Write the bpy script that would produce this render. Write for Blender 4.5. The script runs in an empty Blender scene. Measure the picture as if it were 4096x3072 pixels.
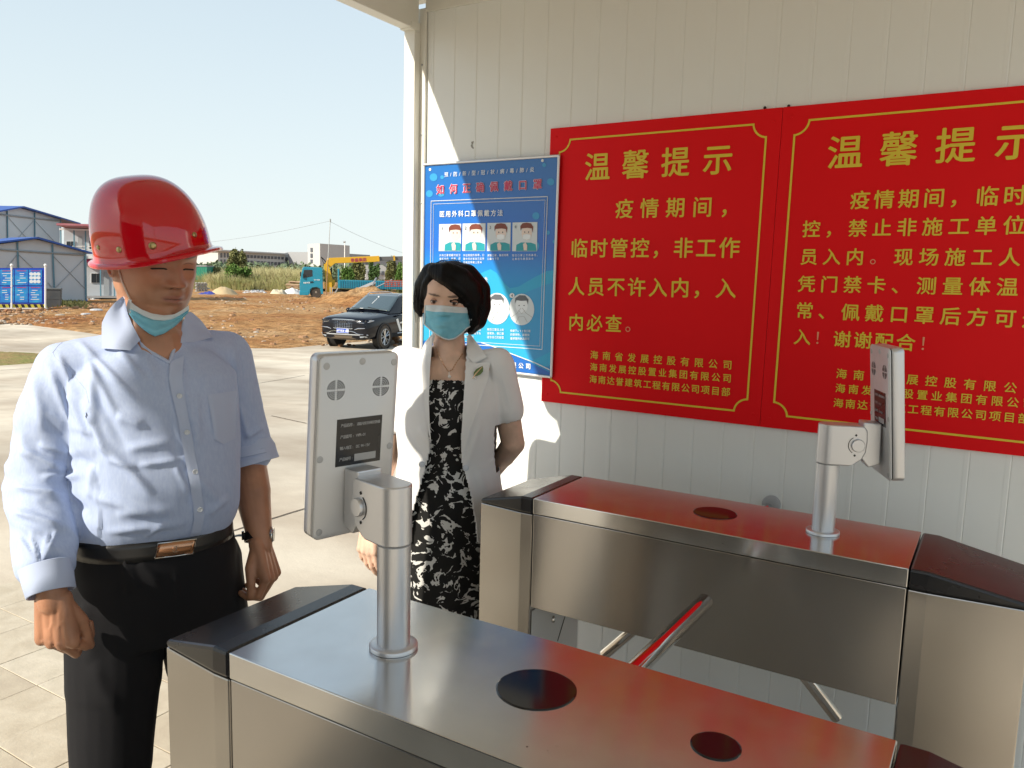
import bpy, bmesh, math, random
import numpy as np
from mathutils import Vector, Matrix, Quaternion
R_ = math.radians
PI = math.pi
random.seed(7)
rng = np.random.default_rng(7)
C = bpy.context.scene.collection
scene = bpy.context.scene

# ------------------------------------------------------------------ camera, world, sun, exposure
CAMX = np.array([0.52203, -0.85262, 0.02471])      # camera right
CAMZ = np.array([-0.84663, -0.51489, 0.12890])     # camera back
def _n(v):
    v = np.asarray(v, float); return v / np.linalg.norm(v)
CAMZ = _n(CAMZ); CAMX = _n(CAMX - CAMX.dot(CAMZ) * CAMZ); CAMY = np.cross(CAMZ, CAMX)
EYE = np.array([0.0, 0.0, 1.6]); FOC = 3200.0
cam = bpy.data.cameras.new('camera'); camo = bpy.data.objects.new('camera', cam); C.objects.link(camo)
cam.sensor_width = 36.0; cam.lens = FOC / 4096 * 36.0; cam.clip_start = 0.05; cam.clip_end = 4000
camo.matrix_world = Matrix(((CAMX[0], CAMY[0], CAMZ[0], EYE[0]), (CAMX[1], CAMY[1], CAMZ[1], EYE[1]), (CAMX[2], CAMY[2], CAMZ[2], EYE[2]), (0, 0, 0, 1)))
scene.camera = camo
SUN = _n([-3.2, 1.0, 2.08])                         # direction towards the sun
world = bpy.data.worlds.new('World'); scene.world = world; world.use_nodes = True
wn = world.node_tree; bg = wn.nodes['Background']; sky = wn.nodes.new('ShaderNodeTexSky')
sky.sky_type = 'NISHITA'; sky.sun_disc = False
sky.sun_elevation = math.asin(SUN[2]); sky.sun_rotation = math.atan2(SUN[0], SUN[1])
sky.air_density = 1.0; sky.dust_density = 1.3; sky.ozone_density = 1.0; sky.altitude = 50
# hazy tropical morning: the clear sky seen through pale haze that thickens evenly towards the horizon
tcw = wn.nodes.new('ShaderNodeTexCoord'); spw = wn.nodes.new('ShaderNodeSeparateXYZ'); wn.links.new(tcw.outputs['Generated'], spw.inputs[0])
mrw = wn.nodes.new('ShaderNodeMapRange'); mrw.inputs[1].default_value = 0.0; mrw.inputs[2].default_value = 0.75; mrw.inputs[3].default_value = 0.0; mrw.inputs[4].default_value = 1.0
wn.links.new(spw.outputs[2], mrw.inputs[0])
crw = wn.nodes.new('ShaderNodeValToRGB'); ew = crw.color_ramp.elements; ew[0].position = 0; ew[0].color = (.93, .93, .93, 1); ew[1].position = 1; ew[1].color = (.55, .55, .55, 1)
wn.links.new(mrw.outputs[0], crw.inputs[0])
crh = wn.nodes.new('ShaderNodeValToRGB'); eh = crh.color_ramp.elements; eh[0].position = 0; eh[0].color = (.455, .495, .49, 1); eh[1].position = 1; eh[1].color = (.305, .385, .45, 1)
xh = crh.color_ramp.elements.new(.35); xh.color = (.395, .455, .475, 1)
wn.links.new(mrw.outputs[0], crh.inputs[0])
bg.inputs[1].default_value = 0.09
bg2 = wn.nodes.new('ShaderNodeBackground'); wn.links.new(crh.outputs[0], bg2.inputs[0]); bg2.inputs[1].default_value = 1.0
wn.links.new(sky.outputs[0], bg.inputs[0])
mxw = wn.nodes.new('ShaderNodeMixShader'); wn.links.new(crw.outputs[0], mxw.inputs[0]); wn.links.new(bg.outputs[0], mxw.inputs[1]); wn.links.new(bg2.outputs[0], mxw.inputs[2])
wn.links.new(mxw.outputs[0], wn.nodes['World Output'].inputs[0])
sl = bpy.data.lights.new('sun', 'SUN'); sl.energy = 3.1; sl.angle = R_(0.6); sl.color = (1.0, 0.91, 0.77)
so = bpy.data.objects.new('sun', sl); C.objects.link(so)
so.rotation_euler = Vector(SUN).to_track_quat('Z', 'Y').to_euler(); so.location = (-5, 3, 8)
vs = scene.view_settings; vs.view_transform = 'Standard'; vs.look = 'None'; vs.gamma = 1; vs.use_curve_mapping = False
vs.exposure = 1.0
scene.cycles.max_bounces = 8; scene.cycles.diffuse_bounces = 4; scene.cycles.glossy_bounces = 4
scene.cycles.transmission_bounces = 4; scene.cycles.transparent_max_bounces = 8
scene.cycles.caustics_reflective = False; scene.cycles.caustics_refractive = False
scene.cycles.use_denoising = True

# ------------------------------------------------------------------ measuring helpers (survey of the place)
def P(px, py, depth):
    """world point seen at survey pixel (4096 frame) at a distance depth along the view axis"""
    return EYE + depth * ((px - 2048) / FOC * CAMX - (py - 1536) / FOC * CAMY - CAMZ)
def ray(px, py):
    return (px - 2048) / FOC * CAMX - (py - 1536) / FOC * CAMY - CAMZ
def onx(px, py, x):
    r = ray(px, py); return EYE + r * (x / r[0])
def onz(px, py, z):
    r = ray(px, py); return EYE + r * ((z - 1.6) / r[2])
def proj(p):
    p = np.asarray(p, float) - EYE
    d = -(p @ CAMZ)
    return 2048 + FOC * (p @ CAMX) / d, 1536 - FOC * (p @ CAMY) / d

# ------------------------------------------------------------------ materials
def lin(c):
    if isinstance(c, str):
        c = c.lstrip('#'); c = [int(c[i:i + 2], 16) / 255 for i in (0, 2, 4)]
        return tuple((x / 12.92 if x <= 0.04045 else ((x + 0.055) / 1.055) ** 2.4) for x in c)
    return tuple(c)
def mat(name, col, rough=0.6, metal=0.0, spec=0.5, bump=None, vary=None, coat=0.0, sss=0.0, alpha=1.0, trans=0.0, attr=None, aniso=0.0, rvary=None, coords='Object'):
    """bump=(scale, strength, distance[, stretch xyz]); vary=(scale, colour2, amount[, stretch])"""
    m = bpy.data.materials.new(name); m.use_nodes = True
    nt = m.node_tree; b = nt.nodes['Principled BSDF']; L = nt.links.new
    c = lin(col)
    b.inputs['Base Color'].default_value = (*c, 1); b.inputs['Roughness'].default_value = rough
    b.inputs['Metallic'].default_value = metal; b.inputs['Specular IOR Level'].default_value = spec
    b.inputs['Coat Weight'].default_value = coat; b.inputs['Coat Roughness'].default_value = 0.04
    if sss: b.inputs['Subsurface Weight'].default_value = sss; b.inputs['Subsurface Radius'].default_value = (1, .35, .2); b.inputs['Subsurface Scale'].default_value = 0.006
    if alpha < 1: b.inputs['Alpha'].default_value = alpha
    if trans: b.inputs['Transmission Weight'].default_value = trans
    tc = nt.nodes.new('ShaderNodeTexCoord')
    def noise(scale, stretch=(1, 1, 1), detail=5, rg=0.55):
        mp = nt.nodes.new('ShaderNodeMapping'); mp.inputs['Scale'].default_value = stretch
        L(tc.outputs[coords], mp.inputs['Vector'])
        n = nt.nodes.new('ShaderNodeTexNoise'); n.inputs['Scale'].default_value = scale; n.inputs['Detail'].default_value = detail; n.inputs['Roughness'].default_value = rg
        L(mp.outputs[0], n.inputs['Vector']); return n.outputs['Fac']
    src = None
    if attr:
        a = nt.nodes.new('ShaderNodeVertexColor'); a.layer_name = attr; src = a.outputs[0]; L(src, b.inputs['Base Color'])
    if vary:
        sc, c2, amt = vary[:3]; st = vary[3] if len(vary) > 3 else (1, 1, 1)
        mr = nt.nodes.new('ShaderNodeMapRange'); mr.inputs[1].default_value = 0.38; mr.inputs[2].default_value = 0.64; mr.inputs[4].default_value = amt
        L(noise(sc, st), mr.inputs[0])
        mx = nt.nodes.new('ShaderNodeMixRGB'); L(mr.outputs[0], mx.inputs[0])
        if src is not None: L(src, mx.inputs[1])
        else: mx.inputs[1].default_value = (*c, 1)
        mx.inputs[2].default_value = (*lin(c2), 1)
        L(mx.outputs[0], b.inputs['Base Color']); src = mx.outputs[0]
    if rvary:
        mr = nt.nodes.new('ShaderNodeMapRange'); mr.inputs[1].default_value = 0.35; mr.inputs[2].default_value = 0.65
        mr.inputs[3].default_value = rough; mr.inputs[4].default_value = rvary[1]; L(noise(rvary[0]), mr.inputs[0]); L(mr.outputs[0], b.inputs['Roughness'])
    if bump:
        bp = nt.nodes.new('ShaderNodeBump'); bp.inputs['Strength'].default_value = bump[1]; bp.inputs['Distance'].default_value = bump[2]
        L(noise(bump[0], bump[3] if len(bump) > 3 else (1, 1, 1)), bp.inputs['Height']); L(bp.outputs[0], b.inputs['Normal'])
    if aniso:
        b.inputs['Anisotropic'].default_value = aniso; b.inputs['Anisotropic Rotation'].default_value = .25
        tg = nt.nodes.new('ShaderNodeTangent'); tg.direction_type = 'UV_MAP'; tg.uv_map = 'uv'; L(tg.outputs[0], b.inputs['Tangent'])
    return m

def specks(m, scale=60, thr=.045, col=(.16, .15, .14), rough=.5, smudge=True):
    """dust specks and dull finger smudges on sheet metal"""
    nt = m.node_tree; b = nt.nodes['Principled BSDF']; L = nt.links.new; tc = nt.nodes['Texture Coordinate']
    v = nt.nodes.new('ShaderNodeTexVoronoi'); v.inputs['Scale'].default_value = scale; L(tc.outputs['Object'], v.inputs['Vector'])
    n = nt.nodes.new('ShaderNodeTexNoise'); n.inputs['Scale'].default_value = 6; n.inputs['Detail'].default_value = 4; L(tc.outputs['Object'], n.inputs['Vector'])
    k = nt.nodes.new('ShaderNodeMapRange'); k.inputs[1].default_value = .56; k.inputs[2].default_value = .72; k.inputs[3].default_value = 0; k.inputs[4].default_value = thr * 4; L(n.outputs[0], k.inputs[0])
    lt = nt.nodes.new('ShaderNodeMath'); lt.operation = 'LESS_THAN'; L(v.outputs['Distance'], lt.inputs[0]); L(k.outputs[0], lt.inputs[1])
    src = b.inputs['Base Color'].links[0].from_socket if b.inputs['Base Color'].links else None
    mx = nt.nodes.new('ShaderNodeMixRGB'); L(lt.outputs[0], mx.inputs[0]); mx.inputs[2].default_value = (*col, 1)
    if src is not None: L(src, mx.inputs[1])
    else: mx.inputs[1].default_value = b.inputs['Base Color'].default_value
    L(mx.outputs[0], b.inputs['Base Color'])
    if smudge:
        n2 = nt.nodes.new('ShaderNodeTexNoise'); n2.inputs['Scale'].default_value = 11; n2.inputs['Detail'].default_value = 4; n2.inputs['Roughness'].default_value = .5; L(tc.outputs['Object'], n2.inputs['Vector'])
        r0 = b.inputs['Roughness'].default_value; r = nt.nodes.new('ShaderNodeMapRange'); r.inputs[1].default_value = .42; r.inputs[2].default_value = .68; r.inputs[3].default_value = r0; r.inputs[4].default_value = r0 + smudge; L(n2.outputs[0], r.inputs[0]); L(r.outputs[0], b.inputs['Roughness'])
# ------------------------------------------------------------------ mesh builder
class MB:
    def __init__(s): s.v = []; s.f = []; s.mi = []; s.sm = []; s.col = []
    def add(s, vs_, fs, mi=0, smooth=False):
        o = len(s.v); s.v.extend([tuple(map(float, p)) for p in vs_])
        for f in fs: s.f.append(tuple(i + o for i in f)); s.mi.append(mi); s.sm.append(smooth)
        return s
    def box(s, c, d, rot=None, mi=0):
        c = np.array(c, float); h = np.array(d, float) / 2
        vs_ = [np.array((x, y, z)) * h for x in (-1, 1) for y in (-1, 1) for z in (-1, 1)]
        if rot is not None: vs_ = [np.array(rot @ Vector(p)) for p in vs_]
        return s.add([c + p for p in vs_], [(0, 1, 3, 2), (4, 6, 7, 5), (0, 4, 5, 1), (2, 3, 7, 6), (0, 2, 6, 4), (1, 5, 7, 3)], mi)
    def hexa(s, p, mi=0):
        """8 corners: bottom ring 0-3, top ring 4-7"""
        return s.add(p, [(3, 2, 1, 0), (4, 5, 6, 7), (0, 1, 5, 4), (1, 2, 6, 5), (2, 3, 7, 6), (3, 0, 4, 7)], mi)
    def loft(s, rings, cap=True, mi=0, smooth=True, closed=True):
        n = len(rings[0]); o = len(s.v)
        for r in rings: s.v.extend([tuple(map(float, p)) for p in r])
        for i in range(len(rings) - 1):
            for j in range(n if closed else n - 1):
                k = (j + 1) % n
                s.f.append((o + i * n + j, o + i * n + k, o + (i + 1) * n + k, o + (i + 1) * n + j)); s.mi.append(mi); s.sm.append(smooth)
        if cap:
            s.f.append(tuple(o + j for j in reversed(range(n)))); s.mi.append(mi); s.sm.append(False)
            s.f.append(tuple(o + (len(rings) - 1) * n + j for j in range(n))); s.mi.append(mi); s.sm.append(False)
        return s
    def tube(s, pts, r, n=8, mi=0, cap=True, smooth=True, flat=1.0):
        pts = [np.array(p, float) for p in pts]; m = len(pts)
        rs = [r] * m if np.isscalar(r) else list(r)
        rings = []; up = None
        for i, p in enumerate(pts):
            t = _n(pts[min(i + 1, m - 1)] - pts[max(i - 1, 0)])
            if up is None:
                up = np.array((0, 0, 1.0)) if abs(t[2]) < .9 else np.array((1.0, 0, 0))
            a = _n(np.cross(t, up)); b = np.cross(a, t); up = b
            rings.append([p + rs[i] * (math.cos(2 * PI * k / n) * a + flat * math.sin(2 * PI * k / n) * b) for k in range(n)])
        return s.loft(rings, cap, mi, smooth)
    def cyl(s, a, b, r, n=24, r2=None, mi=0, smooth=True, cap=True):
        return s.tube([a, b], [r, r if r2 is None else r2], n, mi, cap, smooth)
    def capsule(s, a, b, ra, rb, n=20):
        a = np.array(a, float); b = np.array(b, float); t = _n(b - a) if np.linalg.norm(b - a) > 1e-6 else np.array((0, 0, 1.0))
        up = np.array((0, 0, 1.0)) if abs(t[2]) < .9 else np.array((1.0, 0, 0))
        u = _n(np.cross(t, up)); w = np.cross(u, t); rings = []
        for k in range(1, 6):
            an = -PI / 2 + PI / 2 * k / 5.5
            rings.append((a + t * ra * math.sin(an), ra * math.cos(an)))
        for k in range(0, 6):
            an = PI / 2 * (k + .5) / 5.5 if k else 0
            if k == 5: an = PI / 2 * .93
            rings.append((b + t * rb * math.sin(an), rb * math.cos(an)))
        return s.loft([[c + r * (math.cos(2 * PI * j / n) * u + math.sin(2 * PI * j / n) * w) for j in range(n)] for c, r in rings])
    def ball(s, c, r, n=16, mi=0, rot=None):
        c = np.array(c, float); r = np.array([r] * 3 if np.isscalar(r) else r, float); rings = []
        for i in range(1, n // 2 + 1):
            th = PI * (i - .5) / (n // 2)
            ring = [np.array((math.sin(th) * math.cos(2 * PI * j / n), math.sin(th) * math.sin(2 * PI * j / n), -math.cos(th))) * r for j in range(n)]
            if rot is not None: ring = [np.array(rot @ Vector(q)) for q in ring]
            rings.append([c + q for q in ring])
        return s.loft(rings, True, mi)
    def lathe(s, c, prof, n=32, mi=0, axis=None, smooth=True, cap=True):
        """prof: list of (radius, height)"""
        rot = Vector(axis).to_track_quat('Z', 'Y').to_matrix() if axis is not None else Matrix.Identity(3)
        rings = [[np.array(c, float) + np.array(rot @ Vector((r * math.cos(2 * PI * k / n), r * math.sin(2 * PI * k / n), h))) for k in range(n)] for r, h in prof]
        return s.loft(rings, cap, mi, smooth)
    def prism(s, poly, vec, mi=0, smooth=False):
        """poly: 3D outline, extruded by vec"""
        n = len(poly); poly = [np.array(p, float) for p in poly]; vec = np.array(vec, float)
        s.add(poly + [p + vec for p in poly], [tuple(reversed(range(n))), tuple(range(n, 2 * n))] + [(i, (i + 1) % n, n + (i + 1) % n, n + i) for i in range(n)], mi, smooth)
        return s
    def grid(s, F, nu, nv, mi=0, smooth=True):
        o = len(s.v)
        for i in range(nu + 1):
            for j in range(nv + 1): s.v.append(tuple(map(float, F(i / nu, j / nv))))
        for i in range(nu):
            for j in range(nv):
                a = o + i * (nv + 1) + j
                s.f.append((a, a + nv + 1, a + nv + 2, a + 1)); s.mi.append(mi); s.sm.append(smooth)
        return s

def thing(name, label, cat, loc=(0, 0, 0), group=None, rotz=0):
    o = bpy.data.objects.new(name, None); C.objects.link(o); o.location = tuple(map(float, loc)); o.rotation_euler = (0, 0, rotz)
    o.empty_display_size = 0.2; o['label'] = label; o['category'] = cat
    if group: o['group'] = group
    return o
def tag(o, label=None, cat=None, group=None, kind=None):
    if label: o['label'] = label
    if cat: o['category'] = cat
    if group: o['group'] = group
    if kind: o['kind'] = kind
    return o
def origin_of(p):
    q = np.zeros(3)
    while p is not None: q = q + np.array(p.location); p = p.parent
    return q
def obj(name, mb, m, parent=None, bevel=0, uv=None, local=False, sub=0, fixn=False):
    """mb is in world coordinates unless local; the object is placed under its parent so that it stays there"""
    me = bpy.data.meshes.new(name)
    off = np.zeros(3) if (local or parent is None) else origin_of(parent)
    V = np.array(mb.v) - off if len(mb.v) else np.zeros((0, 3))
    me.from_pydata([tuple(p) for p in V], [], mb.f); me.update()
    for mm in (m if isinstance(m, (list, tuple)) else [m]): me.materials.append(mm)
    me.polygons.foreach_set('material_index', mb.mi); me.polygons.foreach_set('use_smooth', mb.sm)
    if fixn:
        bm = bmesh.new(); bm.from_mesh(me); bmesh.ops.recalc_face_normals(bm, faces=bm.faces); bm.to_mesh(me); bm.free()
    if uv:
        ul = me.uv_layers.new(name='uv'); co = np.array([v.co for v in me.vertices]); idx = np.zeros(len(me.loops), int); me.loops.foreach_get('vertex_index', idx)
        W = co[idx]; U = np.stack([W[:, uv[0]], W[:, uv[1]] + .37 * W[:, (3 - uv[0] - uv[1])]], 1); ul.data.foreach_set('uv', U.ravel())
    if any(mb.sm): me.set_sharp_from_angle(angle=R_(48))
    o = bpy.data.objects.new(name, me); C.objects.link(o)
    if parent is not None: o.parent = parent
    if bevel:
        b = o.modifiers.new('bevel', 'BEVEL'); b.width = bevel; b.segments = 2; b.limit_method = 'ANGLE'; b.angle_limit = R_(40)
    if sub: mo = o.modifiers.new('subd', 'SUBSURF'); mo.levels = mo.render_levels = sub
    return o
def struct(name, mb, m, **k):
    o = obj(name, mb, m, **k); o['kind'] = 'structure'; return o
def children(o): return [c for c in bpy.data.objects if c.parent == o]
def copy_tree(o, parent=None, kids=None):
    c = o.copy(); C.objects.link(c)
    if parent is not None: c.parent = parent
    for ch in list(o.children): copy_tree(ch, c)
    return c

# numpy value noise -----------------------------------------------------
_perm = rng.permutation(4096); _val = rng.random(4096)
def vnoise(p):
    p = np.asarray(p, float); i = np.floor(p).astype(int); f = p - i; f = f * f * (3 - 2 * f); out = 0
    for dx in (0, 1):
        for dy in (0, 1):
            for dz in (0, 1):
                h = _perm[(_perm[(_perm[(i[..., 0] + dx) & 4095] + i[..., 1] + dy) & 4095] + i[..., 2] + dz) & 4095]
                w = (f[..., 0] if dx else 1 - f[..., 0]) * (f[..., 1] if dy else 1 - f[..., 1]) * (f[..., 2] if dz else 1 - f[..., 2])
                out = out + w * _val[h]
    return out * 2 - 1
def fbm(p, o=4):
    p = np.asarray(p, float); s = 0; a = 1
    for k in range(o): s = s + a * vnoise(p * 2 ** k + 17.3 * k); a *= .5
    return s
def sstep(a, b, x):
    t = np.clip((x - a) / (b - a), 0, 1); return t * t * (3 - 2 * t)

# text ------------------------------------------------------------------
_gl = {}
def glyph(ch, bold=0.0):
    k = (ch, bold)
    if k in _gl: return _gl[k]
    cu = bpy.data.curves.new('glyph', 'FONT'); cu.body = ch; cu.size = 1.0; cu.offset = bold; cu.resolution_u = 3; cu.fill_mode = 'FRONT' if hasattr(cu, 'fill_mode') else 'FRONT'
    o = bpy.data.objects.new('glyph', cu); C.objects.link(o)
    dg = bpy.context.evaluated_depsgraph_get(); me = bpy.data.meshes.new_from_object(o.evaluated_get(dg))
    V = np.array([v.co[:2] for v in me.vertices]) if len(me.vertices) else np.zeros((0, 2))
    F = [tuple(p.vertices) for p in me.polygons]
    bpy.data.objects.remove(o); bpy.data.curves.remove(cu); bpy.data.meshes.remove(me)
    _gl[k] = (V, F); return _gl[k]
def text_on(mb, s, c0, c1, size, up, nrm, bold=0.0, mi=0, lift=0.0, slant=0):
    """set the characters of s evenly from centre c0 to centre c1 (cells of one em)"""
    c0 = np.array(c0, float); c1 = np.array(c1, float); u = _n(c1 - c0); up = _n(np.array(up, float) - np.dot(up, u) * u); n = len(s)
    for i, ch in enumerate(s):
        if ch == ' ': continue
        V, F = glyph(ch)
        if not len(V): continue
        if ord(ch) > 0x2000:
            cx, cy = 0.5, 0.36
        else:
            cx = (V[:, 0].min() + V[:, 0].max()) / 2; cy = 0.36
        c = c0 + (c1 - c0) * (i / max(n - 1, 1))
        for k, (ox, oy) in enumerate(((0, 0),) if not bold else ((0, 0), (bold, 0), (-bold, 0), (0, bold * .8), (0, -bold * .8))):
            pts = [c + size * ((x + ox - cx + slant * (y - cy)) * u + (y + oy - cy) * up) + (lift + k * .00006) * np.array(nrm) for x, y in V]
            mb.add(pts, F, mi)
    return mb
def remesh(mb, voxel, smooth=4):
    """join overlapping closed shapes into one continuous surface; returns verts, faces"""
    me = bpy.data.meshes.new('tmp'); me.from_pydata(mb.v, [], mb.f)
    bm = bmesh.new(); bm.from_mesh(me)
    bmesh.ops.recalc_face_normals(bm, faces=bm.faces)
    bm.to_mesh(me); bm.free()
    o = bpy.data.objects.new('tmp', me); C.objects.link(o)
    r = o.modifiers.new('r', 'REMESH'); r.mode = 'VOXEL'; r.voxel_size = voxel; r.use_smooth_shade = True
    if smooth:
        s = o.modifiers.new('s', 'SMOOTH'); s.factor = .5; s.iterations = smooth
    dg = bpy.context.evaluated_depsgraph_get(); e = bpy.data.meshes.new_from_object(o.evaluated_get(dg))
    n = len(e.vertices); V = np.zeros(n * 3); e.vertices.foreach_get('co', V); V = V.reshape(-1, 3)
    F = np.zeros(len(e.loops), int); e.loops.foreach_get('vertex_index', F)
    ls = np.zeros(len(e.polygons), int); e.polygons.foreach_get('loop_start', ls); lt = np.zeros(len(e.polygons), int); e.polygons.foreach_get('loop_total', lt)
    q = F[ls[lt == 4][:, None] + np.arange(4)]
    tri = F[ls[lt == 3][:, None] + np.arange(3)] if (lt == 3).any() else np.zeros((0, 3), int)
    bpy.data.objects.remove(o); bpy.data.meshes.remove(me); bpy.data.meshes.remove(e)
    return V, q, tri
def vnormals(V, q):
    n = np.zeros_like(V); fn = np.cross(V[q[:, 2]] - V[q[:, 0]], V[q[:, 3]] - V[q[:, 1]])
    for k in range(4): np.add.at(n, q[:, k], fn)
    return n / (np.linalg.norm(n, axis=1)[:, None] + 1e-12)
def meshobj(name, V, q, m, parent, tri=None, colors=None, cut=None, uvs=None):
    """cut: bool per vertex, True = remove"""
    if cut is not None:
        keep = ~cut; qk = keep[q].all(1); q = q[qk]; idx = -np.ones(len(V), int); used = np.unique(q); idx[used] = np.arange(len(used)); V = V[used]; q = idx[q]
        if colors is not None: colors = colors[used]
        if uvs is not None: uvs = uvs[used]
    V = V - origin_of(parent)
    me = bpy.data.meshes.new(name); me.vertices.add(len(V)); me.vertices.foreach_set('co', V.ravel())
    me.loops.add(q.size); me.loops.foreach_set('vertex_index', q.ravel()); me.polygons.add(len(q))
    me.polygons.foreach_set('loop_start', np.arange(len(q)) * 4)
    me.polygons.foreach_set('use_smooth', np.ones(len(q), bool)); me.update(calc_edges=True); me.validate()
    for mm in (m if isinstance(m, (list, tuple)) else [m]): me.materials.append(mm)
    if colors is not None:
        a = me.color_attributes.new('tint', 'FLOAT_COLOR', 'POINT'); a.data.foreach_set('color', np.c_[colors, np.ones(len(colors))].ravel())
    o = bpy.data.objects.new(name, me); C.objects.link(o); o.parent = parent
    return o

# ------------------------------------------------------------------ shared materials
M = {}
M['steel'] = mat('brushed_steel', (.43, .41, .385), .22, 1.0, aniso=.9, vary=(3, (.39, .37, .345), .5), bump=(260, .035, .0006, (1, .004, 1)))  # dark reflections put into the side colour, darker than bare stainless
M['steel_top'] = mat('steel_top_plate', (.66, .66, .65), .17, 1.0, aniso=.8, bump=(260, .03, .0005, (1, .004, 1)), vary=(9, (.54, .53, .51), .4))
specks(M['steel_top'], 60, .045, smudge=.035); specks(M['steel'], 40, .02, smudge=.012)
M['steel_mirror'] = mat('polished_steel', (.66, .65, .63), .07, 1.0)
M['capblack'] = mat('black_plastic_cap', (.016, .016, .018), .24, 0, .5, rvary=(5, .32), bump=(900, .05, .0004))
M['alu'] = mat('silver_aluminium', (.68, .68, .69), .38, .75, bump=(1400, .06, .0003))
M['alu2'] = mat('silver_painted_back', (.64, .64, .64), .48, .4, bump=(1600, .05, .0003))
M['dark'] = mat('dark_hole', (.012, .012, .012), .7)
M['black'] = mat('black_gloss', (.01, .01, .012), .08)
M['wall'] = mat('cream_panel_paint', (.80, .825, .81), .32, 0, .4, vary=(1.3, (.76, .77, .74), .5), bump=(180, .04, .001))
M['trim'] = mat('cream_trim_paint', (.78, .78, .73), .35, 0, .4, vary=(2.2, (.68, .66, .59), .45))
M['seam'] = mat('seam_shadow_gap', (.09, .085, .07), .8)
M['seam2'] = mat('panel_core_edge', (.78, .78, .75), .7)
M['red'] = mat('red_board_vinyl', (.78, .006, .010), .45, 0, .14, vary=(2, (.72, .005, .009), .5))
M['yellow'] = mat('yellow_lettering', (.72, .54, .035), .5)
M['pink'] = mat('faded_punctuation', (.78, .30, .16), .5)
M['white'] = mat('white_paint', (.78, .78, .76), .5)
M['grey'] = mat('grey_paint', (.33, .34, .35), .5)
M['rubber'] = mat('tyre_rubber', (.035, .033, .03), .8, vary=(3, (.13, .09, .055), .5))
# ================================================================== GROUND
def gz(x, y):
    r = np.hypot(x, y)
    return -0.80 * sstep(4.6, 24, r) + 0.42 * sstep(30, 52, r)
def G(px, py, dz=0.0):
    """point of the ground seen at survey pixel"""
    r = ray(px, py); t0 = 1.0; t = 1.0
    while t < 3000:
        p = EYE + r * t
        if p[2] <= gz(p[0], p[1]): break
        t0 = t; t *= 1.01
    for _ in range(40):
        m = (t0 + t) / 2; p = EYE + r * m
        if p[2] <= gz(p[0], p[1]): t = m
        else: t0 = m
    p = EYE + r * t; p[2] += dz
    return p
def az(p): return math.atan2(p[0], p[1])
# near edge of the dirt (end of the concrete), as azimuth -> radius
_edge = [(-60, 1278), (0, 1284), (228, 1313), (450, 1345), (700, 1372), (998, 1391), (1130, 1393), (1310, 1376), (1620, 1352), (1900, 1335), (2500, 1310)]
_ea = []; _er = []
for a_, b_ in _edge:
    g_ = G(a_, b_); _ea.append(az(g_)); _er.append(math.hypot(g_[0], g_[1]))
def redge(a):
    if a < _ea[0] - .5 or a > _ea[-1] + .5: return 40.0
    return float(np.interp(a, _ea, _er))
M['dirt'] = mat('ochre_dirt', (.40, .235, .115), .95, 0, .1, bump=(5, .7, .10), vary=(.55, (.50, .34, .19), .9), coords='Object')
def dirt_mat():
    m = mat('red_brown_dirt', (.43, .26, .13), .95, 0, .1)
    nt = m.node_tree; b = nt.nodes['Principled BSDF']; L = nt.links.new; tc = nt.nodes['Texture Coordinate']
    n1 = nt.nodes.new('ShaderNodeTexNoise'); n1.inputs['Scale'].default_value = .16; n1.inputs['Detail'].default_value = 9; n1.inputs['Roughness'].default_value = .62
    n2 = nt.nodes.new('ShaderNodeTexNoise'); n2.inputs['Scale'].default_value = 2.4; n2.inputs['Detail'].default_value = 8; n2.inputs['Roughness'].default_value = .7
    L(tc.outputs['Object'], n1.inputs[0]); L(tc.outputs['Object'], n2.inputs[0])
    cr = nt.nodes.new('ShaderNodeValToRGB'); e = cr.color_ramp.elements; e[0].position = .33; e[0].color = (.32, .135, .055, 1); e[1].position = .66; e[1].color = (.52, .37, .22, 1)
    x = cr.color_ramp.elements.new(.5); x.color = (.46, .27, .125, 1)
    L(n1.outputs[0], cr.inputs[0])
    cr2 = nt.nodes.new('ShaderNodeValToRGB'); e = cr2.color_ramp.elements; e[0].position = .36; e[0].color = (.50, .43, .36, 1); e[1].position = .66; e[1].color = (1.3, 1.22, 1.1, 1)
    L(n2.outputs[0], cr2.inputs[0])
    mx = nt.nodes.new('ShaderNodeMixRGB'); mx.blend_type = 'MULTIPLY'; mx.inputs[0].default_value = 1; L(cr.outputs[0], mx.inputs[1]); L(cr2.outputs[0], mx.inputs[2]); L(mx.outputs[0], b.inputs['Base Color'])
    bp = nt.nodes.new('ShaderNodeBump'); bp.inputs['Strength'].default_value = 1.0; bp.inputs['Distance'].default_value = .22; L(n2.outputs[0], bp.inputs['Height']); L(bp.outputs[0], b.inputs['Normal'])
    return m
M['dirt'] = dirt_mat()
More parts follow.
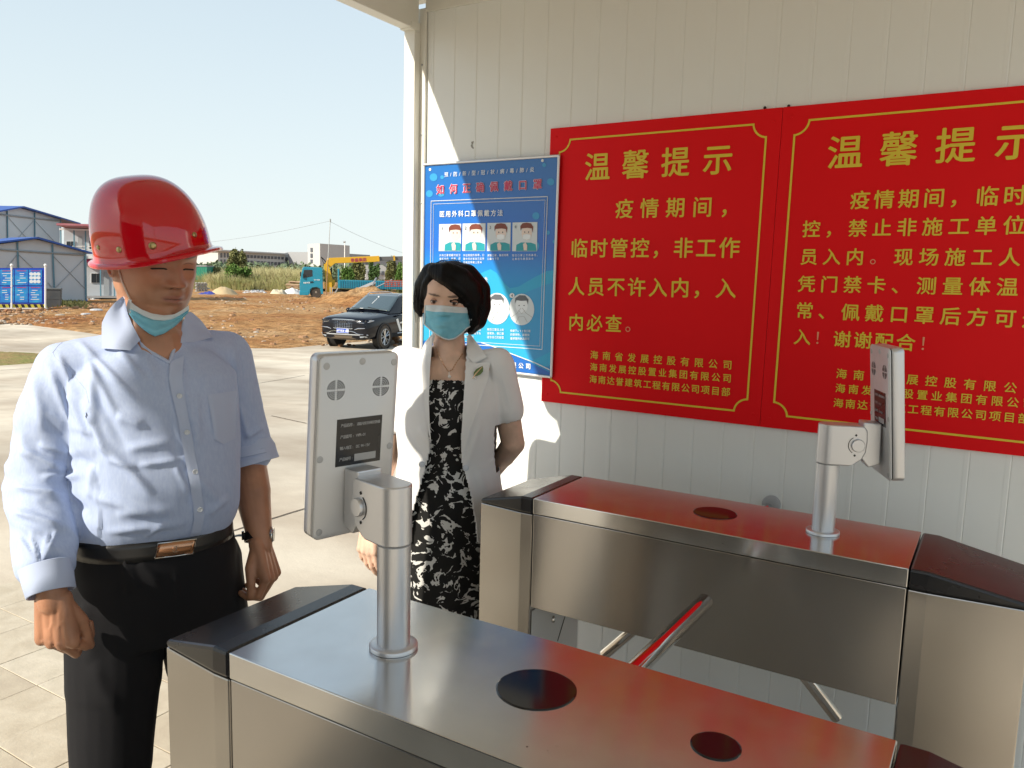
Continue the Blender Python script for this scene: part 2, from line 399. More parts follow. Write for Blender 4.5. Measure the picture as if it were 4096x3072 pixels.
def far_ground():
    mb = MB(); A = np.linspace(-PI, PI, 721); rad = [0, .12, .4, 1, 2, 3.2, 4.6, 6.2, 8, 10, 12.5, 15, 18, 21, 25, 30, 36, 43, 52, 65, 85, 120, 200, 400, 900, 2500]
    n = len(A)
    for k, dr in enumerate(rad):
        re = np.array([redge(a) for a in A]); r = re + dr - (0.3 if k == 0 else 0)
        x = r * np.sin(A); y = r * np.cos(A); z = gz(x, y)
        w = sstep(0.1, 2.5, dr) * (1 - sstep(60, 200, dr))
        z = z + w * (.075 * fbm(np.stack([x * .35, y * .35, 0 * x], 1)) + .05 * fbm(np.stack([x * 1.7, y * 1.7, 0 * x], 1), 3)) - (0.03 if k == 0 else 0) + .05 * sstep(.1, .5, dr)
        mb.v.extend(zip(x, y, z))
    for k in range(len(rad) - 1):
        for j in range(n - 1):
            a = k * n + j; mb.f.append((a, a + 1, a + n + 1, a + n)); mb.mi.append(0); mb.sm.append(True)
    return mb
struct('dirt_ground', far_ground(), M['dirt'])

def conc_mat():
    m = mat('worn_concrete', (.50, .44, .36), .85, 0, .25)
    nt = m.node_tree; b = nt.nodes['Principled BSDF']; L = nt.links.new; tc = nt.nodes['Texture Coordinate']
    def N(sc, det, rg, st=(1, 1, 1)):
        mp = nt.nodes.new('ShaderNodeMapping'); mp.inputs['Scale'].default_value = st; L(tc.outputs['Object'], mp.inputs[0])
        n = nt.nodes.new('ShaderNodeTexNoise'); n.inputs['Scale'].default_value = sc; n.inputs['Detail'].default_value = det; n.inputs['Roughness'].default_value = rg; L(mp.outputs[0], n.inputs[0]); return n.outputs[0]
    cr = nt.nodes.new('ShaderNodeValToRGB'); e = cr.color_ramp.elements; e[0].position = .34; e[0].color = (.46, .385, .30, 1); e[1].position = .62; e[1].color = (.68, .61, .50, 1)
    L(N(.75, 9, .6, (1, .55, 1)), cr.inputs[0])
    cr2 = nt.nodes.new('ShaderNodeValToRGB'); e = cr2.color_ramp.elements; e[0].position = .42; e[0].color = (.78, .76, .74, 1); e[1].position = .6; e[1].color = (1.08, 1.07, 1.05, 1)
    L(N(.22, 6, .6, (1, 1, 1)), cr2.inputs[0])
    mx = nt.nodes.new('ShaderNodeMixRGB'); mx.blend_type = 'MULTIPLY'; mx.inputs[0].default_value = 1; L(cr.outputs[0], mx.inputs[1]); L(cr2.outputs[0], mx.inputs[2]); L(mx.outputs[0], b.inputs['Base Color'])
    bp = nt.nodes.new('ShaderNodeBump'); bp.inputs['Strength'].default_value = .35; bp.inputs['Distance'].default_value = .01; L(N(22, 8, .7), bp.inputs['Height']); L(bp.outputs[0], b.inputs['Normal'])
    return m
M['conc'] = conc_mat()
def yard():
    mb = MB(); A = np.linspace(-PI, PI, 361); fr = np.linspace(0, 1, 34) ** 1.4; n = len(A)
    re = np.array([redge(a) for a in A])
    for f in fr:
        r = re * f; x = r * np.sin(A); y = r * np.cos(A); z = gz(x, y) - .012 - .0 * x
        mb.v.extend(zip(x, y, z))
    for k in range(len(fr) - 1):
        for j in range(n - 1):
            a = k * n + j; mb.f.append((a, a + 1, a + n + 1, a + n)); mb.mi.append(0); mb.sm.append(True)
    return mb
yd = struct('concrete_yard', yard(), M['conc'])
# expansion joints cut in the concrete
M['joint'] = mat('joint_dirt', (.13, .10, .075), .95)
def strip(pts, w, lift=.004):
    mb = MB(); pts = [np.array(p, float) for p in pts]
    for a, b in zip(pts[:-1], pts[1:]):
        d = _n((b - a) * np.array((1, 1, 0))); s_ = np.array((-d[1], d[0], 0)) * w / 2
        mb.add([a - s_ + (0, 0, lift), b - s_ + (0, 0, lift), b + s_ + (0, 0, lift), a + s_ + (0, 0, lift)], [(0, 1, 2, 3)])
    return mb
def jline(p, q, n=14):
    return [G(p[0] + (q[0] - p[0]) * i / n + random.uniform(-2, 2), p[1] + (q[1] - p[1]) * i / n, -.012) for i in range(n + 1)]
for a_, b_, w_ in (((900, 2127), (1240, 2022), .014), ((1240, 2022), (1560, 1925), .014), ((300, 1655), (1220, 1500), .02), ((1085, 1660), (1225, 1690), .02), ((0, 1480), (230, 1462), .03)):
    j_ = strip(jline(a_, b_), w_); o = obj('expansion_joint', j_, M['joint'], yd)
# grass and soil strip between the two concrete lanes (left)
M['strip'] = mat('mossy_soil', (.30, .21, .10), .95, 0, .1, bump=(9, .8, .06), vary=(1.6, (.20, .21, .07), .9))
def soil_strip():
    mb = MB(); up = [(-500, 1392), (0, 1402), (140, 1410), (330, 1425)]; lo = [(-500, 1490), (0, 1463), (140, 1452), (330, 1440)]
    xs = np.linspace(-500, 330, 40); rows = 8
    P_ = []
    for x_ in xs:
        y0 = np.interp(x_, [u[0] for u in up], [u[1] for u in up]); y1 = np.interp(x_, [u[0] for u in lo], [u[1] for u in lo])
        for k in range(rows + 1):
            p = G(x_, y0 + (y1 - y0) * k / rows); e = min(k, rows - k) / 2
            p[2] += -.016 + min(1, e) * (.05 + .04 * float(fbm(np.array([[p[0] * 1.5, p[1] * 1.5, 3]]))[0])); P_.append(p)
    F = [(i * (rows + 1) + k, (i + 1) * (rows + 1) + k, (i + 1) * (rows + 1) + k + 1, i * (rows + 1) + k + 1) for i in range(len(xs) - 1) for k in range(rows)]
    return mb.add(P_, F, 0, True)
struct('soil_strip', soil_strip(), M['strip'])

# paving tiles at the gate
M['tile'] = []
for k, (c_, c2) in enumerate((((.56, .49, .38), (.47, .40, .30)), ((.60, .53, .42), (.50, .44, .34)), ((.52, .45, .34), (.44, .37, .28)))):
    M['tile'].append(mat('sandstone_tile_%s' % 'abc'[k], c_, .8, 0, .3, bump=(45, .5, .004), vary=(9, c2, .9)))
slab = MB(); slab.box((.76, .0, -.034), (3.85, 3.34, .036)); 
M['floor'] = mat('shade_dark_floor', (.055, .05, .042), .7, 0, .3, vary=(3, (.04, .036, .03), .8), bump=(30, .3, .004))  # deep shade put into the floor colour, darkening the steel reflections
pav = struct('tiled_pavement', slab, M['floor'])
tm = []
bx = MB(); bx.box((0, 0, 0), (.2868, .2868, .02))
bm_ = []
for k in range(3):
    o = obj('tile', bx, M['tile'][k], pav); bm_.append(o.data); bpy.data.objects.remove(o)
bed = MB(); bed.box((.72, 2.89, -.0225), (2.86, 2.42, .022)); obj('mortar_bed', bed, M['joint'], pav)
for i in range(-3, 6):
    for j in range(-6, 6):
        x = 1.26 + .145 - .29 + .29 * (i - 1) + .29; y = 2.48 + .145 + .29 * j
        x = 1.26 + .145 + .29 * (i - 3)
        if y > 4.1 or x > 2.15: continue
        o = bpy.data.objects.new('tile', bm_[random.choice((0, 0, 1, 2))]); C.objects.link(o); o.parent = pav
        o.location = (x, y, -.010 + random.uniform(-.0015, .0015)); o.rotation_euler = (random.uniform(-.003, .003), random.uniform(-.003, .003), random.uniform(-.006, .006) + random.choice((0, PI / 2, PI)))
        md = o.modifiers.new('bevel', 'BEVEL'); md.width = .0012; md.segments = 1

# ================================================================== GATE SHELTER (wall, posts, beam, roof)
WX = 2.65
M['glassd0'] = mat('reflection_dark_glass', (.02, .022, .025), .08)  # for the added unseen pane, dark for the steel reflections
sh = thing('gate_shelter', 'cream sandwich panel shelter over the turnstiles with flat roof and corner post', 'shelter', (WX, 2.1, 0))
PW = .1035
y_ = 2.0110 - .0105 * 0
seams = [2.045] + [2.011 - .1035 * k for k in range(0, 36)]
for i in range(len(seams) - 1):
    a, b = seams[i], seams[i + 1]
    mb = MB(); g = .0005
    # shallow ribbed strip of the panel: flat with a small raised bead beside the seam
    prof = [(a - g, 0.0013), (a - g - .001, 0), (b + g + .016, 0), (b + g + .012, -.0006), (b + g + .003, -.0006), (b + g, .0013)]
    ring0 = [(WX + dx, yy, -.30) for yy, dx in prof]; ring1 = [(WX + dx, yy, 2.64) for yy, dx in prof]
    n = len(prof)
    mb.add(ring0 + ring1, [(k, k + 1, n + k + 1, n + k) for k in range(n - 1)])
    obj('wall_panel', mb, M['wall'], sh, fixn=False)
mb = MB(); mb.box((WX + .0264, .20, 1.18), (.05, 3.8, 2.96)); obj('panel_core', mb, M['seam2'], sh)
mb = MB(); mb.box((WX + .027, .2 , 2.663), (.07, 3.7, .045)); obj('top_trim', mb, M['trim'], sh, bevel=.002)
# corner post: outer return, inner face and flange
mb = MB(); mb.hexa([(2.60, 2.068, -.4), (2.60, 2.122, -.4), (2.72, 2.122, -.4), (2.72, 2.075, -.4), (2.60, 2.068, 2.60), (2.60, 2.122, 2.60), (2.72, 2.122, 2.60), (2.72, 2.075, 2.60)])
obj('corner_post', mb, M['trim'], sh, bevel=.003)
mb = MB(); mb.box((2.642, 2.058, 1.15), (.012, .03, 3.0)); obj('corner_flange', mb, M['trim'], sh, bevel=.002)
for z in (2.44, 2.17, 1.9, 1.6, 1.3):
    mb = MB(); mb.lathe((2.636, 2.058, z), [(.004, 0), (.004, .002), (.0015, .003)], 10, axis=(-1, 0, 0)); obj('rivet', mb, M['grey'], sh)
for yb, nm in ((2.095, 'end_beam'), (-.72, 'rear_beam')):
    mb = MB(); mb.box((.75, yb, 2.636), (3.75, .054, .132)); obj(nm, mb, M['trim'], sh, bevel=.003)
mb = MB(); mb.box((-1.10, .7, 2.63), (.054, 2.78, .13)); obj('front_beam', mb, M['trim'], sh, bevel=.003)
mb = MB(); mb.box((-1.12, 1.28, 1.28), (.05, 1.62, 2.56)); obj('sun_block_wall', mb, M['wall'], sh)  # added unseen wall, sized to keep the sun off the turnstiles
mb = MB(); mb.box((-1.088, 1.28, .45), (.012, 1.6, .90)); obj('reflection_dark_panel', mb, mat('dark_brown_panel', (.05, .04, .034), .5), sh)  # added dark sheet, darkens what the steel sides reflect
mb = MB(); mb.box((-1.088, 1.28, 1.58), (.010, 1.45, 1.20)); obj('reflection_dark_pane', mb, M['glassd0'], sh)  # added dark pane on the unseen wall, keeps steel reflections dark
mb = MB(); mb.box((2.60, 2.095, 2.58), (.05, .06, .03)); obj('bracket', mb, M['trim'], sh, bevel=.004)
for yb in (2.095, -.72):
    mb = MB(); mb.box((-1.10, yb, 1.15), (.07, .054, 2.8)); obj('front_post', mb, M['trim'], sh, bevel=.003)
M['roofin'] = mat('ceiling_panel', (.66, .64, .58), .5, 0, .3, vary=(2, (.55, .52, .45), .5))
for k in range(3):
    mb = MB(); y0 = 2.20 - k * .97; mb.box((.80, y0 - .482, 2.745), (3.9, .965, .06)); obj('roof_panel', mb, M['roofin'], sh, bevel=.004)
mb = MB()
mb.box((2.5, 1.2, 2.704), (.05, 1.7, .018)); mb.box((1.2, 1.98, 2.704), (2.5, .04, .018)); obj('ceiling_batten', mb, M['trim'], sh)
# chipped patch and button plate on the wall
M['chip'] = mat('chipped_primer', (.30, .30, .28), .8)
mb = MB()
c_ = onx(1888, 580, WX - .001)
pl = [c_ + np.array((0, a, b)) for a, b in ((-.008, .014), (.004, .012), (.001, .004), (.006, -.002), (.002, -.010), (-.006, -.015), (-.009, -.012), (-.004, -.006), (-.002, .002), (-.006, .007))]
mb.prism(pl, (-.0008, 0, 0)); tag(obj('paint_chip', mb, M['chip'], sh))
mb = MB(); c_ = onx(3087, 2016, WX); mb.lathe(c_, [(.030, 0), (.030, .012), (.024, .020), (.010, .022)], 28, axis=(-1, 0, 0))
tag(obj('wall_button', mb, M['grey']), 'small round grey plastic cover on the wall behind the far turnstile', 'wall plate')

# ================================================================== RED NOTICE BOARDS
def Wp(zx, zy, x=WX - .012):
    """point on the boards' face from survey measurements"""
    return onx(2100 + zx / 1.0371, 300 + zy / 1.0371, x)
def board(corners, label, lines, frame):
    """corners TL TR BR BL on the wall"""
    c = [np.array(p) for p in corners]; base = (c[2] + c[3]) / 2
    t = thing('notice_board', label, 'notice board', base, group='red and yellow notice boards on the wall')
    X1 = WX - .010; mb = MB(); q = [np.array((X1, p[1], p[2])) for p in c]; mb.prism(q, (.008, 0, 0)); obj('backing_sheet', mb, M['red'], t, bevel=.001)
    # frame line with scooped corners
    F = [np.array((X1 - .0015, p[1], p[2])) for p in frame]
    def mixp(u, v): return (F[0] * (1 - u) + F[1] * u) * (1 - v) + (F[3] * (1 - u) + F[2] * u) * v
    wd = np.linalg.norm(F[1] - F[0]); hg = np.linalg.norm(F[3] - F[0]); r = .042; ln = .0062
    path = []
    def arc(cx, cy, a0, a1, rr, n=9): return [(cx + rr * math.cos(a0 + (a1 - a0) * k / n), cy + rr * math.sin(a0 + (a1 - a0) * k / n)) for k in range(n + 1)]
    def loop(e, rr):
        out = []
        out += arc(e * 0, 0, 0, PI / 2, rr) [::-1] if False else []
        return out
    def outline(i, rr):
        # i = inset; concave arcs centred on the corners of the frame rectangle
        pts = []
        for (cx, cy, a0, a1) in ((0, 0, PI / 2, 0), (wd, 0, PI, PI / 2), (wd, hg, -PI / 2, -PI), (0, hg, 0, -PI / 2)):
            A_ = arc(cx, cy, a0, a1, rr)
            A_ = [(min(max(x, i), wd - i), min(max(y, i), hg - i)) for x, y in A_]
            pts += A_
        return pts
    o1 = outline(0, r); o2 = outline(ln, r + ln)
    V = [mixp(x / wd, y / hg) for x, y in o1] + [mixp(x / wd, y / hg) for x, y in o2]; n = len(o1)
    mb = MB(); mb.add(V, [(k, (k + 1) % n, n + (k + 1) % n, n + k) for k in range(n)]); obj('border_line', mb, M['yellow'], t)
    up = c[0] - c[3]
    for s, a, b, h in lines:
        a3 = Wp(*a); b3 = Wp(*b); top = Wp(a[0], a[1] - h / 2); bot = Wp(a[0], a[1] + h / 2); size = np.linalg.norm(top - bot) * 1.06
        mb = MB(); mb2 = MB()
        s1 = ''.join(' ' if ch in '。！' else ch for ch in s); s2 = ''.join(ch if ch in '。！' else ' ' for ch in s)
        text_on(mb, s1, a3, b3, size, (0, 0, 1), (-1, 0, 0), bold=.016)
        obj('lettering', mb, M['yellow'], t)
        if s2.strip():
            text_on(mb2, s2, a3, b3, size * .95, (0, 0, 1), (-1, 0, 0), bold=0.0); obj('punctuation', mb2, M['pink'], t)
    for (u, v) in ((.03, .03), (.97, .04), (.03, .97), (.97, .96)):
        p = (c[0] * (1 - u) + c[1] * u) * (1 - v) + (c[3] * (1 - u) + c[2] * u) * v
        mb = MB(); mb.lathe((X1, p[1], p[2]), [(.005, 0), (.005, .0015), (.002, .003)], 10, axis=(-1, 0, 0)); obj('screw', mb, M['red'], t)
    return t
TL = Wp(105, 222); T2_ = Wp(1069, 133); B2_ = Wp(972, 1459); BL = Wp(66, 1353)
TR3 = onx(4400, 308, WX - .012); BR3 = onx(4400, 1870, WX - .012)
def ext(a, b, yv):
    t = (yv - a[1]) / (b[1] - a[1]); return a + (b - a) * t
gap = np.array((0, -.0012, 0))
yend = T2_[1] - (TL[1] - T2_[1]) * 1.12
b2 = [T2_ + gap, ext(T2_, Wp(2070, 42), yend), ext(B2_, Wp(2070, 1583), yend - .03), B2_ + gap]
co = [('温馨提示', (300, 382), (800, 352), 116), ('疫情期间，', (412, 556), (852, 546), 80), ('临时管控，非工作', (225, 720), (848, 718), 78),
      ('人员不许入内，入', (213, 878), (833, 886), 76), ('内必查。', (212, 1027), (448, 1036), 70),
      ('海南省发展控股有限公司', (287, 1162), (840, 1203), 35), ('海南发展控股置业集团有限公司', (285, 1212), (838, 1258), 33), ('海南达誉建筑工程有限公司项目部', (283, 1262), (833, 1315), 33)]
board([TL, T2_, B2_, BL], 'red notice board with large yellow text, right next to the blue poster', co, [Wp(142, 268), Wp(1008, 196), Wp(922, 1402), Wp(103, 1315)])
co2 = [('温馨提示', (1328, 322), (2040, 277), 138), ('疫情期间，临时管', (1390, 520), (2152, 497), 76), ('控，禁止非施工单位人', (1188, 640), (2150, 622), 70),
       ('员入内。现场施工人员', (1178, 755), (2130, 757), 68), ('凭门禁卡、测量体温正', (1168, 868), (2120, 882), 68), ('常、佩戴口罩后方可进', (1160, 978), (2110, 1015), 68),
       ('入！谢谢配合！', (1150, 1088), (1672, 1116), 66),
       ('海南省发展控股有限公司', (1313, 1240), (2100, 1305), 41), ('海南发展控股置业集团有限公司', (1308, 1300), (2090, 1364), 38), ('海南达誉建筑工程有限公司项目部', (1300, 1361), (2070, 1426), 38)]
fr2 = [Wp(1118, 188), ext(Wp(1118, 188), Wp(2070, 105), yend + .045), ext(Wp(1028, 1418), Wp(2070, 1530), yend + .02), Wp(1025, 1413)]
board(b2, 'red notice board cut by the right picture edge, with more rows of yellow text', co2, fr2)
for zx, zy in ((995, 136), (1094, 129)):
    mb = MB(); mb.ball(Wp(zx, zy, WX - .004), .005, 8); obj('nail', mb, M['dark'], sh)

# ================================================================== BLUE POSTER
def Qp(zx, zy, x=WX - .020):
    return onx(1650 + zx / 1.746, 600 + zy / 1.746, x)
PX = WX - .0185
cTL = Qp(82, 103); cTR = Qp(1024, 40); cBR = Qp(968, 1586); cBL = cBR + (cTL - cTR) + np.array((0, 0, .004))
cBL = np.array((cBL[0], cTL[1] - .0, cBR[2] + .012))
po = thing('poster', 'blue framed poster on how to wear a face mask, behind the woman', 'poster', (PX, (cTL[1] + cTR[1]) / 2, cBR[2]))
def bil(u, v, x=PX):
    p = (cTL * (1 - u) + cTR * u) * (1 - v) + (cBL * (1 - u) + cBR * u) * v; return np.array((x, p[1], p[2]))
def poster_mat():
    m = mat('poster_print', (.02, .12, .5), .16, 0, .5)
    nt = m.node_tree; b = nt.nodes['Principled BSDF']; L = nt.links.new; tc = nt.nodes['Texture Coordinate']
    sp = nt.nodes.new('ShaderNodeSeparateXYZ'); L(tc.outputs['Generated'], sp.inputs[0])
    cr = nt.nodes.new('ShaderNodeValToRGB'); e = cr.color_ramp.elements
    e[0].position = 0; e[0].color = (.006, .26, .58, 1); e[1].position = 1; e[1].color = (.008, .14, .46, 1)
    for p_, c_ in ((.25, (.006, .36, .64, 1)), (.45, (.006, .26, .64, 1)), (.6, (.008, .13, .56, 1))):
        x = cr.color_ramp.elements.new(p_); x.color = c_
    L(sp.outputs[2], cr.inputs[0]); L(cr.outputs[0], b.inputs['Base Color'])
    b.inputs['Coat Weight'].default_value = .15
    return m
M['poster'] = poster_mat()
mb = MB(); mb.prism([bil(0, 0), bil(1, 0), bil(1, 1), bil(0, 1)], (.006, 0, 0)); obj('print', mb, M['poster'], po)
# aluminium snap frame
mb = MB()
for (a, b) in (((0, 0), (1, 0)), ((1, 0), (1, 1)), ((1, 1), (0, 1)), ((0, 1), (0, 0))):
    mb.tube([bil(*a, PX - .003), bil(*b, PX - .001)], .0052, 8)
obj('frame', mb, M['alu'], po)
M['pw'] = mat('print_white', (.75, .80, .84), .3); M['pr'] = mat('print_crimson', (.52, .02, .10), .3); M['pc'] = mat('print_cyan', (.02, .36, .62), .25)
M['pb2'] = mat('print_light_blue', (.03, .30, .60), .25); M['pt'] = mat('print_teal', (.01, .30, .36), .3); M['ph'] = mat('print_hair_brown', (.17, .035, .018), .4)
M['ps'] = mat('print_skin', (.72, .60, .54), .4); M['pd'] = mat('print_dark_grey', (.10, .11, .13), .4); M['pm'] = mat('print_pale_grey', (.60, .66, .70), .4)
def pl_(zs, mi_mat, name, lift=.0008):
    mb = MB(); q = [Qp(a, b, PX - lift) for a, b in zs]; mb.add(q, [tuple(range(len(q)))]); return obj(name, mb, mi_mat, po)
def circ(cx, cy, rx, ry=None, n=28): return [(cx + rx * math.cos(2 * PI * k / n), cy + (ry or rx) * math.sin(2 * PI * k / n)) for k in range(n)]
def ptext(s, a, b, h, m, bold=0.0, lift=.003, name='lettering'):
    top = Qp(a[0], a[1] - h / 2); bot = Qp(a[0], a[1] + h / 2); size = np.linalg.norm(top - bot) * 1.05
    mb = MB(); text_on(mb, s, Qp(*a, PX - lift), Qp(*b, PX - lift), size, (0, 0, 1), (-1, 0, 0), bold=bold); return obj(name, mb, m, po)
# waves of lighter blue in the lower half
wv = [(76, 1050), (250, 960), (400, 900), (500, 850), (545, 832), (590, 860), (640, 930), (680, 965), (740, 955), (850, 890), (940, 845), (1005, 838), (975, 1500), (700, 1560), (70, 1500)]
pl_(wv, M['pc'], 'wave', .0006)
pl_([(700, 1040), (780, 1000), (900, 950), (995, 920), (980, 1400), (820, 1480), (760, 1300), (690, 1180)], M['pb2'], 'wave', .0009)
pl_([(500, 1345), (640, 1400), (760, 1450), (960, 1555), (962, 1572), (700, 1545), (70, 1500), (72, 1330), (300, 1330)], mat('print_deep_blue', (.012, .13, .48), .25), 'wave', .0012)
for x_, y_, r_ in ((147, 190, 27), (118, 305, 24), (207, 190, 13), (200, 300, 26), (965, 222, 25), (862, 460, 25), (945, 577, 15), (993, 640, 14), (920, 105, 14), (850, 672, 36)):
    pl_(circ(x_, y_, r_), M['pb2'], 'bubble', .001)
def frame_line(ps, w):
    mb = MB()
    for a, b in zip(ps, ps[1:] + ps[:1]): mb.tube([Qp(*a, PX - .0015), Qp(*b, PX - .0015)], w, 4)
    obj('border_line', mb, M['pw'], po)
frame_line([(130, 357), (943, 325), (905, 1393), (118, 1340)], .0016)
frame_line([(147, 378), (926, 349), (889, 1370), (135, 1322)], .0009)
ptext('预/防/新/型/冠/状/病/毒/肺/炎', (236, 172), (835, 137), 34, M['pw'], .01)
for bo, m_, lf in ((.060, 'pw', .0022), (.022, 'pr', .0034)):
    ptext('如何正确佩戴口罩', (194, 277), (873, 240), 68, M[m_], bo, lf)
ptext('医用外科口罩佩戴方法', (206, 448), (612, 440), 44, M['pw'], .02)
ptext('口罩佩戴方法', (300, 915), (508, 908), 42, M['pw'], .02)
for i, (x0, x1) in enumerate(((186, 340), (350, 510), (523, 686), (699, 872))):
    yt, yb = (518, 706) if i == 0 else ((514, 705) if i == 1 else ((510, 706) if i == 2 else (506, 707)))
    pl_([(x0, yt), (x1, yt - 3), (x1 - 3, yb), (x0 - 3, yb)], M['pm'], 'card', .0016)
    cx = (x0 + x1) / 2 + (35 if i == 0 else 12)
    xr = x1 - 2
    body = [(max(x0, cx - 75), yb - 2), (max(x0 + 1, cx - 72), yb - 45), (cx - 40, yb - 62), (cx + 30, yb - 60), (min(xr, cx + 62), yb - 48), (min(xr - 3, cx + 70), yb - 2)]
    pl_(body, M['pt'], 'figure', .0020)
    head = [(min(a, xr), b) for a, b in circ(cx, (yt + yb) / 2 - 26, 36, 47)]
    pl_(head, M['ps'], 'figure', .0024)
    hair = [(min(a, xr), b) for a, b in [(cx - 43, yt + 60), (cx - 45, yt + 25), (cx - 30, yt + 6), (cx, yt + 1), (cx + 30, yt + 6), (cx + 46, yt + 30), (cx + 42, yt + 72), (cx + 35, yt + 42), (cx + 5, yt + 38), (cx - 36, yt + 42)]]
    pl_(hair, M['ph'], 'figure', .0028)
    for s_ in (-14, 13):
        if cx + s_ + 4 < xr: pl_(circ(cx + s_, (yt + yb) / 2 - 33, 4, 6, 8), M['pd'], 'figure', .0031)
    if i: pl_([(cx - 28, (yt + yb) / 2 - 14), (cx, (yt + yb) / 2 - 20), (cx + 28, (yt + yb) / 2 - 14), (cx + 26, (yt + yb) / 2 + 12), (cx, (yt + yb) / 2 + 20), (cx - 26, (yt + yb) / 2 + 12)], M['pw'], 'figure', .0031)
    pl_([(cx - 20, yb - 6), (cx - 26, yb - 50), (cx - 8, yb - 62), (cx + 4, yb - 40), (cx + 2, yb - 6)], M['ps'], 'figure', .0034)
    ptext('1234'[i], (x0 + 20, yt + 30), (x0 + 21, yt + 30), 30, M['pd'], .01, .0036)
caps = [(186, ['外科口罩佩戴时应注', '意区分内、外层，深', '颜色朝外，浅色朝内'], 20), (352, ['手拉两侧的耳带，口', '罩中间对准自己后将', '两侧耳带戴上耳朵'], 20), (521, ['调整口罩，确保包裹', '口鼻与下巴'], 20), (694, ['轻压口罩上方的鼻线，', '让鼻线与鼻梁贴合'], 20)]
for x0, ls, h in caps:
    for k, s in enumerate(ls):
        w = 19.2 if x0 > 600 else 16.6
        ptext(s, (x0 + 9, 736 + k * 25), (x0 + 9 + w * (len(s) - 1), 734 + k * 25), 17, M['pw'], .01)
for i, (cx, cy) in enumerate(((280, 1080), (430, 1090), (590, 1108), (762, 1114))):
    pl_(circ(cx, cy, 88, 110), M['pm'], 'circle_picture', .0020)
    pl_(circ(cx, cy - 25, 42, 52), M['pw'], 'figure', .0024)
    pl_([(cx - 48, cy - 40), (cx - 44, cy - 80), (cx - 15, cy - 100), (cx + 25, cy - 98), (cx + 48, cy - 70), (cx + 44, cy - 35), (cx + 36, cy - 62), (cx - 5, cy - 60), (cx - 36, cy - 66)], M['pd'], 'figure', .0028)
    for s_ in (-17, 17): pl_(circ(cx + s_, cy - 28, 5, 4, 8), M['pd'], 'figure', .003)
    mbx = MB()
    for seg in (((cx - 75, cy + 55), (cx - 30, cy + 25), (cx - 5, cy - 10)), ((cx + 75, cy + 55), (cx + 30, cy + 25), (cx + 5, cy - 10)), ((cx - 40, cy + 90), (cx - 18, cy + 50), (cx + 18, cy + 50), (cx + 40, cy + 90)), ((cx - 24, cy + 5), (cx, cy + 30), (cx + 24, cy + 5))):
        mbx.tube([Qp(a, b, PX - .0028) for a, b in seg], .0006, 4)
    obj('figure', mbx, M['grey'], po)
    pl_(circ(cx - 67, cy - 98, 17), M['pw'], 'number_disc', .003)
    ptext('1234'[i], (cx - 67, cy - 98), (cx - 66, cy - 98), 28, M['pd'], .02, .0036)
for x0, y0, ls in ((360, 1250, ['戴上口罩，将固', '定带分别置于头', '顶及颈后'],), (520, 1253, ['按压口罩边上的', '金属条，使口罩', '适合自己的脸型']), (682, 1262, ['检查下n95型口罩', '的密闭性，调整到', '最舒服的状态即可'])):
    for k, s in enumerate(ls):
        ptext(s, (x0 + 9, y0 + k * 27), (x0 + 9 + 17.4 * (len(s) - 1) * (.97 if 'n95' not in s else .9), y0 + 3 + k * 27), 18, M['pw'], .012)
mb = MB()
pts = [Qp(a, b, PX - .004) for a, b in ((480, 1345), (560, 1372), (660, 1412), (760, 1450), (860, 1488), (958, 1535))]
mb.tube(pts, .0022, 4); obj('border_line', mb, M['pw'], po)
ptext('工程有限公司', (560, 1490), (808, 1511), 40, M['pw'], .03)
for a, b in ((124, 137), (909, 74)):
    mb = MB(); mb.lathe(Qp(a, b, PX), [(.0055, 0), (.0055, .002), (.002, .003)], 12, axis=(-1, 0, 0)); obj('eyelet', mb, M['pw'], po)
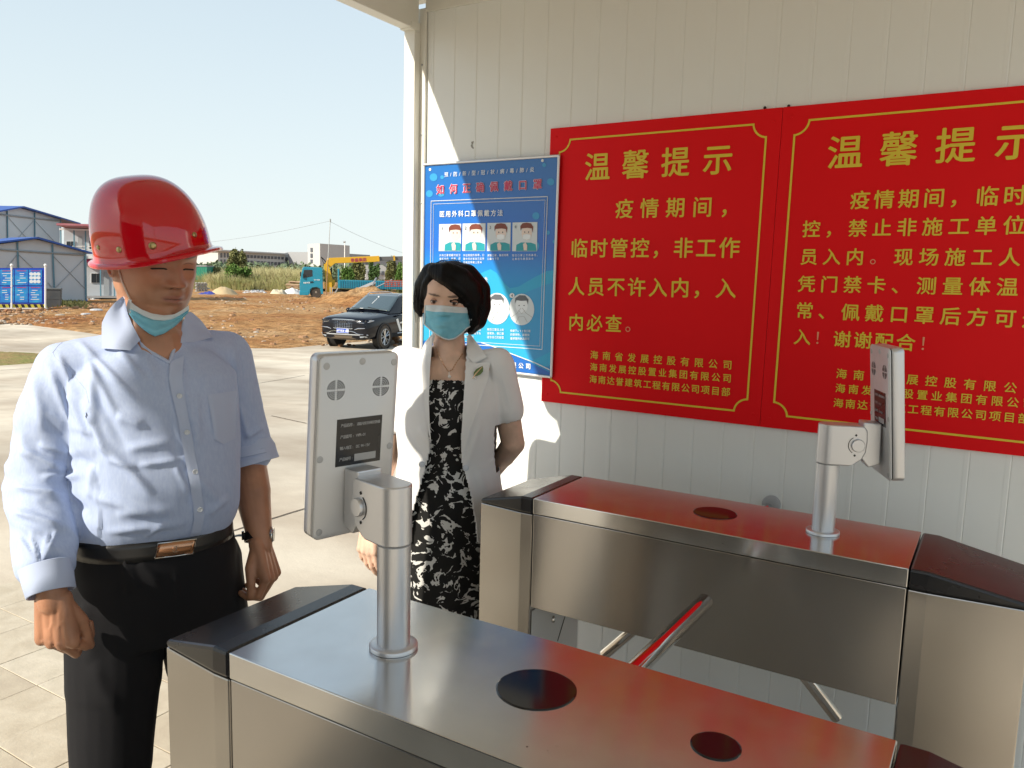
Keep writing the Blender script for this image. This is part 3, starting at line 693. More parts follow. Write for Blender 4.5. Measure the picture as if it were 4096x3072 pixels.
# ================================================================== TURNSTILES
def turnstile(x0, x1, ya, yb, label, discs, hub_y, arm_len):
    xc = (x0 + x1) / 2
    t = thing('turnstile', label, 'turnstile', (xc, (ya + yb) / 2, 0), group='stainless steel tripod turnstiles at the gate')
    tr = .016
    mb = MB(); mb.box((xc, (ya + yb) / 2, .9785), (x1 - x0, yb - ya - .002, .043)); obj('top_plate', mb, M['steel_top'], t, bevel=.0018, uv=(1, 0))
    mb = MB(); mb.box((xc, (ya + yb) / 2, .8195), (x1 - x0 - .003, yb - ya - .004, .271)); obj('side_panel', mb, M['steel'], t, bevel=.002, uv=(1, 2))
    mb = MB(); mb.box((xc, (ya + yb) / 2, .956), (x1 - x0 - .010, yb - ya - .01, .004)); obj('shadow_gap', mb, M['dark'], t)
    for s in (1, -1):
        ye = yb if s > 0 else ya; tip = .184 if s > 0 else .228
        def pl(z, ins=0):
            return [np.array(p) for p in ((x0 + ins, ye + s * .001, z), (x1 - ins, ye + s * .001, z), (x1 - ins, ye + s * .038, z), (x1 - tr - ins, ye + s * tip, z), (x0 + tr + ins, ye + s * tip, z), (x0 + ins, ye + s * .038, z))]
        a = pl(0.0, .001); b = pl(.9535, .001)
        if s < 0: a = a[::-1]; b = b[::-1]
        mb = MB(); mb.loft([a[::-1], b[::-1]], True, 0, False); leg = obj('end_housing', mb, M['steel'], t, bevel=.003, uv=(2, 1), fixn=True)
        # black moulded cap: flat ridge then sloping down to the tip, thin lip
        zs_t = [1.0, 1.0, .9995, .9995, 1.0, 1.0]
        base = pl(.954); top = pl(1.0)
        top[3][2] = top[4][2] = .966; 
        rim = [q.copy() for q in base]
        V = base + top; n = 6
        order = [(0, 1, 7, 6), (1, 2, 8, 7), (2, 3, 9, 8), (3, 4, 10, 9), (4, 5, 11, 10), (5, 0, 6, 11), (6, 7, 8, 11), (11, 8, 9, 10), (5, 4, 3, 2, 1, 0)]
        mb = MB(); mb.add(V, order); obj('end_cap', mb, M['capblack'], t, bevel=.006, fixn=True)
        # inner cover plate with a bolt
        yi = ye - s * .004
        mb = MB(); mb.box((xc, ye - s * .0012, .36), (x1 - x0 - .02, .0024, .62)); pi = obj('inner_cover', mb, M['alu2'], t, bevel=.001)
        for zz in (.60, .30):
            mb = MB(); mb.lathe((xc - .02, ye - s * .0025, zz), [(.011, 0), (.011, .002), (.0085, .006), (.003, .0075)], 16, axis=(0, -s, 0)); obj('bolt', mb, M['steel_mirror'], pi)
        mb = MB(); mb.box((xc + .07, ye - s * .003, .6), (.003, .002, .2), Matrix.Rotation(R_(35), 3, 'Y')); obj('seam', mb, M['seam'], pi)
    for (dx, dy, r) in discs:
        mb = MB(); mb.lathe((dx, dy, 1.0), [(r, -.001), (r, .0010), (r - .002, .0016), (0.001, .0016)], 48, smooth=False); obj('reader_window', mb, M['black'], t)
    # tripod head and arms on the passage side
    hx = x1; hz = .80
    mb = MB(); mb.lathe((hx, hub_y, hz), [(.085, 0), (.085, .012), (.06, .02), (.052, .055), (.03, .065)], 32, axis=(1, 0, 0)); hub = obj('tripod_head', mb, M['steel_mirror'], t)
    for k, (d, L_) in enumerate((((1, -.03, 0.02), arm_len), ((.05, .66, -.75), .50), ((.05, -.68, -.73), .50))):
        d = _n(d); a = np.array((hx + .05, hub_y, hz)) + (np.array((0, -.035, .083)) if k == 0 else d * .03)
        if k == 0: a[1] = hub_y - .055
        mb = MB(); mb.tube([a, a + d * L_, a + d * (L_ + .006)], [.0180, .0180, .013], 24)
        ar = obj('arm', mb, M['steel_mirror'], t)
        if k == 0:
            # red reflective strip on the camera-facing side
            pts = []; st = MB()
            def F(u, v, a=a, d=d, L_=L_):
                an = R_(112) + (v - .5) * R_(27) * (1 if u < .96 else .4); p = a + d * (L_ * (.12 + .80 * u))
                return p + .0184 * (math.sin(an) * np.array((0, 0, 1)) + math.cos(an) * np.array((0, 1, 0)))
            st.grid(F, 24, 8); obj('red_strip', st, M['red'], ar)
    mb = MB()
    for y in (ya - .09, yb + .09): mb.box((xc, y, .006), (x1 - x0 + .03, .2, .012))
    for y, nm in ((ya - .09, 'foot_plate'), (yb + .09, 'foot_plate')):
        mb = MB(); mb.box((xc, y, .005), (x1 - x0 + .03, .19, .010)); obj(nm, mb, M['steel'], t, bevel=.002, uv=(0, 1))
    return t
turnstile(.802, 1.134, .069, 1.004, 'nearest steel turnstile, with two round black windows and a terminal pole at its far end', ((.979, .540, .060), (.983, .271, .033)), .585, .52)
turnstile(1.880, 2.196, .124, 1.066, 'farther steel turnstile in front of the wall, its top mirroring the red boards', ((2.046, .604, .057),), .655, .33)

# ================================================================== FACE RECOGNITION TERMINALS ON POLES
def terminal(px_, py_, azd, tiltd, zc, label):
    t = thing('face_terminal', label, 'face scanner', (px_, py_, 1.0), group='face recognition terminals on poles')
    o_ = np.array((px_, py_, 0.0))
    mb = MB(); mb.lathe(o_ + (0, 0, 1.0), [(.0395, .0005), (.0395, .0065), (.038, .008), (.0275, .0085)], 48); obj('base_flange', mb, M['alu'], t)
    mb = MB(); mb.lathe(o_ + (0, 0, 1.0), [(.0270, .0085), (.0270, .175)], 48); obj('pole', mb, M['alu'], t)
    a_ = R_(azd); n = np.array((math.sin(a_), math.cos(a_), 0)); w = np.array((math.cos(a_), -math.sin(a_), 0)); up0 = np.array((0, 0, 1.0))
    # swivel head: rounded round the pole, flat sided, rounded lower front
    zt = 1.274; zb = 1.177
    def head_plan(z, ex):
        pts = []
        for k in range(0, 13):
            an = PI / 2 + PI * k / 12
            pts.append(o_ + (0, 0, z) + n * (.0285 * math.cos(an)) + w * (.0285 * math.sin(an)))
        pts.append(o_ + (0, 0, z) + n * ex - w * .0285); pts.append(o_ + (0, 0, z) + n * ex + w * .0285)
        return pts
    rings = [head_plan(zb, .040), head_plan(zb + .004, .052), head_plan(zb + .018, .070), head_plan(zb + .035, .078), head_plan(zt - .035, .080), head_plan(zt - .010, .078), head_plan(zt, .070)]
    mb = MB(); mb.loft(rings, True, 0, True); hd = obj('swivel_head', mb, M['alu'], t, bevel=.0025)
    mb = MB(); mb.lathe(o_ + (0, 0, zb - .002), [(.0272, 0), (.0272, .002)], 40); obj('joint_ring', mb, M['grey'], t)
    for s in (-1, 1):
        c = o_ + n * .058 + w * s * .0285 + (0, 0, 1.228)
        mb = MB(); mb.lathe(c, [(.0155, 0), (.0155, .005), (.014, .007), (.001, .0072)], 28, axis=w * s); obj('tilt_knob', mb, M['alu'], t)
        arc = [c + w * s * .0006 + .0215 * (math.cos(an) * -n + math.sin(an) * up0) for an in np.linspace(-1.0, 1.0, 14)]
        mb = MB(); mb.tube(arc, .0009, 5)
        for e, s2 in ((arc[0], -1), (arc[-1], 1)):
            mb.tube([e + s2 * up0 * .004 + n * .006, e + s2 * up0 * .009 + n * .006], .0014, 6); mb.tube([e + s2 * up0 * .0065 + n * .0035, e + s2 * up0 * .0065 + n * .0085], .0010, 6)
        obj('angle_mark', mb, M['dark'], t)
    # tablet body
    tl = R_(tiltd); up = _n(up0 * math.cos(tl) - n * math.sin(tl)); nn = _n(np.cross(w, up)); nn = nn if nn.dot(n) > 0 else -nn
    c = o_ + n * .109 + (0, 0, zc); W_, H_, D_ = .152, .312, .034
    def slab(w_, h_, r, d0, d1, e=0):
        out = []
        for d, ins in ((d0 , e), (d0 + (e if d1 > d0 else -e), 0), (d1 - (e if d1 > d0 else -e), 0), (d1, e)):
            ring = []
            for (sx, sy, a0) in ((1, 1, 0), (-1, 1, PI / 2), (-1, -1, PI), (1, -1, 3 * PI / 2)):
                for k in range(7):
                    an = a0 + PI / 2 * k / 6; rr = r
                    ring.append(c + nn * d + w * (sx * (w_ / 2 - rr) + (rr - ins) * math.cos(an)) + up * (sy * (h_ / 2 - rr) + (rr - ins) * math.sin(an)))
            out.append(ring)
        return out
    mb = MB(); mb.loft(slab(W_, H_, .012, .0062, D_, .003), True, 0, True); obj('tablet_body', mb, M['alu'], t, fixn=True)
    mb = MB(); mb.loft(slab(W_, H_, .012, 0, .0052, .0022), True, 0, True); bk = obj('back_cover', mb, M['alu2'], t, fixn=True)
    mb = MB(); mb.loft(slab(W_ - .003, H_ - .003, .011, .005, .0065), True, 0, False); obj('shadow_gap', mb, M['dark'], t, fixn=True)
    mb = MB(); mb.loft(slab(W_ - .012, H_ - .014, .008, D_ - .001, D_ + .001), True, 0, True); obj('screen', mb, M['black'], t, fixn=True)
    def Lp(u, v, d=-.0006): return c + w * (u * W_) + up * (v * H_) + nn * d
    # hinge lug between head and back
    mb = MB(); cc = o_ + n * .083 + (0, 0, 1.232)
    mb.prism([cc + up0 * .052 + w * .024 - n * .014, cc + up0 * .050 + w * .024 + n * .027, cc - up0 * .048 + w * .024 + n * .03, cc - up0 * .058 + w * .024 + n * .004, cc - up0 * .036 + w * .024 - n * .014], -w * .048)
    obj('hinge', mb, M['alu'], t, bevel=.003)
    # label plate with text
    mb = MB(); q = [Lp(-.265, .155), Lp(.315, .155), Lp(.315, -.105), Lp(-.265, -.105)]; mb.prism(q, nn * .0006); lab = obj('label_plate', mb, M['capblack'], bk, fixn=True)
    M.setdefault('ltx', mat('label_print', (.42, .42, .42), .5))
    for k, (s1, s2) in enumerate((('产品名称:', '通道人脸识别闸机控制器'), ('产品型号:', 'WFR-01'), ('输入电压:', 'DC 9V-15V'), ('产品编号:', ''))):
        v = .120 - k * .062; mb = MB(); h = .0088
        text_on(mb, s1, Lp(-.20, v, -.0011), Lp(-.20 + .036 * 4, v, -.0011), h * .75, up, -nn, bold=.01)
        if s2 and ord(s2[0]) > 999: text_on(mb, s2, Lp(.0, v, -.0011), Lp(.0 + .027 * (len(s2) - 1), v, -.0011), h * .68, up, -nn, bold=.01)
        elif s2: text_on(mb, s2, Lp(.0, v, -.0011), Lp(.0 + .019 * (len(s2) - 1), v, -.0011), h * .8, up, -nn, bold=.005)
        else: mb.add([Lp(-.03, v + .02, -.0011), Lp(.25, v + .02, -.0011), Lp(.25, v - .02, -.0011), Lp(-.03, v - .02, -.0011)], [(0, 1, 2, 3)])
        obj('lettering', mb, M['ltx'], lab)
    # two round vents: four concentric rings of slots cut by a cross
    for u in (-.295, .275):
        mb = MB(); c0 = Lp(u, .315, -.0004)
        for rr in (.0030, .0062, .0094, .0126, .0158):
            for qd in range(4):
                for_a = np.linspace(qd * PI / 2 + .0012 / rr + .04, (qd + 1) * PI / 2 - .0012 / rr - .04, 9)
                inn = [c0 + (rr - .0008) * (math.cos(a) * w + math.sin(a) * up) for a in for_a]; ou = [c0 + (rr + .0008) * (math.cos(a) * w + math.sin(a) * up) for a in for_a]
                mb.add(inn + ou, [(k, k + 1, 9 + k + 1, 9 + k) for k in range(8)])
        obj('speaker_vent', mb, M['dark'], bk)
    for u, v in ((-.42, .445), (.02, .46), (.435, .445), (-.455, -.05), (.44, -.03), (-.43, -.455), (.42, -.455)):
        mb = MB(); mb.lathe(Lp(u, v, 0), [(.0058, 0), (.0058, .0006), (.005, .0010), (.0005, .0010)], 20, axis=-nn); obj('screw_cap', mb, M['grey2'], bk)
    return t
M['grey2'] = mat('grey_plastic_plug', (.46, .46, .46), .6)
terminal(.965, .801, 15.0, 5.0, 1.318, 'face scanner tablet on a pole between the man and the woman, back turned')
terminal(2.040, .332, 157.0, 5.0, 1.310, 'silver face scanner tablet seen nearly edge-on in front of the right red board')
# ================================================================== PEOPLE: shared builders
from mathutils.bvhtree import BVHTree
UP = np.array((0, 0, 1.0)); CF = _n(np.array((-CAMZ[0], -CAMZ[1], 0))); CR = _n(np.array((CAMX[0], CAMX[1], 0)))
_hz = [-.118, -.112, -.100, -.085, -.065, -.045, -.025, 0, .025, .050, .075, .095, .108, .115]
_hw = [.012, .028, .044, .057, .066, .071, .074, .0755, .0755, .073, .065, .052, .035, .008]
_hf = [.055, .070, .079, .082, .084, .084, .085, .086, .088, .084, .073, .055, .035, .008]
_hb = [-.030, .0, .025, .045, .062, .078, .088, .094, .096, .094, .086, .070, .050, .012]
def gs(x, z, cx, cz, rx, rz): return np.exp(-((x - cx) / rx) ** 2 - ((z - cz) / rz) ** 2)
def head_local(jaw=1.0, female=False, nz=120, na=150):
    t = np.linspace(0, 1, nz); zz = -.118 + .233 * (0.5 - 0.5 * np.cos(PI * (t * .94 + .03))); zz = np.interp(t, np.linspace(0, 1, nz), zz)
    rings = []
    for z in zz:
        w = np.interp(z, _hz, _hw); f = np.interp(z, _hz, _hf); b = np.interp(z, _hz, _hb)
        if z < -.03: w *= 1 + (jaw - 1) * min(1, (-.03 - z) / .05)
        a = np.linspace(0, 2 * PI, na, endpoint=False); ca, sa = np.cos(a), np.sin(a); e = .88
        x = w * np.sign(ca) * np.abs(ca) ** e; s = np.sign(sa) * np.abs(sa) ** e
        y = np.where(s > 0, -f * s, -b * s)
        if b < f * .3 or True: y = np.where(s > 0, -f * s, -b * s)
        rings.append(np.stack([x, y, np.full(na, z)], 1))
    V = np.array(rings)                     # nz, na, 3
    x, y, z = V[..., 0], V[..., 1], V[..., 2]; fr = sstep(-.015, -.06, y)
    ax = np.abs(x); k = .8 if female else 1.0
    d = 0
    d = d + .0045 * k * gs(ax, z, .030, .022, .022, .008)                    # brow
    d = d - .0130 * gs(ax, z, .031, .003, .018, .012) - .004 * gs(x, z, 0, .006, .012, .012)   # sockets, root of the nose
    d = d + .0075 * gs(ax, z, .031, .001, .012, .0075)                       # eyeball under the lid
    t_ = np.clip((.008 - z) / .046, 0, 1)
    nose = np.where((z < .010) & (z > -.042), (.005 + .0205 * t_ ** 1.3) * np.exp(-(x / (.0095 + .0075 * t_)) ** 2), 0) * (1 - sstep(-.036, -.0425, z))
    d = d + nose + .0110 * k * gs(ax, z, .0165, -.034, .0072, .0070) - .003 * gs(ax, z, .007, -.041, .004, .003)
    d = d + .0065 * gs(ax, z, .043, -.022, .020, .020)                       # cheekbones
    d = d - .0040 * gs(ax, z, .030, -.050, .010, .016)                       # nasolabial hollow
    d = d + .0060 * gs(x, z, 0, -.066, .026, .016)                           # mouth mound
    d = d + .0042 * gs(x, z, 0, -.0585, .018, .0042) - .0045 * gs(x, z, 0, -.0640, .023, .0020) + .0050 * gs(x, z, 0, -.0695, .015, .0050)
    d = d - .0042 * gs(x, z, 0, -.0800, .020, .0050) + .0065 * gs(x, z, 0, -.0980, .020, .014)
    V[..., 1] = y - d * fr
    V[..., 0] = x - .006 * np.sign(x) * sstep(.055, .07, ax) * gs(0 * x, z, 0, .028, 1, .02)
    return V
def head_into(mb, H, o, jaw=1.0, female=False, sc=1.0):
    V = head_local(jaw, female) * sc
    mb.loft([[o + H @ p for p in ring] for ring in V])
    for s in (-1, 1):
        c = np.array((s * .0765, .014, -.014)) * sc
        R3 = Matrix([list(r) for r in H]) @ Matrix.Rotation(R_(-12), 3, 'X') @ Matrix.Rotation(R_(s * 18), 3, 'Z')
        mb.ball(o + H @ c, np.array((.0065, .0165, .030)) * sc, 16, rot=R3)
        ring = [o + H @ (c + np.array((s * .004, 0, 0)) + np.array(Matrix.Rotation(R_(-12), 3, 'X') @ Vector((0, .0165 * math.cos(a), .029 * math.sin(a)))) * sc) for a in np.linspace(-2.0, 2.9, 16)]
        mb.tube(ring, .0036 * sc, 8)
def hand_into(mb, wrist, d, n, s, sc=1.0, curls=None, spread=0.0, thumb=(.55, .35, .5), wr=.024):
    """d towards the fingers, n out of the palm, s towards the thumb"""
    d = _n(d); n = _n(n - n.dot(d) * d); s = _n(s - s.dot(d) * d - s.dot(n) * n)
    curls = curls or [(25, 35, 20)] * 4
    lat = [.031, .0105, -.010, -.029]; mc = [.088, .090, .085, .077]
    ph = [(.040, .025, .020), (.045, .028, .021), (.041, .026, .020), (.032, .019, .018)]
    rd = [(.0098, .0088, .0080, .0070), (.0100, .0090, .0082, .0072), (.0096, .0086, .0078, .0069), (.0086, .0076, .0069, .0062)]
    mb.capsule(wrist - d * .03 * sc, wrist + d * .010 * sc, wr * sc, wr * .96 * sc)
    for i in range(4):
        base = wrist + (d * .006 + s * lat[i] * .62) * sc; m = wrist + (d * mc[i] + s * lat[i]) * sc
        mb.capsule(base, m, .0150 * sc, .0122 * sc, 14)
        mb.capsule(base + n * .006 * sc, m + n * .004 * sc - d * .012 * sc, .0145 * sc, .0115 * sc, 14)
        p = m; a = 0
        for k in range(3):
            a += R_(curls[i][k]); dr = _n(d * math.cos(a) + n * math.sin(a) + s * spread * (1.5 - i) * .1)
            q = p + dr * ph[i][k] * sc; mb.capsule(p, q, rd[i][k] * sc, rd[i][k + 1] * sc, 14); p = q
    c0 = wrist + (d * .022 + s * .020 + n * .008) * sc
    d1 = _n(d * .75 + s * thumb[0] + n * .35); c1 = c0 + d1 * .040 * sc
    d2 = _n(d + s * (thumb[1] - .25) + n * thumb[2] * .4); c2 = c1 + d2 * .034 * sc; d3 = _n(d + s * (thumb[1] - .45) + n * thumb[2] * .8); c3 = c2 + d3 * .026 * sc
    mb.capsule(c0, c1, .0160 * sc, .0125 * sc, 14); mb.capsule(c1, c2, .0125 * sc, .0102 * sc, 14); mb.capsule(c2, c3, .0102 * sc, .0082 * sc, 14)
def chain(mb, pts, rs, n=22):
    for a, b, ra, rb in zip(pts[:-1], pts[1:], rs[:-1], rs[1:]): mb.capsule(a, b, ra, rb, n)
def torso_rings(root, l, f, table, n=44, e=.86):
    """table rows: z, half width, front, back, shift along l, shift along f"""
    T = np.array(table); zs = np.linspace(T[0, 0], T[-1, 0], 40); out = []
    for z in zs:
        w, fd, bd, sl_, sf = [np.interp(z, T[:, 0], T[:, k]) for k in range(1, 6)]
        ring = []
        for k in range(n):
            a = 2 * PI * k / n; ca, sa = math.cos(a), math.sin(a); x = w * math.copysign(abs(ca) ** e, ca); y = (fd if sa > 0 else bd) * math.copysign(abs(sa) ** e, sa)
            ring.append(np.array((root[0], root[1], 0)) + l * (x + sl_) + f * (y + sf) + UP * z)
        out.append(ring)
    return out
def bvh_of(V, q): return BVHTree.FromPolygons([tuple(p) for p in V], [tuple(int(i) for i in f) for f in q])
def hit_depth(bvh, px, py):
    r = ray(px, py); h = bvh.ray_cast(Vector(EYE), Vector(_n(r)), 50)
    if h[0] is None: return None
    return float((np.array(h[0]) - EYE) @ -CAMZ)
def resample(pl, n):
    pl = np.array(pl, float); L_ = np.r_[0, np.cumsum(np.hypot(*np.diff(pl, axis=0).T))]; t = np.linspace(0, L_[-1], n)
    return np.stack([np.interp(t, L_, pl[:, 0]), np.interp(t, L_, pl[:, 1])], 1)
def patch(name, top, bot, nu, nv, bvh, off, m, parent, smooth=2, thick=.0012, depth=None, bulge=0.0, warp=None, quiet=False):
    """cloth piece between two survey polylines laid over a surface, off metres proud of it, with real thickness"""
    A = resample(top, nu + 1); B = resample(bot, nu + 1); D = np.full((nu + 1, nv + 1), np.nan); X = np.zeros((nu + 1, nv + 1, 2))
    for i in range(nu + 1):
        for j in range(nv + 1):
            p = A[i] * (1 - j / nv) + B[i] * (j / nv); X[i, j] = p
            v = depth(p[0], p[1]) if depth else hit_depth(bvh, *p)
            if v is not None: D[i, j] = v
    if np.isnan(D).any():
        good = np.argwhere(~np.isnan(D)); 
        for i, j in np.argwhere(np.isnan(D)):
            g = good[np.argmin(((good - (i, j)) ** 2).sum(1))]; D[i, j] = D[g[0], g[1]]
    for _ in range(smooth):
        E_ = np.pad(D, 1, mode='edge'); D = np.minimum(D, (E_[:-2, 1:-1] + E_[2:, 1:-1] + E_[1:-1, :-2] + E_[1:-1, 2:]) / 4) * .5 + .5 * (E_[:-2, 1:-1] + E_[2:, 1:-1] + E_[1:-1, :-2] + E_[1:-1, 2:]) / 4
    mb = MB(); N = (nu + 1) * (nv + 1)
    for lay in (0, 1):
        for i in range(nu + 1):
            for j in range(nv + 1):
                bl = bulge * math.sin(PI * i / nu) * math.sin(PI * min(1, (j / nv) * .9 + .05)); w_ = warp(i / nu, j / nv) if warp else 0
                mb.v.append(tuple(P(X[i, j, 0], X[i, j, 1], D[i, j] - off - bl - w_ + lay * thick)))
    W = nv + 1
    for i in range(nu):
        for j in range(nv):
            a = i * W + j; mb.f += [(a, a + 1, a + W + 1, a + W), (N + a, N + a + W, N + a + W + 1, N + a + 1)]; mb.mi += [0, 0]; mb.sm += [True, True]
    def side(s): 
        for a, b in zip(s[:-1], s[1:]): mb.f.append((a, b, b + N, a + N)); mb.mi.append(0); mb.sm.append(False)
    side([i * W for i in range(nu + 1)]); side([i * W + nv for i in range(nu + 1)][::-1]); side([j for j in range(W)][::-1]); side([nu * W + j for j in range(W)])
    return obj(name, mb, m, parent, fixn=True)
def line_on(name, pts, bvh, off, r, m, parent, n=40, nseg=5):
    A = resample(pts, n); D = [hit_depth(bvh, *p) for p in A]; g = [d for d in D if d is not None]; last = g[0] if g else 2; Q = []
    for p, d in zip(A, D):
        if d is None: continue
        Q.append(P(p[0], p[1], d - off))
    mb = MB(); mb.tube(Q, r, nseg); return obj(name, mb, m, parent)
def ridge_disp(V, N, ridges, zmin=0):
    """raise soft folds: each ridge (x0,y0,x1,y1,width px,height mm) as surveyed, only on surfaces turned this way"""
    px, py = [], []
    d = V - EYE; dep = -(d @ CAMZ); px = 2048 + FOC * (d @ CAMX) / dep; py = 1536 - FOC * (d @ CAMY) / dep
    face = np.clip((N @ CAMZ) * 1.6 + .15, 0, 1); out = np.zeros(len(V))
    for x0, y0, x1, y1, w, h in ridges:
        ax, ay = x1 - x0, y1 - y0; L2 = ax * ax + ay * ay; t = ((px - x0) * ax + (py - y0) * ay) / L2; tc = np.clip(t, 0, 1)
        dx = px - (x0 + tc * ax); dy = py - (y0 + tc * ay); q = np.hypot(dx, dy)
        out += h / 1000 * np.exp(-(q / w) ** 2) * sstep(-.02, .25, tc) ** .5 * sstep(1.02, .7, tc) ** .5
    return V + N * (out * face * (sstep(zmin, zmin + .05, V[:, 2]) if zmin else 1))[:, None]
def point_in(poly, x, y):
    c = np.zeros(len(x), bool); n = len(poly)
    for i in range(n):
        x0, y0 = poly[i]; x1, y1 = poly[(i + 1) % n]
        if y0 == y1: continue
        k = ((y0 > y) != (y1 > y)) & (x < (x1 - x0) * (y - y0) / (y1 - y0) + x0); c ^= k
    return c
def pxy(V):
    d = V - EYE; dep = -(d @ CAMZ); return 2048 + FOC * (d @ CAMX) / dep, 1536 - FOC * (d @ CAMY) / dep, dep
def skin_mat(name, rough=.48):
    m = mat(name, (.4, .2, .12), rough, 0, .4, bump=(170, .22, .0009), attr='tint', sss=.06, coat=0); return m
def skin_cols(V, base, H, o, sc, lips, brow, hair=None, red=(.50, .16, .10)):
    L_ = (V - o) @ H / sc; x, y, z = L_.T; ax = np.abs(x); front = (y < -.05) & (z > -.13) & (z < .12) & (ax < .09)
    c = np.tile(np.array(base), (len(V), 1)); n_ = fbm(V * 30, 3)[:, None] * .16 + fbm(V * 9, 2)[:, None] * .10; c = c * (1 + n_)
    def blend(w, col): 
        nonlocal c
        w = np.clip(w * front, 0, 1)[:, None]; c = c * (1 - w) + np.array(col) * w
    blend(.55 * gs(ax, z, .044, -.028, .02, .016), (base[0] * 1.08, base[1] * .78, base[2] * .72)); blend(.5 * gs(x, z, 0, -.034, .015, .012), (base[0] * 1.05, base[1] * .75, base[2] * .7))
    blend(sstep(1.6, .6, (x / .0225) ** 2 + ((z + .0635) / .0070) ** 2) * .8, lips)
    blend(.9 * sstep(1.4, .3, (x / .022) ** 2 + ((z + .0642) / .0012) ** 2), (.07, .02, .015))
    blend(.85 * sstep(1.5, .7, ((ax - .032) / .0195) ** 2 + ((z - .0225 - .10 * (ax - .03)) / .0036) ** 2), brow)
    blend(.9 * sstep(1.5, .5, ((ax - .0065) / .0038) ** 2 + ((z + .0415) / .0022) ** 2), (.05, .018, .012))  # nostril shade painted into the skin tint
    return c, L_
M['skin_m'] = skin_mat('weathered_skin', .42); M['skin_w'] = skin_mat('fair_skin', .5)
M['shirt'] = mat('light_blue_cotton', (.41, .495, .71), .85, 0, .15, bump=(900, .25, .0006, (1, 1, .35)), vary=(260, (.47, .555, .75), .8, (1, 1, .25)))
def wrinkle(m, sc=26, st=(1, 1, .45), dist=.006, strength=.55):
    nt = m.node_tree; b = nt.nodes['Principled BSDF']; L = nt.links.new; tc = nt.nodes['Texture Coordinate']; old = b.inputs['Normal'].links[0].from_socket if b.inputs['Normal'].links else None
    mp = nt.nodes.new('ShaderNodeMapping'); mp.inputs['Scale'].default_value = st; L(tc.outputs['Object'], mp.inputs[0]); n = nt.nodes.new('ShaderNodeTexNoise'); n.noise_type = 'RIDGED_MULTIFRACTAL' if hasattr(n, 'noise_type') else n.noise_type
    n.inputs['Scale'].default_value = sc; n.inputs['Detail'].default_value = 2; n.inputs['Distortion'].default_value = .6; L(mp.outputs[0], n.inputs[0]); bp = nt.nodes.new('ShaderNodeBump'); bp.inputs['Strength'].default_value = strength; bp.inputs['Distance'].default_value = dist; L(n.outputs[0], bp.inputs['Height'])
    if old is not None: L(old, bp.inputs['Normal'])
    L(bp.outputs[0], b.inputs['Normal'])
wrinkle(M['shirt'], 7, (1, 1, .5), .004, .5)
M['shirt2'] = mat('light_blue_cotton_double', (.47, .545, .73), .85, 0, .15, bump=(900, .25, .0006))
M['trous'] = mat('black_wool', (.009, .009, .011), .8, 0, .25, bump=(500, .2, .0005))
M['leather'] = mat('black_leather', (.012, .012, .013), .33, 0, .5, bump=(220, .3, .0006))
M['bronze'] = mat('bronze_plate', (.50, .27, .16), .22, 1.0, bump=(90, .05, .0005))
M['helmet'] = mat('red_glossy_shell', (.56, .003, .011), .06, 0, .5, coat=.65, bump=(30, .015, .001))
M['brass'] = mat('brass_rivet', (.42, .34, .16), .33, 1.0)
M['maskb'] = mat('mask_blue', (.18, .50, .64), .75, 0, .3, bump=(700, .2, .0004), vary=(60, (.25, .57, .70), .6))
M['maskw'] = mat('mask_white', (.66, .72, .74), .8, 0, .2, bump=(700, .2, .0004))
M['button'] = mat('clear_button', (.60, .64, .70), .25)
M['eyew'] = mat('eye_white', (.62, .56, .52), .2); M['iris'] = mat('iris_dark', (.030, .014, .008), .08); M['lid'] = mat('eyelid_skin', (.20, .095, .06), .5); M['lash'] = mat('lash_black', (.01, .008, .007), .7)
M['shoe'] = M['leather']

# ================================================================== THE MAN IN THE RED HELMET
m0 = P(622, 1900, 1.72); mroot = np.array((m0[0], m0[1], 0.0))
tocam = _n(-mroot * (1, 1, 0)); aF = R_(19); f_ = _n(math.cos(aF) * tocam + math.sin(aF) * CR); l_ = np.array((-f_[1], f_[0], 0))
KM = 1.06; ZF = 1.6 - 1.6 / KM     # modelled at 1/1.06 size on a floor at ZF, then set to full size on the real floor
mroot0 = np.array((mroot[0], mroot[1], ZF)); man = thing('person', 'man in a red safety helmet and light blue shirt, face mask pulled under his chin', 'person', mroot0)
# head frame: turned further to camera right and bowed
aH = R_(37); hf = _n(math.cos(aH) * tocam + math.sin(aH) * CR); hf = _n(hf * math.cos(R_(13)) - UP * math.sin(R_(13))); hl = _n(np.cross(UP, hf)); 
hu = np.cross(hf, hl); H_m = np.stack([hl, -hf, hu], 1); ho = P(618, 1032, 1.70); HS = 1.03
shR = P(270, 1494, 1.63); elR = P(172, 1905, 1.60); wrR = P(208, 2385, 1.50); shL = P(897, 1440, 1.86); elL = P(990, 1850, 1.90); wrL = P(1042, 2165, 1.84)
hipR = P(452, 2330, 1.66) ; hipL = P(775, 2330, 1.76)
def down(p, z): q = p.copy(); q[2] = z; return q
def place(x, y, z): return mroot + l_ * x + f_ * y + UP * z
kneeR = place(-.115, .03, .55); ankR = place(-.125, -.01, .10 + ZF); kneeL = place(.115, .02, .55); ankL = place(.125, -.03, .10 + ZF)
hipR = place(-.085, -.01, .94); hipL = place(.085, -.01, .94)
body = MB()
head_into(body, H_m, ho, 1.12, False, HS)
nb = place(.005, .0, 1.375)
body.capsule(ho + H_m @ np.array((0, .022, -.055)), nb + UP * .06, .062, .066); body.capsule(nb + UP * .07, nb, .066, .078)
body.capsule(ho + H_m @ np.array((0, -.03, -.09)), nb + f_ * .02 + UP * .04, .030, .05)
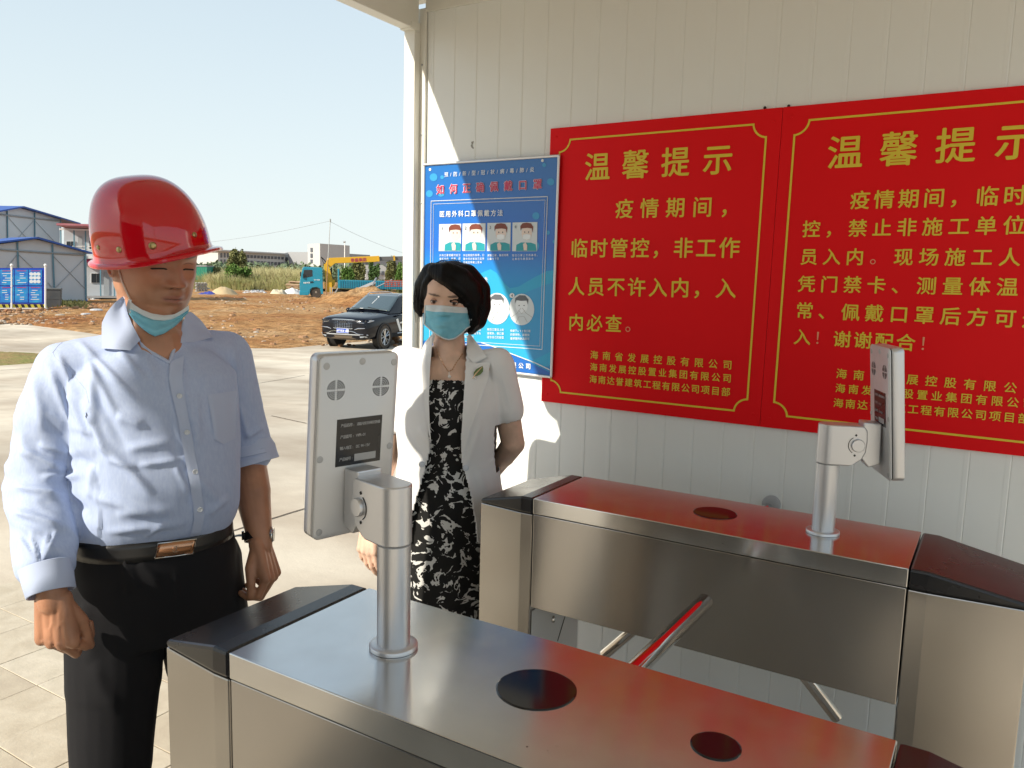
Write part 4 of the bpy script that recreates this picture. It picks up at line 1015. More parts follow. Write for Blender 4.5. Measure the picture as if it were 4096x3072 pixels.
body.loft(torso_rings(mroot, l_, f_, [(.86, .145, .10, .10, 0, -.01), (1.0, .150, .105, .09, 0, 0), (1.15, .152, .125, .09, .005, 0), (1.30, .155, .105, .10, .008, 0), (1.37, .150, .085, .085, .008, 0), (1.43, .075, .055, .065, .008, -.01)]))
chain(body, [shR, elR, wrR], [.052, .041, .026]); chain(body, [shL, elL, (elL * .6 + wrL * .4), wrL], [.052, .043, .042, .027])
body.capsule(nb, shR, .05, .05); body.capsule(nb, shL, .05, .05)
dR = _n(P(232, 2600, 1.50) - wrR); hand_into(body, wrR, dR, _n(CF * 1.0 + CR * .05), CR, 1.02, [(62, 72, 45), (50, 80, 45), (56, 78, 45), (66, 72, 40)], thumb=(.35, .25, .8), wr=.0265)
dL = _n(P(1092, 2330, 1.82) - wrL - np.array((0, 0, .0))); hand_into(body, wrL, dL, _n(-CR * .85 + CF * .15), _n(-CF * .9 - CR * .35), 1.0, [(42, 62, 35), (48, 66, 35), (52, 64, 35), (56, 58, 35)], thumb=(.42, .30, .6), wr=.0255)
chain(body, [hipR, kneeR, ankR], [.085, .058, .042]); chain(body, [hipL, kneeL, ankL], [.085, .058, .042])
V, q, _t = remesh(body, .0027, 3)
base = (.43, .212, .125)
cols, Lc = skin_cols(V, base, H_m, ho, HS, (.30, .115, .085), (.07, .038, .028))
hr = ((Lc[:, 2] > -.028) & (Lc[:, 1] > .022) & (Lc[:, 2] < .13)) | ((Lc[:, 2] > .05) & (Lc[:, 2] < .13)); hr &= np.abs(Lc[:, 0]) < .079
cols[hr] = (.012, .010, .009)
# tendons and knuckle relief on the right hand
N_ = vnormals(V, q); px_, py_, dp_ = pxy(V); hm = (py_ > 2400) & (px_ < 360)
V = ridge_disp(V, N_ * hm[:, None], [(215, 2440, 200, 2560, 7, 1.6), (240, 2440, 235, 2570, 7, 1.8), (262, 2440, 268, 2570, 7, 1.6), (225, 2520, 262, 2480, 5, 1.2), (190, 2530, 215, 2490, 5, 1.0), (205, 2565, 201, 2580, 9, 2.2), (235, 2572, 235, 2588, 9, 2.4), (268, 2572, 270, 2586, 9, 2.4), (172, 2560, 170, 2575, 8, 2.0)])
ob = meshobj('body', V, q, M['skin_m'], man, colors=cols); bvM = bvh_of(V, q)
# eyes, nearly closed looking down
def eye(o, H, sc, x, z=.0015, look=(0, -1, -.2), parent=None, open_=.5, lidm=None, lashm=True):
    c = o + H @ (np.array((x, -.0700, z)) * sc); r = .0115 * sc; e = MB(); e.ball(c, r, 20); eb = obj('eye', e, M['eyew'], parent)
    d = _n(H @ np.array(look)); e = MB(); e.lathe(c + d * r * .88, [(.0058 * sc, -.0005), (.0056 * sc, .0009 * sc), (.0035 * sc, .0019 * sc), (.0005, .0022 * sc)], 18, axis=d); obj('iris', e, M['iris'], eb)
    for nm, a0, a1, rr in (('upper_lid', R_(90 - 62 * open_), R_(150), 1.09), ('lower_lid', R_(-100), R_(-22 * (.4 + open_)), 1.07)):
        e = MB()
        def F(u, v):
            el = a0 + (a1 - a0) * v if nm == 'upper_lid' else a0 + (a1 - a0) * v
            el = el if nm == 'upper_lid' else el
            ph = (u - .5) * R_(150)
            # edge follows an almond: closes towards the corners
            cl = abs(u - .5) * 2
            if nm == 'upper_lid': el = (R_(44 * open_) * (1 - cl ** 2.2)) * (1 - v) + R_(105) * v
            else: el = (-R_(26 * open_) * (1 - cl ** 2.0) - R_(2)) * (1 - v) - R_(95) * v
            p = np.array((math.sin(ph) * math.cos(el), -math.cos(ph) * math.cos(el), math.sin(el))) * r * rr
            return c + H @ p
        e.grid(F, 18, 8); lo = obj(nm, e, lidm or M['lid'], eb)
        if nm == 'upper_lid' and lashm:
            e = MB(); e.tube([np.array(F(u, -.02)) * 1.0 + H @ np.array((0, -.0006, 0)) for u in np.linspace(.06, .94, 14)], .0011 * sc, 5); obj('lash_line', e, M['lash'], eb)
def face_line(o, H, sc, pts, r, m, nm, par, bv):
    Q = []
    for x, z in resample(pts, 14):
        a = o + H @ (np.array((x, -.16, z)) * sc); h = bv.ray_cast(Vector(a), Vector(_n(H @ np.array((0, 1, 0)))), .2)
        if h[0] is not None: Q.append(np.array(h[0]))
    if len(Q) > 2: e = MB(); e.tube(Q, [r * .4] + [r] * (len(Q) - 2) + [r * .4], 6); obj(nm, e, m, par)
for s in (-1, 1):
    face_line(ho, H_m, HS, [(s * .0165, -.0045), (s * .023, -.0035), (s * .031, -.0040), (s * .039, -.0050), (s * .046, -.0060)], .0019, M['lash'], 'lash_line', man, bvM)
    face_line(ho, H_m, HS, [(s * .018, .0060), (s * .030, .0085), (s * .045, .0045)], .0007, M['lid'], 'eyelid_crease', man, bvM)

# shirt
sb = MB()
sb.loft(torso_rings(mroot, l_, f_, [(1.005, .146, .108, .098, -.008, 0), (1.045, .157, .124, .108, -.008, 0), (1.068, .166, .140, .113, -.006, 0), (1.10, .171, .152, .116, -.003, 0), (1.16, .172, .154, .116, .0, 0), (1.24, .170, .140, .118, .005, 0), (1.32, .171, .124, .118, .005, 0), (1.385, .165, .100, .105, .008, 0), (1.43, .115, .075, .09, .008, -.006), (1.452, .075, .062, .075, .008, -.01)]))
chain(sb, [nb + UP * .052 - l_ * .03, nb * .45 + shR * .55 + UP * .028, shR + UP * .006, shR], [.060, .060, .060, .062]); chain(sb, [nb + UP * .052 + l_ * .03, nb * .45 + shL * .55 + UP * .026, shL + UP * .006, shL], [.060, .060, .061, .064])
cufR = P(190, 2290, 1.525)
sR = [shR, shR * .5 + elR * .5 + CR * -.008, elR + CR * -.010, elR * .62 + cufR * .38 - CR * .006, elR * .35 + cufR * .65, P(182, 2240, 1.53)]
chain(sb, sR, [.062, .066, .063, .057, .056, .050])
sL = [shL, shL * .5 + elL * .5, P(990, 1800, 1.90)]
chain(sb, sL, [.064, .061, .056])
V, q, _t = remesh(sb, .0046, 5)
N_ = vnormals(V, q)
# broad soft creases first, then the folds seen on the chest and sleeves
tsl = np.clip(((V - shR) @ _n(cufR - shR)) / np.linalg.norm(cufR - shR), 0, 1.1); dsl = np.linalg.norm((V - shR) - np.outer(tsl * np.linalg.norm(cufR - shR), _n(cufR - shR)), axis=1); onsl = (dsl < .12) * sstep(.05, .3, tsl)
onsl = onsl * ((V - mroot) @ l_ < -.135)
nz1 = fbm(np.c_[(V @ l_) * 9, (V @ f_) * 9, V[:, 2] * 4.5 + (V @ l_) * 7], 3); nz2 = 1 - np.abs(fbm(np.c_[(V @ l_) * 11 + 5, (V @ f_) * 11, V[:, 2] * 20 + (V @ l_) * 14], 2)) * 2
V = V + N_ * (nz1 * .0032 + onsl * nz2 * .0052)[:, None]
N_ = vnormals(V, q)
def z3(x, y): return (x / 1.5083, 1200 + y / 1.5083)
rid = []
for a, b, w, h in [((470, 250), (860, 640), 16, 5), ((520, 340), (700, 700), 20, 6), ((560, 420), (560, 760), 22, 7), ((640, 200), (900, 520), 16, 4), ((500, 600), (660, 960), 16, 7), ((590, 840), (930, 1180), 22, 7), ((640, 960), (830, 1010), 16, 4), ((830, 1000), (1120, 960), 14, 4),
                   ((700, 700), (870, 760), 24, 6), ((760, 900), (1060, 850), 22, 5), ((560, 1000), (540, 1200), 20, 5), ((560, 1180), (920, 1290), 24, 6), ((700, 1290), (1050, 1270), 22, 5), ((640, 1400), (1110, 1350), 18, 4), ((880, 1430), (990, 1340), 12, 3),
                   ((350, 330), (480, 620), 16, 6), ((300, 420), (430, 760), 18, 6), ((400, 520), (520, 820), 14, 6), ((200, 430), (260, 800), 26, 5), ((120, 900), (400, 1040), 22, 9), ((230, 870), (440, 940), 16, 6), ((90, 1120), (400, 1190), 20, 9), ((250, 1070), (480, 1060), 16, 7), ((80, 1270), (380, 1370), 20, 9), ((110, 1420), (230, 1600), 12, 5), ((190, 1400), (235, 1610), 9, 5), ((340, 1390), (255, 1600), 10, 5), ((290, 1400), (245, 1600), 8, 4),
                   ((1180, 560), (1200, 880), 18, 4), ((1130, 560), (1190, 900), 10, 3), ((1290, 640), (1300, 850), 14, 3), ((1440, 620), (1500, 840), 14, 5), ((1400, 260), (1440, 600), 20, 4), ((1480, 830), (1590, 760), 12, 6), ((1060, 1000), (1140, 1170), 14, 4), ((1160, 1060), (1330, 1220), 26, 4), ((1250, 1290), (1390, 1180), 18, 5), ((1100, 420), (1110, 560), 14, 3), ((1420, 900), (1430, 1150), 14, 5),
                   ((1010, 620), (1120, 1100), 24, -3), ((560, 520), (760, 900), 22, -3), ((450, 940), (560, 1010), 18, -3), ((420, 1180), (520, 1290), 22, -3), ((860, 300), (960, 560), 26, 3)]:
    rid.append((*z3(*a), *z3(*b), w * .85, h * 1.35))
V = ridge_disp(V, N_, rid, 1.03); N_ = vnormals(V, q)
px_, py_, dp_ = pxy(V); facing = (N_ @ CAMZ) > -.35
vee = [(500, 1180), (530, 1290), (572, 1384), (678, 1450), (697, 1390), (727, 1300), (745, 1240), (740, 1100), (500, 1100)]
cut = point_in(vee, px_, py_) & facing & (V[:, 2] > 1.30)
shirt = meshobj('shirt', V, q, M['shirt'], man, cut=cut); bvS = bvh_of(V, q)
keep = ~cut; bvJ = BVHTree.FromPolygons([tuple(p) for p in V], [tuple(int(i) for i in f) for f in q if keep[f].all()])
# collar leaves and stand
c2 = lambda x, y: (250 + x / 2.2123, 650 + y / 2.2123)
def L2(*pts): return [c2(*p) for p in pts]
patch('collar', L2((530, 1185), (462, 1240), (395, 1320), (347, 1420), (345, 1645)), L2((552, 1215), (575, 1330), (620, 1440), (690, 1570), (600, 1662)), 16, 10, bvS, .012, M['shirt2'], shirt, 10, .003)
patch('collar', L2((1060, 1420), (1100, 1330), (1135, 1315), (1230, 1400), (1335, 1542)), L2((1010, 1560), (1040, 1600), (1090, 1590), (1165, 1590), (1335, 1546)), 14, 8, bvS, .010, M['shirt2'], shirt, 8, .003)
patch('collar_stand', L2((535, 1165), (560, 1290), (610, 1400), (660, 1490), (712, 1600)), L2((556, 1165), (590, 1290), (640, 1390), (690, 1470), (722, 1560)), 12, 3, bvS, .006, M['shirt2'], shirt, 6, .0025)
for pl_v in ([(530, 1290), (550, 1340), (572, 1384), (625, 1422), (679, 1452)], [(679, 1452), (697, 1390), (727, 1300)]): line_on('neckline_hem', pl_v, bvS, .0005, .0042, M['shirt2'], shirt, 30, 8)
# front placket with stitched edge, buttons, pocket
pk0 = [z3(1025, 375), z3(1018, 470), z3(1035, 560), z3(1070, 700), z3(1085, 790), z3(1110, 930), z3(1140, 1080), z3(1165, 1230), z3(1172, 1330), z3(1145, 1430)]
pk1 = [z3(1110, 335), z3(1100, 470), z3(1112, 560), z3(1135, 700), z3(1155, 790), z3(1178, 930), z3(1205, 1080), z3(1228, 1230), z3(1232, 1330), z3(1205, 1420)]
patch('placket', pk0, pk1, 40, 4, bvS, .0032, M['shirt2'], shirt, 1, .0022)
for x, y in ((1083, 579), (1128, 798), (1178, 1036), (1207, 1265)):
    p = z3(x, y); d = hit_depth(bvS, *p); c = P(*p, d - .0045); e = MB(); e.lathe(c, [(.0055, 0), (.0055, .0012), (.0045, .0018), (.0035, .0012), (.0005, .0012)], 18, axis=_n(f_ * .8 + tocam * .4)); obj('button', e, M['button'], shirt)
patch('pocket', [z3(1250, 572), z3(1340, 560), z3(1428, 545)], [z3(1300, 845), z3(1350, 870), z3(1420, 835)], 10, 12, bvS, .0026, M['shirt2'], shirt, 3, .0018)
line_on('seam', [z3(610, 155), z3(520, 178), z3(430, 215), z3(350, 275), z3(318, 318)], bvS, .0002, .0006, M['shirt2'], shirt)
line_on('seam', [z3(232, 302), z3(270, 305), z3(318, 318), z3(330, 345), z3(420, 430), z3(520, 545), z3(535, 620)], bvS, .0002, .0007, M['shirt2'], shirt)
line_on('seam', [z3(1175, 100), z3(1300, 118), z3(1400, 160), z3(1432, 260), z3(1462, 380), z3(1480, 540)], bvS, .0002, .0006, M['shirt2'], shirt)
# right cuff, buttoned
def tube_cuff(name, a, b, ra, rb, m, parent, th=.0025, wob=.0):
    e = MB(); t_ = _n(b - a); u = _n(np.cross(t_, CF)); w_ = np.cross(t_, u); rings = []
    for tt, rr in ((0, ra - .002), (0.02, ra), (.5, (ra + rb) / 2), (.98, rb), (1, rb - .001), (1.0, rb - th - .001), (.6, rb - th - .002)):
        rings.append([a + (b - a) * tt + (rr * (1 + wob * math.sin(3 * g + tt * 4))) * (math.cos(g) * u + 1.0 * math.sin(g) * w_) for g in np.linspace(0, 2 * PI, 36, endpoint=False)])
    e.loft(rings, False); return obj(name, e, m, parent)
cf = tube_cuff('cuff', P(182, 2258, 1.512), P(202, 2374, 1.498), .0450, .0420, M['shirt2'], shirt, wob=.04)
e = MB(); cb = P(113, 2332, 1.49); e.lathe(P(108, 2333, 1.49), [(.0058, 0), (.0058, .0012), (.0045, .0018), (.0035, .0012), (.0005, .0012)], 18, axis=_n(tocam - CR * .9)); obj('button', e, M['button'], cf)
# left sleeve rolled above the elbow: two turned folds
for k, (a, b, ra, rb) in enumerate(((P(985, 1765, 1.90), P(996, 1822, 1.90), .058, .064), (P(990, 1806, 1.90), P(1004, 1858, 1.90), .060, .066))):
    tube_cuff('rolled_cuff', a, b, ra, rb, M['shirt2'], shirt, .004, .05)

# trousers
tb = MB()
tb.loft(torso_rings(mroot, l_, f_, [(.82, .160, .115, .120, 0, -.005), (.91, .172, .125, .125, -.002, -.005), (.99, .168, .128, .118, -.006, 0), (1.05, .160, .126, .11, -.008, 0), (1.065, .157, .124, .108, -.008, 0)]))
chain(tb, [hipR, place(-.100, .01, .72), kneeR, place(-.122, .0, .36), place(-.128, .005, .09 + ZF)], [.100, .092, .078, .070, .066]); chain(tb, [hipL, place(.100, .01, .72), kneeL, place(.122, .0, .36), place(.128, -.01, .09 + ZF)], [.100, .092, .078, .070, .066])
V, q, _t = remesh(tb, .0055, 5); N_ = vnormals(V, q)
V = V + N_ * (fbm(np.c_[(V @ l_) * 7, (V @ f_) * 7, V[:, 2] * 3], 3) * .004)[:, None]; N_ = vnormals(V, q)
z4 = lambda x, y: (x / 1.7067, 2100 + y / 1.7067)
V = ridge_disp(V, N_, [(*z4(*a), *z4(*b), w, h) for a, b, w, h in (((845, 200), (870, 480), 14, 5), ((870, 260), (940, 460), 20, 5), ((560, 520), (640, 920), 24, 5), ((620, 950), (800, 1300), 30, 4), ((1200, 330), (1215, 500), 9, 3), ((940, 230), (1100, 420), 20, 4))])
tr_ = meshobj('trousers', V, q, M['trous'], man); bvT = bvh_of(V, q)
# belt and buckle
e = MB(); rr_ = torso_rings(mroot, l_, f_, [(1.022, .164, .1325, .116, -.008, 0), (1.062, .162, .1315, .113, -.008, 0)]); e.loft([rr_[0], rr_[13], rr_[26], rr_[-1]], False); belt = obj('belt', e, M['leather'], man)
so_ = belt.modifiers.new('solid', 'SOLIDIFY'); so_.thickness = .003; so_.offset = 1
belt.location = tuple(np.array(belt.location))
lb_ = _n(l_ * .75 + CR * .35); bkc = place(-.005, .139, 1.042); e = MB(); tilt = Matrix.Rotation(R_(-2), 3, 'Y')
def bk(u, v, d=0): return bkc + lb_ * (u + .25 * v) + UP * v + f_ * d - f_ * .3 * u * u * 4
e = MB(); e.grid(lambda u, v: bk((u - .5) * .072, (v - .5) * .030, .004), 10, 2); b1 = obj('buckle', e, M['bronze'], man); so_ = b1.modifiers.new('solid', 'SOLIDIFY'); so_.thickness = .003
e = MB(); e.tube([bk(-.036, -.015, .0045), bk(.036, -.015, .0045), bk(.036, .015, .0045), bk(-.036, .015, .0045), bk(-.036, -.015, .0045)], .0013, 6); obj('rim', e, M['steel_mirror'], b1)
e = MB(); e.tube([bk(.006 * math.cos(a), .006 * math.sin(a), .0058) for a in np.linspace(.5, 5.8, 14)], .0006, 5); e.tube([bk(.0, -.004, .0058), bk(0, .005, .0058)], .0008, 5); obj('emblem', e, M['steel_mirror'], b1)
# wristwatch on the left wrist
wa = P(1030, 2140, 1.845); wd = _n(wrL - elL); e = MB(); u_ = _n(np.cross(wd, CF)); v_ = np.cross(wd, u_)
rings = [[wa + wd * t_ + (.0300 + b_) * (math.cos(g) * u_ + .86 * math.sin(g) * v_) for g in np.linspace(0, 2 * PI, 36, endpoint=False)] for t_, b_ in ((-.010, -.001), (-.0095, .0015), (.0095, .0015), (.010, -.001))]
e.loft(rings, False); w1 = obj('wristwatch', e, M['leather'], man)
wn_ = _n(CR * 1.0 + CF * .15); wc = wa + wn_ * .0285; e = MB(); e.lathe(wc, [(.0175, 0), (.0185, .002), (.0185, .006), (.016, .008)], 32, axis=wn_); cs = obj('watch_case', e, M['steel_mirror'], w1)
e = MB(); e.lathe(wc + wn_ * .0078, [(.0155, 0), (.0155, .0006)], 28, axis=wn_); obj('dial', e, M['black'], cs)
e = MB(); tc_ = wa - CR * .030 - CF * .005; e.box(tc_ - CR * .014 + UP * -.002, (.002, .002, .002)); e.tube([tc_ + CR * .004, tc_ - CR * .012, tc_ - CR * .026 - UP * .004], .0085, 8, flat=.18); obj('strap_end', e, M['leather'], w1)
e = MB(); e.box(tc_ - CR * .002, (.004, .004, .021)); obj('strap_buckle', e, M['steel_mirror'], w1)
# helmet: deep shell, rolled brim, short peak, brass rivets, chin strap
aY = R_(50); wf = _n(math.cos(aY) * tocam + math.sin(aY) * CR); wu = _n(UP - CR * .19 + tocam * .22); wf = _n(wf - wf.dot(wu) * wu); wl = np.cross(wu, wf)
HW = np.stack([wl, -wf, wu], 1); wo = P(606, 982, 1.70)
hm_ = MB(); nA = 72
def shell(r_, z_, extra=0):
    ring = []
    for k in range(nA):
        a = 2 * PI * k / nA; ca, sa = math.cos(a), math.sin(a); fr_ = max(0, sa)
        x = (.110 * r_) * ca; y = -(.128 * r_ + .002) * sa if sa > 0 else -(.122 * r_) * sa
        if extra: 
            ex = extra * (.50 + .75 * max(0, sa) ** 3); x += ex * ca; y -= ex * sa
        z2_ = z_ + (.012 * (max(0, sa) ** 3) if extra > .006 else 0)
        ring.append(wo + HW @ np.array((x, y + .016 * max(0, z_ / .146) ** 2, z2_)))
    return ring
prof = [(1.0 * math.cos(t) ** .72 if t < PI / 2 else 0, .146 * math.sin(t) ** 1.0) for t in np.linspace(0, PI / 2 * .985, 26)]
rings = [shell(1.0, -.026, .020), shell(1.0, -.0275, .0255), shell(1.0, -.0245, .028), shell(1.0, -.0205, .0265), shell(1.0, -.0185, .020), shell(1.0, -.0175, .009), shell(1.0, -.012, .0035), shell(1.0, -.004, .0008)] + [shell(max(r_, .012), z_) for r_, z_ in prof]
hm_.loft(rings[::1], True, 0, True); hel = obj('helmet', hm_, M['helmet'], man, fixn=True)
bh = BVHTree.FromPolygons([tuple(p) for p in hm_.v], hm_.f)
for x, y, r_ in ((500, 772, .0062), (797, 737, .0076), (1167, 640, .0058), (318, 752, .005)):
    p = c2(x, y); rr = ray(*p); h = bh.ray_cast(Vector(EYE), Vector(_n(rr)), 10)
    if h[0] is None: continue
    nn_ = np.array(h[1]); nn_ = nn_ if nn_ @ CAMZ > 0 else -nn_; e = MB(); e.lathe(np.array(h[0]) - nn_ * .0005, [(r_, 0), (r_, .001), (r_ * .85, .0024), (r_ * .4, .0034), (.0004, .0036)], 20, axis=nn_); obj('rivet', e, M['brass'], hel)
e = MB(); st_ = [c2(488, 895), c2(500, 960), c2(530, 1060), c2(570, 1150), c2(600, 1215)]
Q = []
for p in resample(st_, 16):
    d = hit_depth(bvM, *p); Q.append(P(*p, (d if d else 1.62) - .002))
e.tube(Q, .0017, 6); obj('chin_strap', e, mat('elastic_cord', (.62, .50, .42), .8), hel)
# surgical mask pulled under the chin
chin = ho + H_m @ (np.array((0, -.082, -.112)) * HS); cx_, cy_ = proj(chin); dch = float((chin - EYE) @ -CAMZ)
def mdepth(x, y):
    v = dch - .014 + .030 * ((x - (cx_ + 8)) / 120) ** 2 + .00010 * max(0, y - 1285); h = hit_depth(bvM, x, y)
    return min(v, h - .005) if h else v
t1 = L2((588, 1215), (640, 1262), (700, 1300), (790, 1336), (900, 1352), (985, 1345), (1060, 1305), (1118, 1262)); t2 = L2((592, 1290), (650, 1320), (720, 1360), (800, 1392), (900, 1400), (980, 1385), (1060, 1340), (1120, 1300)); t3 = L2((585, 1338), (640, 1410), (700, 1466), (760, 1512), (820, 1541), (905, 1512), (1010, 1440), (1112, 1330))
mk = patch('face_mask', t2, t3, 24, 10, None, 0, M['maskb'], man, 0, .0015, depth=mdepth, bulge=.008, warp=lambda u, v: .0018 * math.sin(v * 9 + u * 3))
patch('inner_fold', t1, t2, 24, 4, None, 0, M['maskw'], mk, 0, .0015, depth=mdepth, bulge=.002)
patch('ear_loop_tab', L2((583, 1210), (612, 1215)), L2((548, 1335), (600, 1335)), 4, 6, None, .001, M['maskw'], mk, 0, .001, depth=mdepth)
# shoes
for a_, s in ((ankR, -1), (ankL, 1)):
    e = MB(); e.capsule(a_ + (0, 0, -.05) - f_ * .02, a_ + (0, 0, -.062) + f_ * .17, .045, .036); V, q, _t = remesh(e, .006, 2); V[:, 2] = np.maximum(V[:, 2], .002 + ZF); meshobj('shoe', V, q, M['shoe'], man)
mp_ = P(*proj(mroot0), KM * float((mroot0 - EYE) @ -CAMZ)); man.location = (mp_[0], mp_[1], 0.0); man.scale = (KM, KM, KM)
# + KM * (mroot0 - EYE)); man.scale = (KM, KM, KM)
# ================================================================== THE WOMAN IN THE WHITE JACKET
w0 = P(1795, 1800, 2.47); wroot = np.array((w0[0], w0[1], 0.0)); tcw_ = _n(-wroot * (1, 1, 0))
aw = R_(-5); fw = _n(math.cos(aw) * tcw_ + math.sin(aw) * CR); lw = np.array((-fw[1], fw[0], 0))
KW = 1.05; ZW = 1.6 - 1.6 / KW; wroot0 = np.array((wroot[0], wroot[1], ZW))
wom = thing('person', 'woman with a black bob in a white jacket, patterned dress and blue face mask', 'person', wroot0)
def pw(x, y, z): return wroot + lw * x + fw * y + UP * z
ah = R_(-9); whf = _n(math.cos(ah) * tcw_ + math.sin(ah) * CR); whf = _n(whf * math.cos(R_(2)) - UP * math.sin(R_(2))); whl = _n(np.cross(UP, whf)); whl = _n(whl - UP * .06)
whu = np.cross(whf, whl); H_w = np.stack([whl, -whf, whu], 1); WS = .95; woh = P(1792, 1206, 2.45)
M['white_cloth'] = mat('white_suiting', (.80, .80, .80), .75, 0, .2, bump=(800, .15, .0005))
M['hair'] = mat('black_hair', (.005, .0045, .0045), .45, 0, .14)
def dress_mat():
    m = mat('black_dress_white_print', (.008, .008, .008), .7, 0, .25, bump=(600, .2, .0005)); nt = m.node_tree; b = nt.nodes['Principled BSDF']; L = nt.links.new
    tc = nt.nodes['Texture Coordinate']; n = nt.nodes.new('ShaderNodeTexNoise'); n.inputs['Scale'].default_value = 17; n.inputs['Detail'].default_value = 3; n.inputs['Roughness'].default_value = .5; n.inputs['Distortion'].default_value = 1.6
    L(tc.outputs['Object'], n.inputs[0])
    # swirling outlines: thin bands of the noise field, broken up by a second, coarser field
    s1 = nt.nodes.new('ShaderNodeMath'); s1.operation = 'SUBTRACT'; s1.inputs[1].default_value = .5; L(n.outputs[0], s1.inputs[0]); ab = nt.nodes.new('ShaderNodeMath'); ab.operation = 'ABSOLUTE'; L(s1.outputs[0], ab.inputs[0])
    n2 = nt.nodes.new('ShaderNodeTexNoise'); n2.inputs['Scale'].default_value = 36; n2.inputs['Detail'].default_value = 3; L(tc.outputs['Object'], n2.inputs[0])
    w = nt.nodes.new('ShaderNodeMapRange'); w.inputs[1].default_value = .46; w.inputs[2].default_value = .62; w.inputs[3].default_value = .0; w.inputs[4].default_value = .065; L(n2.outputs[0], w.inputs[0])
    lt = nt.nodes.new('ShaderNodeMath'); lt.operation = 'LESS_THAN'; L(ab.outputs[0], lt.inputs[0]); L(w.outputs[0], lt.inputs[1])
    mx = nt.nodes.new('ShaderNodeMixRGB'); mx.inputs[1].default_value = (.008, .008, .008, 1); mx.inputs[2].default_value = (.62, .62, .60, 1); L(lt.outputs[0], mx.inputs[0]); L(mx.outputs[0], b.inputs['Base Color'])
    return m
M['dress'] = dress_mat(); wrinkle(M['white_cloth'], 5, (1, 1, .6), .003, .35)
shRw = P(1612, 1455, 2.50); shLw = P(1992, 1462, 2.42); elRw = P(1545, 1850, 2.52); wrRw = P(1475, 2105, 2.44); elLw = P(2052, 1775, 2.46); wrLw = P(1960, 1905, 2.60)
nbw = pw(0, -.005, 1.30)
body = MB(); head_into(body, H_w, woh, .92, True, WS)
body.capsule(woh + H_w @ np.array((0, .018, -.06)), nbw + UP * .05, .048, .050); body.capsule(nbw + UP * .05, nbw, .052, .07)
body.loft(torso_rings(wroot, lw, fw, [(.78, .150, .10, .11, 0, -.01), (.90, .150, .095, .11, 0, -.01), (1.02, .118, .085, .08, 0, 0), (1.15, .132, .100, .085, 0, 0), (1.25, .140, .082, .08, 0, 0), (1.31, .145, .060, .07, 0, 0), (1.36, .06, .045, .05, 0, -.005)]))
body.capsule(nbw, shRw, .045, .042); body.capsule(nbw, shLw, .045, .042)
chain(body, [shRw, elRw, wrRw], [.043, .034, .022]); chain(body, [shLw, (shLw + elLw) / 2, elLw, wrLw], [.043, .041, .036, .023])
body.capsule(elLw, elLw * .6 + wrLw * .4, .037, .033)
hand_into(body, wrRw, _n(P(1465, 2240, 2.42) - wrRw), _n(CF * .8 + CR * .4), _n(CR * .8 - CF * .4), .90, [(18, 25, 15), (20, 28, 15), (24, 30, 18), (28, 30, 18)], spread=.5, wr=.021)
hand_into(body, wrLw, _n(P(1870, 1960, 2.66) - wrLw), _n(-CF), UP, .88, [(30, 40, 25)] * 4, wr=.021)
for s in (-1, 1): chain(body, [pw(s * .075, -.01, .84), pw(s * .07, .01, .46), pw(s * .06, -.01, .09 + ZW)], [.078, .050, .034])
for s in (-1, 1): body.capsule(pw(s * .06, -.01, .075 + ZW), pw(s * .065, .13, .03 + ZW), .030, .024)
V, q, _t = remesh(body, .0028, 3)
cols, Lc = skin_cols(V, (.72, .475, .35), H_w, woh, WS, (.40, .14, .12), (.055, .035, .028))
hr = (Lc[:, 1] > .01) & (Lc[:, 2] > -.08) & (Lc[:, 2] < .13) & (np.abs(Lc[:, 0]) < .074) | ((Lc[:, 2] > .075) & (Lc[:, 2] < .13))
cols[hr] = (.012, .010, .009)
meshobj('body', V, q, M['skin_w'], wom, colors=cols); bvW = bvh_of(V, q)
M['lidw'] = mat('eyelid_fair', (.42, .235, .16), .5)
for s in (-1, 1): eye(woh, H_w, WS, s * .032, z=.0015, parent=wom, open_=.46, look=(.05, -1, .02), lidm=M['lidw'])
# hair: swept bob, built as a mass of combed locks
hb = MB(); HL = lambda x, y, z: woh + H_w @ (np.array((x, y, z)))
hb.ball(HL(.006, .020, .028), (.092, .100, .096), 28, rot=Matrix([list(r) for r in H_w])); hb.ball(HL(.006, .050, -.028), (.088, .066, .085), 24, rot=Matrix([list(r) for r in H_w]))
for pts, rs in (([(.050, -.005, .075), (.090, .010, .040), (.100, .014, -.010), (.094, .012, -.052), (.078, .002, -.084)], [.045, .038, .033, .028, .014]), ([(-.050, .0, .070), (-.076, .014, .040), (-.086, .020, .000), (-.090, .014, -.028), (-.083, .004, -.052)], [.045, .034, .026, .019, .007]),
                ([(-.034, -.060, .082), (-.008, -.077, .074), (.024, -.080, .060), (.052, -.070, .040), (.074, -.048, .014)], [.014, .017, .019, .019, .016]), ([(-.040, -.045, .092), (0, -.058, .092), (.04, -.056, .078), (.072, -.040, .048), (.088, -.02, .01)], [.022, .030, .032, .030, .026]),
                ([(.078, -.040, .012), (.086, -.026, -.020), (.088, -.014, -.055), (.074, -.010, -.088)], [.016, .017, .017, .008]), ([(-.052, -.050, .072), (-.070, -.034, .045), (-.077, -.020, .010), (-.080, -.010, -.030)], [.011, .010, .009, .006])):
    chain(hb, [HL(*p) for p in pts], rs)
V, q, _t = remesh(hb, .0032, 24); N_ = vnormals(V, q); Lh = (V - woh) @ H_w
part = np.array((-.045, -.02, .12)); rel = Lh - part; ang = np.arctan2(rel[:, 0] * 1.0, -rel[:, 1] + .02); side = np.arctan2(Lh[:, 1], Lh[:, 0])
